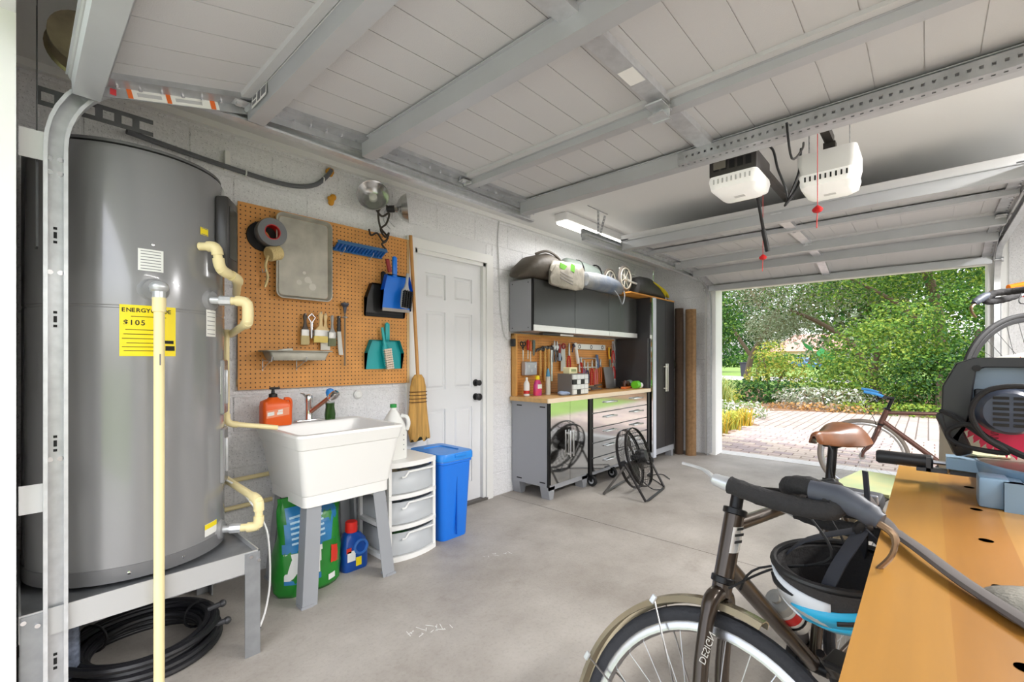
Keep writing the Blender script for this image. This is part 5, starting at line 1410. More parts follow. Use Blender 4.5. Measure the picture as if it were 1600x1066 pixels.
for k in range(3):
    a = 2*PI*k/3+.3
    def bl_(mb, a=a):
        vs = []; n = 8
        for i in range(n+1):
            q = .03+.20*i/n; w_ = .25+.35*math.sin(PI*min(1, (i+1)/n*.8))
            for s_ in (-1, 1): vs.append((q*math.cos(a+s_*w_), q*math.sin(a+s_*w_), .018*s_))
        mb.add(vs, [(2*i, 2*i+2, 2*i+3, 2*i+1) for i in range(n)])
    o = fmb(bl_).build('blade', M('dark blade', (60, 56, 54), .4, .3), fan); s_ = o.modifiers.new('thick', 'SOLIDIFY'); s_.thickness = .003
st = [(-.29, .0, .33), (-.29, -.02, .30), (-.27, -.19, .012), (-.20, -.20, .012), (.20, -.20, .012), (.27, -.19, .012), (.29, -.02, .30), (.29, 0, .33)]
MB().tube(st, .011, 10).build('stand', gm, fan)
MB().tube([(-.28, -.02, .30), (-.27, .19, .012), (-.20, .20, .012), (.20, .20, .012), (.27, .19, .012), (.28, -.02, .30)], .011, 10).build('stand', M('worn tube', (110, 108, 106), .4, .6), fan)
for q in (-1, 1): MB().cyl((q*.268, 0, .315), (q*.305, 0, .315), .022, n=12).build('pivot_knob', black, fan)
MB().tube(smoothpath([(.05, -.05, .10), (.1, -.14, .02), (.25, -.2, .008), (.4, -.1, .008), (.6, .05, .008), (.75, -.03, .008), (.6, -.15, .008)], 6), .005, 6).build('cord', black, fan)
MB().rbox((.62, .06, .02), (.08, .03, .02), .005, 1).build('plug', black, fan)

# ================================================================ work bench
BZ = .88
maple = M('maple bench top', (222, 164, 80), .35, var=(3.5, .16), stretch=(.5, 5, 5), col2=(206, 140, 58))
bench = T('work_bench', 'thick maple work bench in the right foreground', 'bench', (1.11, -.30, 0))
for i in range(8):
    w_ = .74/8
    nm = M('maple stave %d' % (i % 3), ((170, 122, 54), (162, 111, 45), (176, 130, 62))[i % 3], .33, var=(4, .14), stretch=(.35, 5, 5))
    MB().bb((-.82, .37-w_*(i+1), BZ-.07), (.81, .37-w_*i, BZ)).build('stave', nm, bench, 0)
for (x_, y_) in ((-.72, .28), (.72, .28), (-.72, -.28), (.72, -.28)): MB().rbox((x_, y_, (BZ-.07)/2), (.08, .08, BZ-.07), .006, 1).build('leg', hamw, bench)
MB().bb((-.72, -.3, .25), (.72, -.27, .33)).bb((-.76, -.28, .25), (-.70, .28, .33)).bb((.70, -.28, .25), (.76, .28, .33)).build('stretcher', hamw, bench, 0)
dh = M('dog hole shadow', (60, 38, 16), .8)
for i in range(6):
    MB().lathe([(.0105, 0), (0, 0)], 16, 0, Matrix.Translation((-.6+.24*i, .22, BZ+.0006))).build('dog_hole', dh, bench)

# ---------------------------------------------------------------- mitre saw
SX, SY = 1.70, -.275
saw = T('miter_saw', 'blue-grey miter saw with black handle and red blade on the bench', 'miter saw', (SX, SY, BZ))
sb = M('saw blue grey', (128, 156, 180), .4, .2, var=(9, .1))
stop_ = M('worn table metal', (150, 134, 124), .35, .6, var=(14, .2))
# base casting: arched feet
def arch(w_, h_, leg):
    return [(-w_/2, 0), (-w_/2+leg, 0), (-w_/2+leg+.01, h_*.5), (w_/2-leg-.01, h_*.5), (w_/2-leg, 0), (w_/2, 0), (w_/2, h_), (-w_/2, h_)]
for yy in (.15, -.16):
    MB().prism(arch(.42, .065, .09), .03, 0, Matrix.Translation((0, yy, 0)) @ Matrix.Rotation(PI/2, 4, 'X')).build('base_rail', sb, saw, 0)
for q in (-1, 1):
    MB().prism(arch(.34, .065, .07), .025, 0, Matrix.Translation((q*.2-.012, -.02, 0)) @ Matrix.Rotation(PI/2, 4, 'Z') @ Matrix.Rotation(PI/2, 4, 'X')).build('base_side', sb, saw, 0)
MB().rbox((-.165, .165, .035), (.07, .05, .07), .006, 2).build('foot_pad', sb, saw)
MB().bb((-.21, -.19, .055), (.21, -.02, .07)).build('wing', stop_, saw, 0)
MB().lathe([(.0, .04), (.16, .04), (.185, .05), (.19, .07), (.19, .078), (.185, .082), (0, .082)], 48).build('turntable', sb, saw)
MB().lathe([(.182, .082), (.17, .0845), (0, .0845)], 48).build('table_top', stop_, saw)
MB().bb((-.21, -.065, .07), (.21, -.05, .14)).build('fence', sb, saw, 0)
# mitre arm and handle
MB().prism([(-.05, .15), (.05, .15), (.03, .24), (-.03, .24)], .03, 0, Matrix.Translation((.0, 0, .05))).build('arm', sb, saw, 0)
MB().prism([(-.02, .12), (.01, .12), (.01, .30), (-.02, .30)], .01, 0, Matrix.Translation((.02, 0, .03))).bb((0, .27, .03), (.03, .28, .07)).build('lock_plate', dk, saw, 0)
MB().cyl((.02, .215, .055), (.02, .27, .055), .006, n=8).build('handle_rod', steel, saw)
MB().lathe([(.016, 0), (.019, .004), (.0185, .06), (.019, .118), (.015, .124), (0, .125)], 18, 0, Matrix.Translation((.02, .265, .055)) @ Matrix.Rotation(-PI/2, 4, 'X')).build('mitre_handle', M('ridged black grip', (38, 38, 40), .45), saw)
for dx in (-.01, .05): MB().torus((dx, .235, .05), .014, .003, axis='y', n=14, k=5).build('spring', steel, saw)
MB().prism([(-.04, 0), (.05, .0), (.06, .05), (.0, .10), (-.05, .06)], .004, 0, Matrix.Translation((.05, .12, .086))).build('insert', M('pale green insert', (196, 200, 160), .5), saw, 0)
# blade
bladem = M('red coated blade', (222, 42, 84), .35)
BC = V(0.0, .10, .217)
pts = []
nt_ = 48
for i in range(nt_):
    a = 2*PI*i/nt_
    for (da, r_) in ((0, .124), (.045, .131), (.055, .114), (.09, .121)): pts.append((r_*math.cos(a+da), r_*math.sin(a+da)))
bx = Matrix.Translation(BC) @ Matrix.Rotation(-PI/2, 4, 'Y') @ Matrix.Rotation(0, 4, 'Z')
blo = MB().prism(pts, .003, 0, bx).build('blade', bladem, saw, 0)
for k in range(8):
    a = 2*PI*k/8+.2
    cc = []
    for i in range(13): cc.append((.090*math.cos(a+.02*math.sin(i*1.4))+i*.0022-.013, .090*math.sin(a)+(.007 if (i//2) % 2 else -.007), .0034))
    m_ = MB().tube(cc, .0012, 4); o = MB(); o.add(m_.v, m_.f, 0, bx); o.build('squiggle_mark', M('dark red mark', (120, 16, 40), .5), blo)
# upper guard
gp = [(-.015, .128)]+[(.122*math.sin(a), .128*math.cos(a)) for a in [math.radians(d_) for d_ in range(8, 175, 9)]]+[(-.015, -.128)]
gx = Matrix.Translation(BC+V(.03, 0, 0)) @ Matrix.Rotation(-PI/2, 4, 'Y')
MB().prism(gp, .055, 0, gx).build('upper_guard', M('guard grey', (124, 138, 152), .4, .3), saw, 25)
# motor housing toward the camera
mx_ = Matrix.Translation(BC+V(-.03, .035, .0)) @ Matrix.Rotation(-PI/2, 4, 'Y')
MB().lathe([(.06, 0), (.06, .03), (.054, .045), (.052, .11), (.045, .125), (0, .127)], 32, 0, mx_).build('motor', M('blue black motor', (58, 66, 84), .35), saw)
for i in range(6):
    for j in range(2):
        m_ = MB().bb((-.032+.0125*i, -.03+.033*j, .124), (-.032+.0125*i+.0065, -.03+.033*j+.026, .129)); o = MB(); o.add(m_.v, m_.f, 0, mx_); o.build('vent', ink, saw, 0)
# D handle in a plane parallel to the blade; coordinates (y, z) from saw origin
outer = [(.235, .14), (.238, .26), (.215, .325), (.195, .335), (.075, .335), (.03, .27), (.0, .25), (.0, .21), (.085, .21)]
ring = [(.225, .12), (.236, .20), (.236, .27), (.218, .325), (.19, .345), (.06, .345), (.03, .335), (.0, .285), (-.02, .25)]
hx = Matrix(((0, 0, 1, -.06), (1, 0, 0, 0), (0, 1, 0, 0), (0, 0, 0, 1)))
path = [V(-.03, y_, z_) for y_, z_ in [(.175, .10), (.195, .16), (.205, .24), (.195, .305), (.165, .328), (.11, .33), (.06, .325), (.025, .29), (.0, .255)]]
def dring(name, out_, inn, x0, x1, mt):
    vs = []; n = len(out_)
    for x_ in (x0, x1):
        vs += [(x_, y_, z_) for y_, z_ in out_]+[(x_, y_, z_) for y_, z_ in inn]
    fs = []
    for i in range(n):
        j = (i+1) % n
        fs += [(i, j, n+j, n+i), (2*n+j, 2*n+i, 3*n+i, 3*n+j), (j, i, 2*n+i, 2*n+j), (n+i, n+j, 3*n+j, 3*n+i)]
    o = MB().add(vs, fs).build(name, mt, saw, 40)
    bv = o.modifiers.new('soft', 'BEVEL'); bv.width = .006; bv.segments = 2
    return o
dring('handle', [(.235, .12), (.25, .20), (.248, .27), (.222, .33), (.19, .345), (.08, .345), (.03, .29), (-.02, .26), (.02, .235), (.19, .185)],
      [(.205, .17), (.195, .21), (.19, .27), (.185, .312), (.17, .32), (.10, .32), (.075, .285), (.065, .27), (.08, .255), (.195, .20)], -.055, -.005, M('black handle', (34, 34, 38), .32))
MB().rbox((-.03, .178, .235), (.018, .02, .06), .005, 2).build('trigger', black, saw)
for (y_, z_) in ((.185, .318), (.035, .295)): MB().cyl((-.062, y_, z_), (-.05, y_, z_), .008, n=10).build('screw', ink, saw)
MB().rbox((-.02, .225, .145), (.035, .04, .12), .012, 2, (-.35, 0, 0)).build('lower_guard', black, saw)
cordp = [(-.05, .25, .205), (-.09, .22, .19), (-.13, .17, .15), (-.165, .10, .115), (-.175, .04, .125), (-.175, .05, .215), (-.175, .10, .275), (-.175, .17, .27), (-.17, .20, .22), (-.16, .18, .16), (-.15, .14, .125), (-.13, .20, .125), (-.11, .235, .14), (-.11, .235, .165), (-.12, .20, .18), (-.14, .165, .15), (-.17, .08, .11), (-.18, -.02, .11)]
MB().tube(smoothpath(cordp, 7), .006, 8).build('cord', rubber, saw)

# strap and cap
t = T('grey_strap', 'twisted dark grey webbing strap lying across the bench', 'strap', (1.0, .06, BZ))
MB().tube(smoothpath([(.30, .045, .03), (.24, .02, .012), (.16, .0, .02), (.12, -.015, .014), (.04, -.05, .016), (-.06, -.10, .012), (-.16, -.16, .01)], 6), [.012]*6+[.010]*12+[.013]*19, 8, flat=.45).build('webbing', M('dark grey webbing', (92, 86, 84), .8), t)
cap_ = T('sun_cap', 'grey cloth cap with stiff brim on the bench by the right edge', 'cap', (.92, -.265, BZ))
capm = M('grey canvas', (150, 146, 136), .85, bump=(160, .25))
brim = []
for i in range(25):
    a = math.radians(20+140*i/24)
    brim.append((.10*math.cos(a)+.03, .145*math.sin(a)))
secs = [[(x_*.0+.03, y_*.45, .035) for x_, y_ in brim]]
bm_ = [(x_, y_) for x_, y_ in brim]+[(-.075, .05), (-.04, .09), (.03, .11), (.1, .09), (.135, .05)][::1]
vs = []; fs = []
for i in range(25):
    a = math.radians(8+164*i/24)
    for (k, z_) in ((.62, .030), (.8, .022), (1.0, .012)): vs.append((.125*k*math.cos(a), .21*k*math.sin(a)-.0, z_+.01*abs(math.cos(a))*(k-.6)*-2))
for i in range(24):
    for k in range(2): fs.append((3*i+k, 3*i+k+1, 3*i+3+k+1, 3*i+3+k))
o = MB().add(vs, fs).build('brim', capm, cap_, 60); s_ = o.modifiers.new('thick', 'SOLIDIFY'); s_.thickness = .006
MB().lathe([(.095, .015), (.10, .03), (.09, .075), (.06, .105), (.02, .118), (0, .12)], 28, 0, Matrix.Translation((0, .02, 0))).build('crown', capm, cap_)

# beige cover behind the saw
t = T('fabric_cover', 'beige rounded fabric cover standing behind the miter saw', 'cover', (2.66, -.435, 0))
bei = M('beige canvas', (184, 174, 156), .85, bump=(40, .2), var=(3, .1))
MB().lathe([(.37, 0), (.40, .05), (.405, .6), (.40, .95), (.375, 1.08), (.33, 1.165), (.25, 1.225), (.13, 1.255), (0, 1.262)], 48).build('cover', bei, t, 60)
MB().tube([(.332*math.cos(a), .332*math.sin(a), 1.165) for a in [2*PI*i/48 for i in range(48)]], .005, 6, closed=True).build('piping', M('dark piping', (120, 110, 96), .8), t)
# ================================================================ bicycles
def xf(mb, S):
    o = MB(); o.v = [tuple(S @ Vector(p)) for p in mb.v]; o.f = mb.f; o.m = mb.m; return o
def bicycle(label, loc, rz, steer, fm, tyrem, rimm, bars='drop', fender=False, R_=.345, tw=.018, hb=(.53, 0, .66), ht=(.47, 0, .84), hub=(.675, 0, .345), rear=(-.44, 0, .345), bb=(0, 0, .28), seat=(-.19, 0, .80), saddle_h=.97, saddle_col=None, lift=0, tilt=0, guards=None, bits=True, spokem=None, bar_h=.10, stem_l=.09, bar_pitch=0, bar_w=.21, stem_rise=.012):
    root = T('bicycle', label, 'bicycle', (loc[0], loc[1], loc[2]), rot=(tilt, 0, rz))
    hb, ht, hub, rear, bb, seat = [Vector(p) for p in (hb, ht, hub, rear, bb, seat)]
    ax = (ht-hb).normalized()
    S = Matrix.Translation(hb) @ Matrix.Rotation(steer, 4, ax) @ Matrix.Translation(-hb)
    I4 = Matrix()
    def tube(name, pts, r_, m_, n=14, SS=I4): return xf(MB().tube(pts, r_, n), SS).build(name, m_, root)
    tube('top_tube', [ht-ax*.035, seat-V(0, 0, .03)], .016, fm)
    tube('down_tube', [hb+ax*.035, bb], .0205, fm)
    tube('seat_tube', [bb, seat], .016, fm)
    tube('head_tube', [hb, ht], .0225, fm)
    for q in (-1, 1):
        tube('chain_stay', [bb+V(0, q*.03, 0), rear+V(0, q*.065, 0)], .009, fm)
        tube('seat_stay', [seat+V(0, q*.015, -.03), rear+V(0, q*.065, 0)], .008, fm)
    # headset rings
    for p in (hb, ht): xf(MB().lathe([(.024, -.008), (.027, -.006), (.027, .006), (.024, .008)], 20, 0, Matrix.Translation(p) @ ax.to_track_quat('Z', 'Y').to_matrix().to_4x4()), S).build('headset_cup', blackm, root)
    # fork
    crown = hb-ax*.03
    for q in (-1, 1):
        tube('fork_blade', smoothpath([crown+V(0, q*.012, 0), crown-ax*.03+V(0, q*.045, 0), (crown+hub)/2+V(-.01, q*.052, 0), hub+V(-.012, q*.052, .05), hub+V(0, q*.052, 0)], 5), [.018]*6+[.016]*8+[.011]*7, fm, 12, S)
    xf(MB().cyl(hb, crown-ax*.005, .022, n=16), S).build('fork_crown', fm, root)
    # wheels
    def wheel(c, SS, nm):
        ty = xf(MB().torus(c, R_-tw, tw, axis='y', n=64, k=10, sq=.95), SS).build('tyre', tyrem, root)
        xf(MB().lathe([(R_-2*tw-.016, -.011), (R_-2*tw-.002, -.013), (R_-2*tw+.004, -.010), (R_-2*tw+.004, .010), (R_-2*tw-.002, .013), (R_-2*tw-.016, .011), (R_-2*tw-.02, .0), (R_-2*tw-.016, -.011)], 64, 0, Matrix.Translation(c) @ Matrix.Rotation(PI/2, 4, 'X'), cap=False), SS).build('rim', rimm, root)
        xf(MB().cyl(c+V(0, -.05, 0), c+V(0, .05, 0), .010, n=12).cyl(c+V(0, -.032, 0), c+V(0, -.028, 0), .024, n=18).cyl(c+V(0, .028, 0), c+V(0, .032, 0), .024, n=18).cyl(c+V(0, -.06, 0), c+V(0, .06, 0), .005, n=8), SS).build('hub', steel, root)
        mb = MB()
        for i in range(32):
            a = 2*PI*i/32; b_ = a+(.55 if i % 4 < 2 else -.55); q = 1 if i % 2 else -1
            mb.cyl(c+V(.022*math.cos(b_), q*.03, .022*math.sin(b_)), c+V((R_-2*tw-.012)*math.cos(a), 0, (R_-2*tw-.012)*math.sin(a)), .0012, n=4)
        xf(mb, SS).build('spokes', spokem or galvl, root)['kind'] = 'stuff'
    wheel(hub, S, 'front'); wheel(rear, I4, 'rear')
    if fender:
        fr_ = R_+.018
        def fend(c, a0, a1, SS):
            secs = []
            n = 30
            for i in range(n+1):
                a = a0+(a1-a0)*i/n
                sec = []
                for (w_, dr) in ((-.026, -.012), (-.02, .002), (0, .008), (.02, .002), (.026, -.012), (.023, -.013), (.018, -.001), (0, .005), (-.018, -.001), (-.023, -.013)):
                    sec.append(c+V((fr_+dr)*math.cos(a), w_, (fr_+dr)*math.sin(a)))
                secs.append(sec)
            return xf(MB().loft(secs), SS).build('fender', fender, root)
        fend(hub, math.radians(100), math.radians(225), S); fend(rear, math.radians(40), math.radians(215), I4)
        for (c, a, SS) in ((hub, math.radians(142), S), (hub, math.radians(185), S), (rear, math.radians(100), I4), (rear, math.radians(150), I4)):
            for q in (-1, 1): xf(MB().tube([c+V(0, q*.045, 0), c+V(fr_*math.cos(a), q*.025, fr_*math.sin(a))], .0022, 5), SS).build('fender_stay', steel, root)
            xf(MB().rbox(c+V(fr_*math.cos(a), -.03, fr_*math.sin(a)), (.014, .006, .022), .002, 1), SS).build('stay_bracket', galvl, root)
    # saddle
    dirs = (seat-bb).normalized()
    sp = seat+dirs*((saddle_h-.055-seat.z)/dirs.z)
    tube('seat_post', [seat-dirs*.05, sp], .0135, blackm)
    MB().cyl(seat-dirs*.02, seat+dirs*.012, .021, n=16).rbox(seat+V(-.025, 0, -.002), (.03, .028, .02), .004, 1).build('seat_clamp', blackm, root)
    if saddle_col:
        secs = []
        for (x_, w_, zt, dr) in ((-.135, .045, -.012, .03), (-.13, .07, .0, .045), (-.10, .083, .006, .06), (-.05, .072, .0, .06), (0, .045, -.008, .05), (.06, .028, -.008, .042), (.12, .02, -.004, .036), (.145, .016, -.006, .03), (.15, .008, -.012, .016)):
            sec = []
            for i in range(13):
                s_ = -1+2*i/12; sec.append((sp.x+x_+.01, w_*s_*(1 if abs(s_) < .9 else 1.02), sp.z+.055+zt-dr*abs(s_)**3.2))
            for i in range(12, -1, -1):
                s_ = -1+2*i/12; sec.append((sp.x+x_+.01, w_*s_*.95, sp.z+.052+zt-dr*abs(s_)**3.2-.001))
            secs.append(sec)
        MB().loft(secs).build('saddle', saddle_col, root, 50)
        for q in (-1, 1): MB().tube(smoothpath([(sp.x-.10, q*.045, sp.z+.02), (sp.x-.03, q*.022, sp.z+.002), (sp.x+.05, q*.02, sp.z+.004), (sp.x+.14, q*.008, sp.z+.03)], 5), .0035, 6).build('saddle_rail', chrome, root)
        MB().rbox(sp+V(0, 0, .0), (.05, .05, .025), .006, 2).build('saddle_clamp', blackm, root)
    # crank set
    MB().cyl(bb+V(0, -.04, 0), bb+V(0, .04, 0), .021, n=16).build('bottom_bracket', blackm, root)
    MB().lathe([(.03, 0), (.095, 0), (.1, .002), (.095, .004), (.03, .004)], 40, 0, Matrix.Translation(bb+V(0, -.045, 0)) @ Matrix.Rotation(PI/2, 4, 'X')).build('chainring', dk, root)
    for q, a in ((-1, guards or .5), (1, (guards or .5)+PI)):
        e = bb+V(.17*math.cos(a), q*.06, .17*math.sin(a))
        MB().tube([bb+V(0, q*.055, 0), e], [.014, .011], 10).build('crank', blackm, root)
        pd = MB().rbox(e+V(0, q*.055, 0), (.09, .075, .022), .006, 1).build('pedal', black, root)
    ch = MB().tube([bb+V(0, -.047, .095), rear+V(0, -.047, .04)], .004, 5).tube([bb+V(0, -.047, -.095), rear+V(.02, -.047, -.05)], .004, 5); ch.build('chain', dk, root)
    MB().lathe([(.01, 0), (.04, 0), (.042, .01), (.028, .03), (.01, .03)], 24, 0, Matrix.Translation(rear+V(0, -.03, 0)) @ Matrix.Rotation(PI/2, 4, 'X')).build('cassette', dk, root)
    # stem and bars
    stop = ht+ax*bar_h
    xf(MB().cyl(ht, stop+ax*.01, .0145, n=14), S).build('steerer', blackm, root)
    clampp = stop+V(stem_l, 0, stem_rise)
    xf(MB().cyl(stop-V(0.01, 0, 0), clampp, .015, n=12).cyl(clampp+V(0, -.022, 0), clampp+V(0, .022, 0), .021, n=14), S).build('stem', blackm, root)
    if bars == 'drop':
        S0 = S; S = S @ Matrix.Translation(clampp) @ Matrix.Rotation(bar_pitch, 4, 'Y') @ Matrix.Translation(-clampp)
        wrap = M('black bar wrap', (40, 39, 40), .85, bump=(70, .5))
        for q in (-1, 1):
            P = [clampp, clampp+V(0, q*bar_w*.5, 0), clampp+V(.015, q*bar_w*.83, 0), clampp+V(.06, q*bar_w*.97, -.005), clampp+V(.095, q*bar_w, -.03), clampp+V(.09, q*bar_w*1.02, -.045), clampp+V(.05, q*bar_w*1.03, -.045), clampp+V(-.02, q*bar_w*1.04, -.032), clampp+V(-.085, q*bar_w*1.05, -.012)]
            path = smoothpath(P, 7)
            xf(MB().tube(path[:6], .0135, 12), S).build('bar', blackm, root)
            b_ = xf(MB().tube(path[5:], [.0175+(.0012 if (i % 3) == 0 else 0) for i in range(len(path)-5)], 14), S).build('bar_wrap', wrap, root)
            # hood and brake lever
            hm = M('grey blue hood', (66, 70, 80), .5)
            hp = clampp+V(.09, q*bar_w*1.01, -.012)
            xf(MB().tube(smoothpath([hp+V(-.03, 0, .0), hp+V(.01, 0, -.008), (hp+V(.045, 0, -.028)), hp+V(.07, 0, -.045)], 4), [.019]*4+[.021]*4+[.019]*3+[.014]*2, 12), S).build('hood', hm, root)
            xf(MB().tube(smoothpath([hp+V(.06, 0, -.045), hp+V(.085, 0, -.065), hp+V(.08, 0, -.095), hp+V(.06, 0, -.12)], 4), [.010]*6+[.007]*7, 8, flat=.6), S).build('brake_lever', M('bronze lever', (140, 116, 92), .35, .7), root)
            # bar-end shifter
            e = P[-1]; d_ = (P[-1]-P[-2]).normalized()
            xf(MB().tube([e, e+d_*.035], [.016, .012], 12).ball(e+d_*.03+V(0, -q*.004, 0), .014), S).build('shifter_pod', galvl, root)
            xf(MB().tube(smoothpath([e+d_*.03, e+d_*.06+V(0, 0, .012), e+d_*.11+V(0, 0, .01)], 4), [.008]*4+[.006]*5, 8, flat=.6), S).build('shift_lever', galvl, root)
        # computer on a mount
        xf(MB().rbox(clampp+V(.03, .04, .035), (.045, .07, .016), .006, 2, (0, -.15, 0)), S).build('computer', black, root)
        xf(MB().tube([clampp+V(0, .02, 0), clampp+V(.02, .02, .03)], .005, 6).tube([clampp+V(0, .06, 0), clampp+V(.02, .06, .03)], .005, 6), S).build('mount', black, root)
        S = S0
    elif bars == 'flat':
        for q in (-1, 1):
            xf(MB().tube(smoothpath([clampp, clampp+V(-.005, q*.12, .01), clampp+V(-.02, q*.27, .015)], 4), .012, 10), S).build('bar', blackm, root)
            xf(MB().cyl(clampp+V(-.014, q*.18, .013), clampp+V(-.021, q*.29, .015), .016, n=12), S).build('grip', black, root)
            xf(MB().tube(smoothpath([clampp+V(-.02, q*.27, .015), clampp+V(.04, q*.275, .04), clampp+V(.12, q*.26, .055)], 4), .0125, 10), S).build('bar_end', M('blue bar end', (60, 140, 206), .35), root)
            xf(MB().tube(smoothpath([clampp+V(-.01, q*.15, 0), clampp+V(.03, q*.2, -.02), clampp+V(.03, q*.26, -.03)], 4), .006, 8), S).build('brake_lever', blackm, root)
    # cables
    for q in (-1, 1):
        a = clampp+V(.03, q*.1, -.02)
        xf(MB().tube(smoothpath([a, a+V(.07, -q*.06, -.06), hb+V(.06, -q*.03, .08), hb+V(.03, q*.03, .0)], 6), .0027, 6), S).build('cable', rubber, root)
    return root, S, clampp, hb, ht, ax, hub
bron = M('bronze brown paint', (62, 52, 44), .28, .55, coat=.4)
tyre = M('tyre black', (44, 45, 50), .7, bump=(90, .3))
silverrim = M('silver rim', (200, 200, 202), .25, .9)
leather = M('brown leather', (122, 74, 44), .32, var=(14, .3))
creamf = M('champagne fender', (200, 188, 162), .25, .7)
fdir = math.atan2(.18, -.983)
A_, SA, cpA, hbA, htA, axA, hubA = bicycle('dark bronze touring bicycle with drop handlebar beside the bench', (1.66, .26, 0), fdir, math.radians(92), bron, tyre, silverrim, 'drop', creamf, R_=.335, hb=(.54, 0, .70), ht=(.485, 0, .85), hub=(.716, 0, .335), rear=(-.44, 0, .335), saddle_col=leather, guards=-2.4, seat=(-.13, 0, .82), saddle_h=1.0, bar_h=.045, stem_l=.13, stem_rise=.075, bar_pitch=-.52, bar_w=.185)
# head badge, fork lettering, tyre lettering
axm = axA
bdg = face_mat((hbA+htA)/2+V(.0, .0235, .02), (1, 0, 0), axA)
badge = T('x', None, None); bpy.data.objects.remove(badge)
hd = V(math.cos(math.radians(70)), math.sin(math.radians(70)), 0)
Fb = face_mat((hbA+htA)/2+hd*.0228+axA*.02, V(-hd.y, hd.x, 0), axA)
mb = MB(); vs = []; fs = []
for i in range(9):
    for k in range(2):
        a = math.radians(70)+(-.7+1.4*i/8); z = (-.03, .03)[k]
        p = (hbA+htA)/2+V(math.cos(a)*.0235, math.sin(a)*.0235, 0)+axA*(z+.02*(1 if k else 1)); vs.append(p)
for i in range(8): fs.append((2*i, 2*i+2, 2*i+3, 2*i+1))
MB().add(vs, fs).build('head_badge', M('badge silver', (206, 204, 200), .3, .6), A_)
for dz, w_ in ((.012, .024), (.026, .016), (-.004, .02)):
    p = Matrix.Translation(axA*dz+hd*.0012) @ Fb
    mb = MB(); q = MB().bb((-w_/2, -.003, 0), (w_/2, .003, .0015)); mb.add(q.v, q.f, 0, p); mb.build('badge_mark', ink, A_, 0)
# fork lettering on the side facing the camera
forkm = (hbA+hubA)/2
for q in (1, -1):
    fo = hbA-axA*.17+V(.008, q*.0675, 0)
    Ff = face_mat(fo, axA*q*1.0 if q > 0 else -axA*-1, V(-1, 0, 0) if q > 0 else V(1, 0, 0))
    textmesh('DESIGN', .02, M('pale lettering', (196, 192, 184), .5), A_, SA @ Ff, 'lettering', 0)
# rack with green board, bottle, bell
rk = MB()
MB().box((-.58, 0, .745), (.36, .18, .012)).build('rack_board', M('weathered green board', (150, 168, 130), .6, var=(8, .25), col2=(176, 174, 128)), A_, 0)
for q in (-1, 1): MB().tube([(-.44, q*.07, .345), (-.52, q*.075, .73)], .006, 6).tube([(-.36, q*.08, .735), (-.69, q*.08, .735)], .007, 6).tube([(-.36, q*.08, .735), (-.22, q*.02, .73)], .006, 6).build('rack_rail', blackm, A_)
MB().rbox((-.335, 0, .735), (.06, .18, .05), .012, 2, (0, .4, 0)).build('rack_bag', M('charcoal bag', (60, 62, 68), .6), A_)
MB().rbox((-.30, .05, .75), (.01, .07, .035), .003, 1, (0, .4, 0)).build('reflective_patch', M('silver patch', (176, 178, 186), .3, .4), A_)
bt_d = (hbA-V(0, 0, .28)).normalized()
dtd = (Vector((hbA.x, 0, hbA.z))-V(0, 0, .28)).normalized()
bo = V(0, 0, .28)+dtd*.20+V(-.04, 0, .05)
Bm = Matrix.Translation(bo) @ dtd.to_track_quat('Z', 'Y').to_matrix().to_4x4()
MB().lathe([(.034, 0), (.036, .006), (.036, .09), (.032, .10), (.036, .11), (.036, .15), (.03, .165), (0, .166)], 22, 0, Bm).build('water_bottle', M('clear bottle', (206, 208, 206), .25), A_)
MB().lathe([(.0365, .08), (.0365, .13)], 22, 0, Bm, cap=False).build('bottle_band', redp, A_)
MB().lathe([(.037, .15), (.03, .175), (.012, .18), (.012, .195), (0, .196)], 18, 0, Bm).build('bottle_cap', M('smoke cap', (150, 150, 146), .4), A_)
MB().torus(bo+dtd*.06, .039, .003, n=24, k=6, mat=dtd.to_track_quat('Z', 'Y').to_matrix().to_4x4()).build('bottle_cage', blackm, A_)
MB().tube(smoothpath([(-.06, 0, .97), (-.05, .03, .94), (-.03, .035, .88), (-.1, .03, .80), (-.17, .02, .78)], 5), .003, 6).build('seat_cable', rubber, A_)

brn2 = M('brown bike paint', (96, 66, 58), .4, .3)
bicycle('brown bicycle with blue bar ends parked in the far doorway', (5.28, -.15, 0), math.atan2(1, -.12), 0, brn2, M('grey tyre', (120, 112, 104), .7), silverrim, 'flat', None, R_=.34, saddle_col=black, hub=(.60, 0, .34), rear=(-.42, 0, .34), hb=(.47, 0, .64), ht=(.42, 0, .78), guards=1.9, saddle_h=.92)
# hung bicycle, front half in view
R3 = bicycle('dark bicycle with drop handlebar hung up at the right edge', (3.37+.66*.676, -.37-.66*.737, .76), math.atan2(.737, -.676), 0, M('dark green paint', (36, 40, 42), .3, .3), rubber, M('black rim', (40, 40, 42), .4, .5), 'drop', None, hub=(.66, 0, .345), saddle_col=black, bar_h=.02, stem_l=.10, ht=(.47, 0, .79), spokem=dk, tw=.013)[0]
for x_ in (-.15, .35): MB().tube([(x_, 0, .80), (x_, .02, 1.3), (x_, 0, 1.74)], .008, 6).build('hanging_strap', rubber, R3)
t = T('orange_clamp', 'orange and red spring clamp on the bar above the hung bicycle', 'clamp', (4.55, -.40, 1.71))
tag_ = MB().tube([(0, 0, 0), (.06, -.08, .02)], .018, 8).build('jaw', M('orange clamp', (240, 130, 30), .4), t); MB().tube([(0, 0, -.03), (.06, -.08, -.05)], .018, 8).build('handle', M('red clamp', (220, 50, 30), .4), t)
t = T('wall_bar', 'long pale wooden bar across the far wall, right of the opening', 'bar', (5.96, -.52, 1.83))
MB().tube([(0, .1, 0), (.02, -1.2, .0)], .012, 8).build('bar', M('tan bar', (186, 170, 146), .5), t)
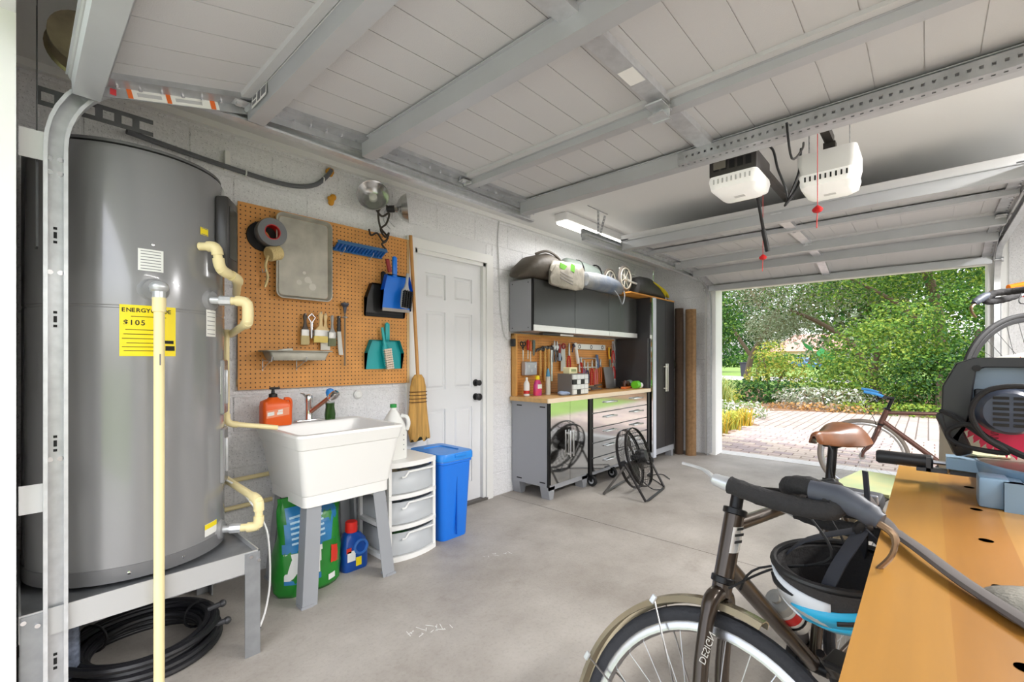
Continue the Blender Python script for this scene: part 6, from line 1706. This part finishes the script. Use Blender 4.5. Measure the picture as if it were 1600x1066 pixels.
MB().ball((0, .1, 0), .018).build('end_knob', M('tan bar', (186, 170, 146), .5), t)
for yy in (-.1, -.9): MB().bb((-.01, yy-.01, -.02), (.09, yy+.01, .0)).build('bracket', galv, t, 0)

# helmet hanging upside-down from the brake hood
hl = T('bike_helmet', 'upturned blue, white and black bicycle helmet hanging from the handlebar', 'helmet', (1.165, .135, .785), rot=(.12, -.05, math.radians(-50)))
def helm(k, z0, z1_, n=40, m=9):
    secs = []
    for j in range(m+1):
        t_ = j/m; th = t_*PI/2*.96
        z = z0+(z1_-z0)*math.sin(th)**1.0
        q = math.cos(th)**.62
        secs.append([(.135*k*q*math.cos(a)*(1+.06*math.cos(a)), .105*k*q*math.sin(a), z) for a in [2*PI*i/n for i in range(n)]])
    return secs
foamb = M('black foam', (46, 44, 44), .8, bump=(120, .3))
so = helm(1.0, .0, -.112); si = helm(.82, .0, -.09)
mb = MB().loft(so, 0, None, False, True)
vs_ = [p for q in (so[0], si[0]) for p in q]
mb.loft([si[0], so[0]], 0, None, False, False)
mb.loft([q[::-1] for q in si], 0, None, False, True)
mb.build('liner', foamb, hl, 50)
hb_ = M('helmet blue', (40, 176, 222), .3); hw_ = M('helmet white', (214, 218, 224), .3)
def strip(name, a0, a1, j0, j1, mt, k=1.03):
    secs = helm(k, -.004, -.142); n = 40; vs = []; fs = []
    aa = [a0+(a1-a0)*i/14 for i in range(15)]
    for i, a in enumerate(aa):
        for w_ in (0, 1):
            t_ = j0(i/14)+(j1(i/14)-j0(i/14))*w_; th = t_*PI/2*.96; z = -.002+(-.116)*math.sin(th); q = max(.05, math.cos(th))**.62
            vs.append((.135*k*q*math.cos(a)*(1+.06*math.cos(a)), .105*k*q*math.sin(a), z))
    for i in range(14): fs.append((2*i, 2*i+1, 2*i+3, 2*i+2))
    o = MB().add(vs, fs).build(name, mt, hl, 60); s_ = o.modifiers.new('thick', 'SOLIDIFY'); s_.thickness = .007
R_D = math.radians
for q in (0, 180):
    strip('white_shell', R_D(-215+q), R_D(-125+q), lambda s_: .02+.10*s_, lambda s_: .30+.2*s_, hw_)
    strip('white_shell', R_D(-205+q), R_D(-160+q), lambda s_: .42+.1*s_, lambda s_: .56+.08*s_, hw_)
    strip('blue_shell', R_D(-165+q), R_D(-50+q), lambda s_: .34-.32*s_, lambda s_: .62-.38*s_, hb_)
    strip('blue_shell', R_D(-190+q), R_D(-40+q), lambda s_: .60-.2*s_, lambda s_: .86-.2*s_, hb_)
strip('vent', R_D(-196), R_D(-158), lambda s_: .12+.06*s_, lambda s_: .24-.06*s_, black, 1.055)
strip('vent', R_D(-120), R_D(-60), lambda s_: .34-.2*s_, lambda s_: .40-.2*s_, black, 1.055)
strip('blue_shell', R_D(-60), R_D(60), lambda s_: .84, lambda s_: .97, hb_)
MB().tube([(.128*math.cos(a), .098*math.sin(a), .006) for a in [2*PI*i/36 for i in range(36)]], .007, 8, closed=True).build('rim_trim', black, hl)
strapm = M('navy webbing', (44, 46, 54), .8)
knot = V(.02, -.03, .10)
for (x_, y_) in ((.09, .07), (-.08, .075), (.085, -.072), (-.08, -.07)):
    MB().tube(smoothpath([(x_, y_, -.02), (x_*.7+.01, y_*.7-.01, .04), knot], 4), .015, 6, flat=.2).build('strap', strapm, hl)
MB().lathe([(.018, -.004), (.018, .004), (.01, .008), (0, .008)], 16, 0, Matrix.Translation(knot) @ Matrix.Rotation(PI/2, 4, 'X')).build('buckle', black, hl)
MB().tube(smoothpath([knot, knot+V(.0, -.01, .05), knot+V(.0, .0, .12)], 4), .008, 6, flat=.3).build('strap', strapm, hl)
MB().rbox((.0, 0, -.085), (.09, .05, .02), .008, 2).build('pad', M('grey pad', (120, 124, 132), .9), hl)
# ================================================================ outdoors
lawn = M('lawn', (112, 140, 58), .9, var=(.6, .25), bump=(30, .3))
mulch = M('mulch soil', (128, 98, 72), .95, var=(6, .35), bump=(40, .6))
drive = M('far paver', (188, 172, 160), .8)
def brick_nodes(m):
    nt = m.node_tree; b = nt.nodes['Principled BSDF']; tc = nt.nodes.new('ShaderNodeTexCoord')
    mp = nt.nodes.new('ShaderNodeMapping'); nt.links.new(tc.outputs['Object'], mp.inputs[0])
    br = nt.nodes.new('ShaderNodeTexBrick'); nt.links.new(mp.outputs[0], br.inputs['Vector'])
    br.inputs['Color1'].default_value = lin((176, 160, 150))+(1,); br.inputs['Color2'].default_value = lin((152, 138, 132))+(1,); br.inputs['Mortar'].default_value = lin((96, 86, 78))+(1,)
    br.inputs['Scale'].default_value = 1; br.inputs['Mortar Size'].default_value = .010; br.inputs['Brick Width'].default_value = .22; br.inputs['Row Height'].default_value = .15
    nt.links.new(br.outputs['Color'], b.inputs['Base Color'])
brick_nodes(drive)
struct(MB().bb((-40, -60, -.30), (160, 70, -.045)).build('ground', lawn, None, 0))
struct(MB().bb((-9, -1.6, -.2), (-.25, 3.6, -.012)).build('apron', M('apron concrete', (180, 178, 174), .8, var=(2, .12)), None, 0))
# driveway: individually laid pavers near the sill, material beyond
dw = struct(MB().prism([(6.30, -1.1), (12.9, -1.6), (13.5, 1.0), (12.2, 3.2), (12.5, 9.0), (10.9, 9.0), (10.6, 3.2), (9.3, 2.35), (8.0, 2.45), (6.30, 2.55)], .16, 0, Matrix.Translation((0, 0, -.185))).build('driveway', drive, None, 0))
pm = [M('paver rose', (174, 156, 148), .8, var=(9, .1)), M('paver tan', (180, 166, 154), .8, var=(9, .1)), M('paver mauve', (156, 142, 140), .8, var=(9, .1))]
pw, ph = .225, .15
base_ = [MB().rbox((0, 0, 0), (ph-.012, pw-.012, .05), .006, 1).build('paver', m_, dw, 30) for m_ in pm]
for b_ in base_: b_.location = (0, 0, -.2)
cnt = 0; first = [True]*3
for i in range(19):
    for j in range(16):
        x_ = 6.45+i*ph; y_ = -.85+j*pw+(pw/2 if i % 2 else 0)
        if y_ > 2.5: continue
        k = rnd.randrange(3)
        if first[k]: o = base_[k]; first[k] = False
        else: o = bpy.data.objects.new('paver', base_[k].data); C.objects.link(o); o.parent = dw
        o.location = (x_, y_, -.022+rnd.uniform(-.001, .0015)); cnt += 1
struct(MB().prism([(6.30, 2.5), (8.0, 2.42), (9.4, 2.33), (10.6, 3.15), (10.9, 9), (16, 12), (6.3, 9)], .08, 0, Matrix.Translation((0, 0, -.09))).build('planting_bed', mulch, None, 0))
struct(MB().prism([(13.4, .9), (12.3, 3.2), (12.6, 9), (19, 9), (22, 3), (22, -8), (12.9, -8), (12.9, -1.5)], .06, 0, Matrix.Translation((0, 0, -.08))).build('garden_bed', mulch, None, 0))
struct(MB().bb((30, -40, -.09), (37, 60, -.03)).build('street', M('street asphalt', (176, 172, 168), .9), None, 0))

def leafmesh(mb, pos, size, nrm, m, asp=.5, curl=.15):
    n_ = Vector(nrm).normalized(); a = Vector((rnd.gauss(0, 1), rnd.gauss(0, 1), rnd.gauss(0, .7)))
    a = (a-n_*a.dot(n_)); a.normalize() if a.length > 1e-6 else None
    b = n_.cross(a)*size*asp*.5; a = a*size
    p = Vector(pos)
    mb.add([p, p+a*.5+b+n_*curl*size*.3, p+a-n_*curl*size, p+a*.5-b+n_*curl*size*.3], [(0, 1, 2, 3)], m)
def crown(blobs, n, size, seed, asp=.5, shell=.55, nm=3, low=-1e9):
    rnd.seed(seed); mb = MB()
    tot = sum(b[3]*b[4]+b[3]*b[5]+b[4]*b[5] for b in blobs)
    for (x_, y_, z_, a, b, c) in blobs:
        k = int(n*(a*b+a*c+b*c)/tot)
        for _ in range(k):
            d_ = Vector((rnd.gauss(0, 1), rnd.gauss(0, 1), rnd.gauss(0, 1))).normalized()
            q = shell+(1-shell)*rnd.random()**.5
            bump = 1+.12*math.sin(d_.x*7+x_*3)*math.sin(d_.y*6+z_*2)+.08*math.sin(d_.z*11+y_)
            p = V(x_+d_.x*a*q*bump, y_+d_.y*b*q*bump, z_+d_.z*c*q*bump)
            if p.z < low: continue
            n_ = d_*.8+Vector((rnd.gauss(0, .6), rnd.gauss(0, .6), rnd.gauss(0, .6)+.35))
            leafmesh(mb, p, size*rnd.uniform(.6, 1.3), n_, rnd.randrange(nm), asp)
    return mb
def leafm(name, c): 
    m = M(name, c, .55, spec=.3)
    nt = m.node_tree
    if 'tl' not in nt.nodes:
        b = nt.nodes['Principled BSDF']; tl_ = nt.nodes.new('ShaderNodeBsdfTranslucent'); tl_.name = 'tl'; tl_.inputs['Color'].default_value = tuple(min(1, x*1.1) for x in lin(c))+(1,)
        mx = nt.nodes.new('ShaderNodeMixShader'); mx.inputs[0].default_value = .35
        out = nt.nodes['Material Output']
        nt.links.new(b.outputs[0], mx.inputs[1]); nt.links.new(tl_.outputs[0], mx.inputs[2]); nt.links.new(mx.outputs[0], out.inputs['Surface'])
    return m
G1 = [leafm('leaf bright', (112, 146, 56)), leafm('leaf mid', (74, 114, 44)), leafm('leaf deep', (48, 88, 38))]
G2 = [leafm('leaf lime', (146, 164, 66)), leafm('leaf fresh', (104, 138, 50)), leafm('leaf mid', (74, 114, 44))]
G3 = [leafm('leaf deep', (48, 88, 38)), leafm('leaf forest', (38, 76, 36)), leafm('leaf mid', (74, 114, 44))]
GS = [leafm('leaf silver', (172, 182, 158)), leafm('leaf sage', (140, 150, 124)), leafm('leaf olive', (122, 120, 88))]
GY = [leafm('leaf yellow', (190, 180, 84)), leafm('leaf lime', (146, 164, 66)), leafm('leaf fresh', (104, 138, 50))]
GB = [leafm('leaf brown', (150, 132, 112)), leafm('leaf twig', (132, 120, 104)), leafm('leaf olive', (122, 120, 88))]
bark = M('bark', (104, 88, 74), .9, bump=(20, .6))
def tree(name, label, cat, base, blobs, n, size, mats, seed, trunk=None, asp=.5, shell=.5, group=None, low=-1e9):
    t = T(name, label, cat, base, group=group)
    crown(blobs, n, size, seed, asp, shell, len(mats), low).build('foliage', mats, t, 0)
    for tr_p in (trunk or []):
        k = len(tr_p[0])
        MB().tube(smoothpath(tr_p[0], 4), [tr_p[1]*(1-.6*i/((k-1)*4)) for i in range((k-1)*4+1)], 8).build('trunk' if tr_p[1] > .09 else 'branch', bark, t)
    return t
# tall hedge bushes on the right
tree('hedge_bush', 'large light green bush in front, right of the driveway', 'bush', (15.0, .95, -.04), [(0, 0, 1.15, 1.3, 1.25, 1.25), (.2, -.5, 1.9, 1.0, 1.0, .9), (-.2, .7, .6, 1.0, .9, .8)], 11000, .085, G2, 1, [([(0, 0, 0), (.1, .1, .8), (.1, 0, 1.6)], .12)], .55, .6)
tree('hedge_bush', 'dense mid green bush beside the right edge of the opening', 'bush', (15.6, -.9, -.04), [(0, 0, 1.5, 1.5, 1.5, 1.7), (.2, -1.2, 1.7, 1.4, 1.4, 2.0), (-.3, .6, .7, 1.1, 1.1, 1.0)], 14000, .085, G1, 2, [([(0, 0, 0), (.1, .1, 1), (0, 0, 2)], .12)], .55, .6)
tree('hedge_bush', 'darker green bush behind the brown bicycle', 'bush', (14.2, -.2, -.04), [(0, 0, .6, .9, 1.1, .9), (.2, -1.0, .8, .9, 1.2, 1.0)], 7000, .08, G3+G1[:1], 3, [([(0, 0, 0), (.1, 0, .6), (0, 0, .9)], .10)], .55, .6)
tree('garden_tree', 'leafy tree spreading feathery branches over the right hedge', 'tree', (19.5, -.5, -.04), [(0, 0, 4.6, 3.2, 3.0, 1.5), (-1.2, 1.6, 4.0, 2.0, 2.2, 1.1), (-.5, -1.8, 4.2, 2.2, 2.0, 1.8), (-1, .2, 5.8, 3.0, 3.4, 1.6)], 16000, .13, G2+G1, 4, [([(0, 0, 0), (.1, .2, 1.8), (-.3, .4, 3.4), (-.6, .8, 4.8)], .22), ([(0, .2, 1.8), (-.8, 1.2, 3.0), (-1.4, 2.4, 3.9)], .1)], .4, .2)
tree('garden_tree', 'greenish feathery tree above the middle of the opening', 'tree', (21.5, 2.6, -.04), [(0, 0, 4.9, 2.0, 2.0, 1.2), (-.5, 1.0, 3.8, 1.4, 1.6, .9), (0, -1.2, 4.4, 1.6, 1.6, 1.1)], 9000, .12, G1+GS, 5, [([(.3, -1.2, 0), (.2, -.6, 1.6), (0, .4, 2.6), (-.2, 1.6, 3.3)], .14)], .4, .2)
tree('garden_tree', 'grey-brown twiggy tree behind the yellow shrub', 'tree', (23.5, 5.2, -.04), [(0, 0, 4.6, 2.6, 2.2, 1.9), (.5, -1.8, 5.0, 2.2, 2.2, 1.7), (0, 1.5, 5.2, 2.0, 2.0, 1.6)], 14000, .11, GB+GS, 6, [([(0, 1.2, 0), (.1, 1.0, 1.4), (.2, .4, 2.6), (0, -.5, 4.4)], .16), ([(.1, 1.0, 1.4), (0, 1.8, 2.8), (-.3, 2.2, 4.2)], .1), ([(.2, .4, 2.4), (.2, -1.0, 3.4), (0, -2.0, 4.8)], .08)], .35, .1)
tree('garden_tree', 'silver leafed olive tree left of the far house', 'tree', (22.0, 5.0, -.04), [(0, 0, 2.6, 1.3, 1.2, .8), (.2, -.8, 2.9, 1.0, 1.0, .7)], 5000, .10, GS, 7, [([(0, .6, 0), (.05, .5, 1.0), (0, .1, 2.2)], .10)], .4, .3)
tree('garden_tree', 'dark green leafy tree at the left jamb of the opening', 'tree', (17.5, 6.1, -.04), [(0, 0, 3.3, 1.3, 1.2, 1.5), (.3, .4, 4.8, 1.6, 1.5, 1.2), (-.2, -.3, 2.4, 1.0, .9, .8)], 9000, .11, G3+G1[:2], 8, [([(.2, .5, 0), (.1, .4, 1.5), (0, 0, 3.2)], .14)], .55, .4)
tree('shrub', 'yellow-green leggy shrub in the garden bed beyond the driveway', 'shrub', (15.6, 3.55, -.04), [(0, 0, 1.3, .6, .5, .6), (.2, -.5, .9, .6, .5, .5), (-.1, .35, .7, .5, .4, .4)], 2600, .085, GY, 9, [([(0, 0, 0), (.05, .1, .6), (0, .2, 1.3)], .05), ([(0, 0, 0), (.1, -.2, .6), (.1, -.4, 1.1)], .05)], .5, .3)
tree('shrub', 'low dark green shrub below the yellow shrub', 'shrub', (14.6, 3.6, -.04), [(0, 0, .3, .7, 1.3, .4)], 1400, .12, G3, 10, [([(0, 0, 0), (0, 0, .3), (0, .1, .4)], .04)])
tree('shrub', 'low grey-green shrub with pale flowers behind the driveway', 'shrub', (13.9, 2.0, -.04), [(0, 0, .25, .5, 1.1, .32)], 1400, .10, GS+[leafm('petal white', (232, 230, 224))], 11, [([(0, 0, 0), (0, 0, .3), (0, .1, .4)], .04)])
tree('shrub', 'lime ground cover at the foot of the right hedge', 'shrub', (13.3, .2, -.04), [(0, 0, .1, .35, 1.6, .2)], 1300, .09, GY[1:], 12)
tree('shrub', 'orange-brown dry ground cover along the driveway edge', 'shrub', (13.2, 1.9, -.04), [(0, 0, .06, .3, 1.3, .14)], 900, .09, [leafm('dry orange', (196, 150, 92)), leafm('leaf brown', (150, 132, 112))], 13)
tree('flower_bush', 'white flowering plant beside the left jamb', 'flower', (9.3, 3.0, -.03), [(0, 0, .22, .55, .5, .25), (1.3, -.1, .16, .5, .45, .2)], 1600, .07, [leafm('petal white', (232, 230, 224)), leafm('leaf fresh', (104, 138, 50)), leafm('leaf sage', (140, 150, 124))], 14)
tree('flower_bush', 'yellow flowering plant behind the white flowers', 'flower', (12.6, 4.5, -.03), [(0, 0, .25, .6, 1.0, .32)], 1500, .09, GY, 15)
# grasses: arching blades
def grass(label, base, n, h, spread, mats, seed):
    rnd.seed(seed); t = T('grass_clump', label, 'grass', base, group='ornamental grass clumps in the left bed')
    mb = MB()
    for _ in range(n):
        a = rnd.uniform(0, 2*PI); L_ = h*rnd.uniform(.6, 1.1); q = rnd.uniform(.2, 1)*spread; w_ = .006+.006*rnd.random()
        s_ = V(-math.sin(a), math.cos(a), 0)*w_; d_ = V(math.cos(a), math.sin(a), 0)
        o_ = V(rnd.gauss(0, spread*.25), rnd.gauss(0, spread*.25), 0)
        P = [o_, o_+d_*q*.3+V(0, 0, L_*.6), o_+d_*q*.7+V(0, 0, L_*.9), o_+d_*q+V(0, 0, L_*.8)]
        vs = []
        for i, p in enumerate(P): k = (1, .9, .6, .1)[i]; vs += [p-s_*k, p+s_*k]
        mb.add(vs, [(2*i, 2*i+1, 2*i+3, 2*i+2) for i in range(3)], rnd.randrange(len(mats)))
    mb.build('blades', mats, t, 0)
YG = [leafm('blade gold', (214, 180, 66)), leafm('blade lime', (190, 196, 90)), leafm('blade olive', (150, 150, 70))]
GG = [leafm('blade green', (134, 160, 84)), leafm('blade pale', (178, 190, 126)), leafm('blade olive', (150, 150, 70))]
gl = ['nearest the sill', 'second from the sill', 'third from the sill', 'fourth from the sill', 'fifth from the sill', 'furthest from the sill']
for i, (x_, y_) in enumerate(((6.75, 2.55), (7.15, 2.62), (7.55, 2.58), (8.0, 2.62), (8.5, 2.55), (9.1, 2.52))): grass('golden striped grass clump along the paver edge, '+gl[i], (x_, y_, -.02), 130, .36, .26, YG, 20+i)
for i, (x_, y_, lb) in enumerate(((10.4, 4.05, 'tall pale green grass clump by the left jamb'), (11.3, 4.2, 'tall pale green grass clump behind the white flowers'), (11.9, 3.9, 'tall green grass clump beside the yellow flowers'))): grass(lb, (x_, y_, -.03), 260, .85, .55, GG, 40+i)
# big-leaf plant
t = T('banana_plant', 'big paddle-leafed green plant in front of the far house', 'plant', (17.6, 2.45, -.04))
for i, (a, h_, l_) in enumerate(((.3, 1.3, .7), (2.2, 1.5, .7), (3.5, 1.2, .6), (5.0, 1.0, .6), (1.2, .9, .5))):
    d_ = V(math.cos(a), math.sin(a), 0)
    s0 = V(0, 0, 0); s1 = d_*.15+V(0, 0, h_*.6); s2 = d_*.35+V(0, 0, h_)
    MB().tube([s0, s1, s2], .02, 6).build('stem', leafm('stem green', (110, 150, 90)), t)
    w_ = V(-d_.y, d_.x, 0)*.17; vs = [s2]; e = s2+d_*l_*.5+V(0, 0, l_*.5)
    m1 = s2*.65+e*.35; m2 = s2*.3+e*.7
    MB().add([s2, m1+w_, m2+w_*.8, e, m2-w_*.8, m1-w_], [(0, 1, 2, 3), (0, 3, 4, 5)]).build('leaf', leafm('paddle green', (64, 150, 84)), t, 0)
# far hedge, bin, cars, house
tree('clipped_hedge', 'long clipped green hedge across the street', 'hedge', (79, 26, -.04), [(0, -7, 1.0, 1.6, 13, 1.1), (0, 10, 1.0, 1.6, 13, 1.1)], 6000, .45, G1, 16, None, .6, .6)
tb = T('wheelie_bin', 'dark wheeled rubbish bin standing by the street', 'bin', (36.2, 9.9, -.03))
MB().loft([rrect(.45, .5, .05, 0, 3), rrect(.6, .65, .06, .95, 3)]).build('body', M('bin charcoal', (60, 60, 68), .6), tb); MB().rbox((0, 0, 1.0), (.68, .74, .10), .03, 2).build('lid', M('bin lid', (44, 46, 56), .6), tb)
for q in (-1, 1): MB().cyl((.22, q*.25, .12), (.22, q*.32, .12), .12, n=16).build('wheel', rubber, tb)
def car(label, loc, rz, mt):
    t = T('parked_car', label, 'car', loc, rz)
    side = [(-2.2, .35), (-2.25, .7), (-1.7, .95), (-1.2, 1.42), (.5, 1.48), (1.2, 1.0), (2.1, .85), (2.25, .5), (2.2, .3)]
    MB().prism([(x_, z_) for x_, z_ in side], 1.7, 0, Matrix.Translation((0, .85, 0)) @ Matrix.Rotation(PI/2, 4, 'X')).build('body', mt, t, 30)
    for q in (-1, 1): MB().prism([(-1.45, .98), (-1.1, 1.36), (.45, 1.40), (1.0, .98)], .02, 0, Matrix.Translation((0, q*.86+.01, 0)) @ Matrix.Rotation(PI/2, 4, 'X')).build('window', M('car glass', (30, 36, 44), .1), t, 0)
    MB().add([(-1.25, -.7, 1.36), (-1.25, .7, 1.36), (-1.72, .75, .98), (-1.72, -.75, .98)], [(0, 1, 2, 3)]).build('rear_window', M('car glass', (30, 36, 44), .1), t, 0)
    for x_ in (-1.4, 1.4):
        for q in (-1, 1): MB().cyl((x_, q*.7, .33), (x_, q*.87, .33), .33, n=20).build('wheel', rubber, t)
    for q in (-1, 1): MB().box((-2.24, q*.65, .75), (.04, .3, .16)).build('tail_light', redp, t, 0)
car('blue car parked in front of the far house', (68, 11.6, 0), math.radians(35), M('car blue', (92, 130, 190), .25, .4))
car('dark car parked beyond the clipped hedge', (84, 30, 0), math.radians(80), M('car navy', (52, 62, 84), .25, .4))
car('white car parked beyond the clipped hedge', (84, 37, 0), math.radians(80), M('car white', (226, 228, 232), .25, .2))
hs_ = T('house', 'low pink-roofed house seen between the trees', 'house', (107, 17.0, -.03), rz=math.radians(10))
MB().bb((0, -7, 0), (10, 7, 3.0)).build('wall', M('house stucco', (214, 186, 156), .8), hs_, 0)
MB().add([(-.8, -7.8, 2.9), (-.8, 7.8, 2.9), (10.8, 7.8, 2.9), (10.8, -7.8, 2.9), (5, -3, 6.5), (5, 3, 6.5)], [(0, 4, 5, 1), (1, 5, 2), (2, 5, 4, 3), (3, 4, 0), (0, 1, 2, 3)]).build('roof', M('pink roof tile', (176, 132, 122), .8, var=(3, .1)), hs_, 0)
for y_ in (-5, -1.5, 2, 5.2):
    w = MB().bb((-.08, y_-1, .9), (.0, y_+1, 2.3)).build('window', M('house trim', (236, 234, 230), .6), hs_, 0)
    MB().bb((-.1, y_-.85, 1.0), (-.08, y_+.85, 2.2)).build('pane', M('dark pane', (60, 66, 76), .1), w, 0)
# background trees and the near-side lawn trees
rr = random.Random(77)
places = [(46, 24, 'far tree at the left end of the street row'), (48, 17.5, 'far tree standing on the street lawn'), (33, 2.5, 'far tree behind the middle of the garden'), (31, -4, 'far tree behind the right hedge'), (30, -9, 'far tree at the right end of the row'), (140, 66, 'distant tree beyond the white car'), (142, 36, 'distant tree behind the house, left'), (142, 8, 'distant tree behind the house, right')]
for i, (x_, y_, lb) in enumerate(places):
    s_ = 1 if i < 5 else 2.2
    h0 = 5.5*s_
    tree('background_tree', lb, 'tree', (x_, y_, -.04), [(0, 0, h0+1.0*s_, 3.4*s_, 3.6*s_, 2.6*s_), (0, 1.5*s_, h0-1.2*s_, 2.6*s_, 2.6*s_, 1.6*s_), (0, -2*s_, h0-.6*s_, 2.6*s_, 2.6*s_, 1.9*s_), (0, 0, h0+4*s_, 3*s_, 3.4*s_, 2.4*s_), (.5*s_, 0, 2.0*s_, 2.4*s_, 3.8*s_, 1.9*s_)], 9500, .34*s_, (G1, G3, GS+G1, G1+G2, G3)[i % 5], 60+i, [([(0, 0, 0), (.1, .1, 2*s_), (0, 0, h0)], .22*s_)], .55, .35, group='background trees')
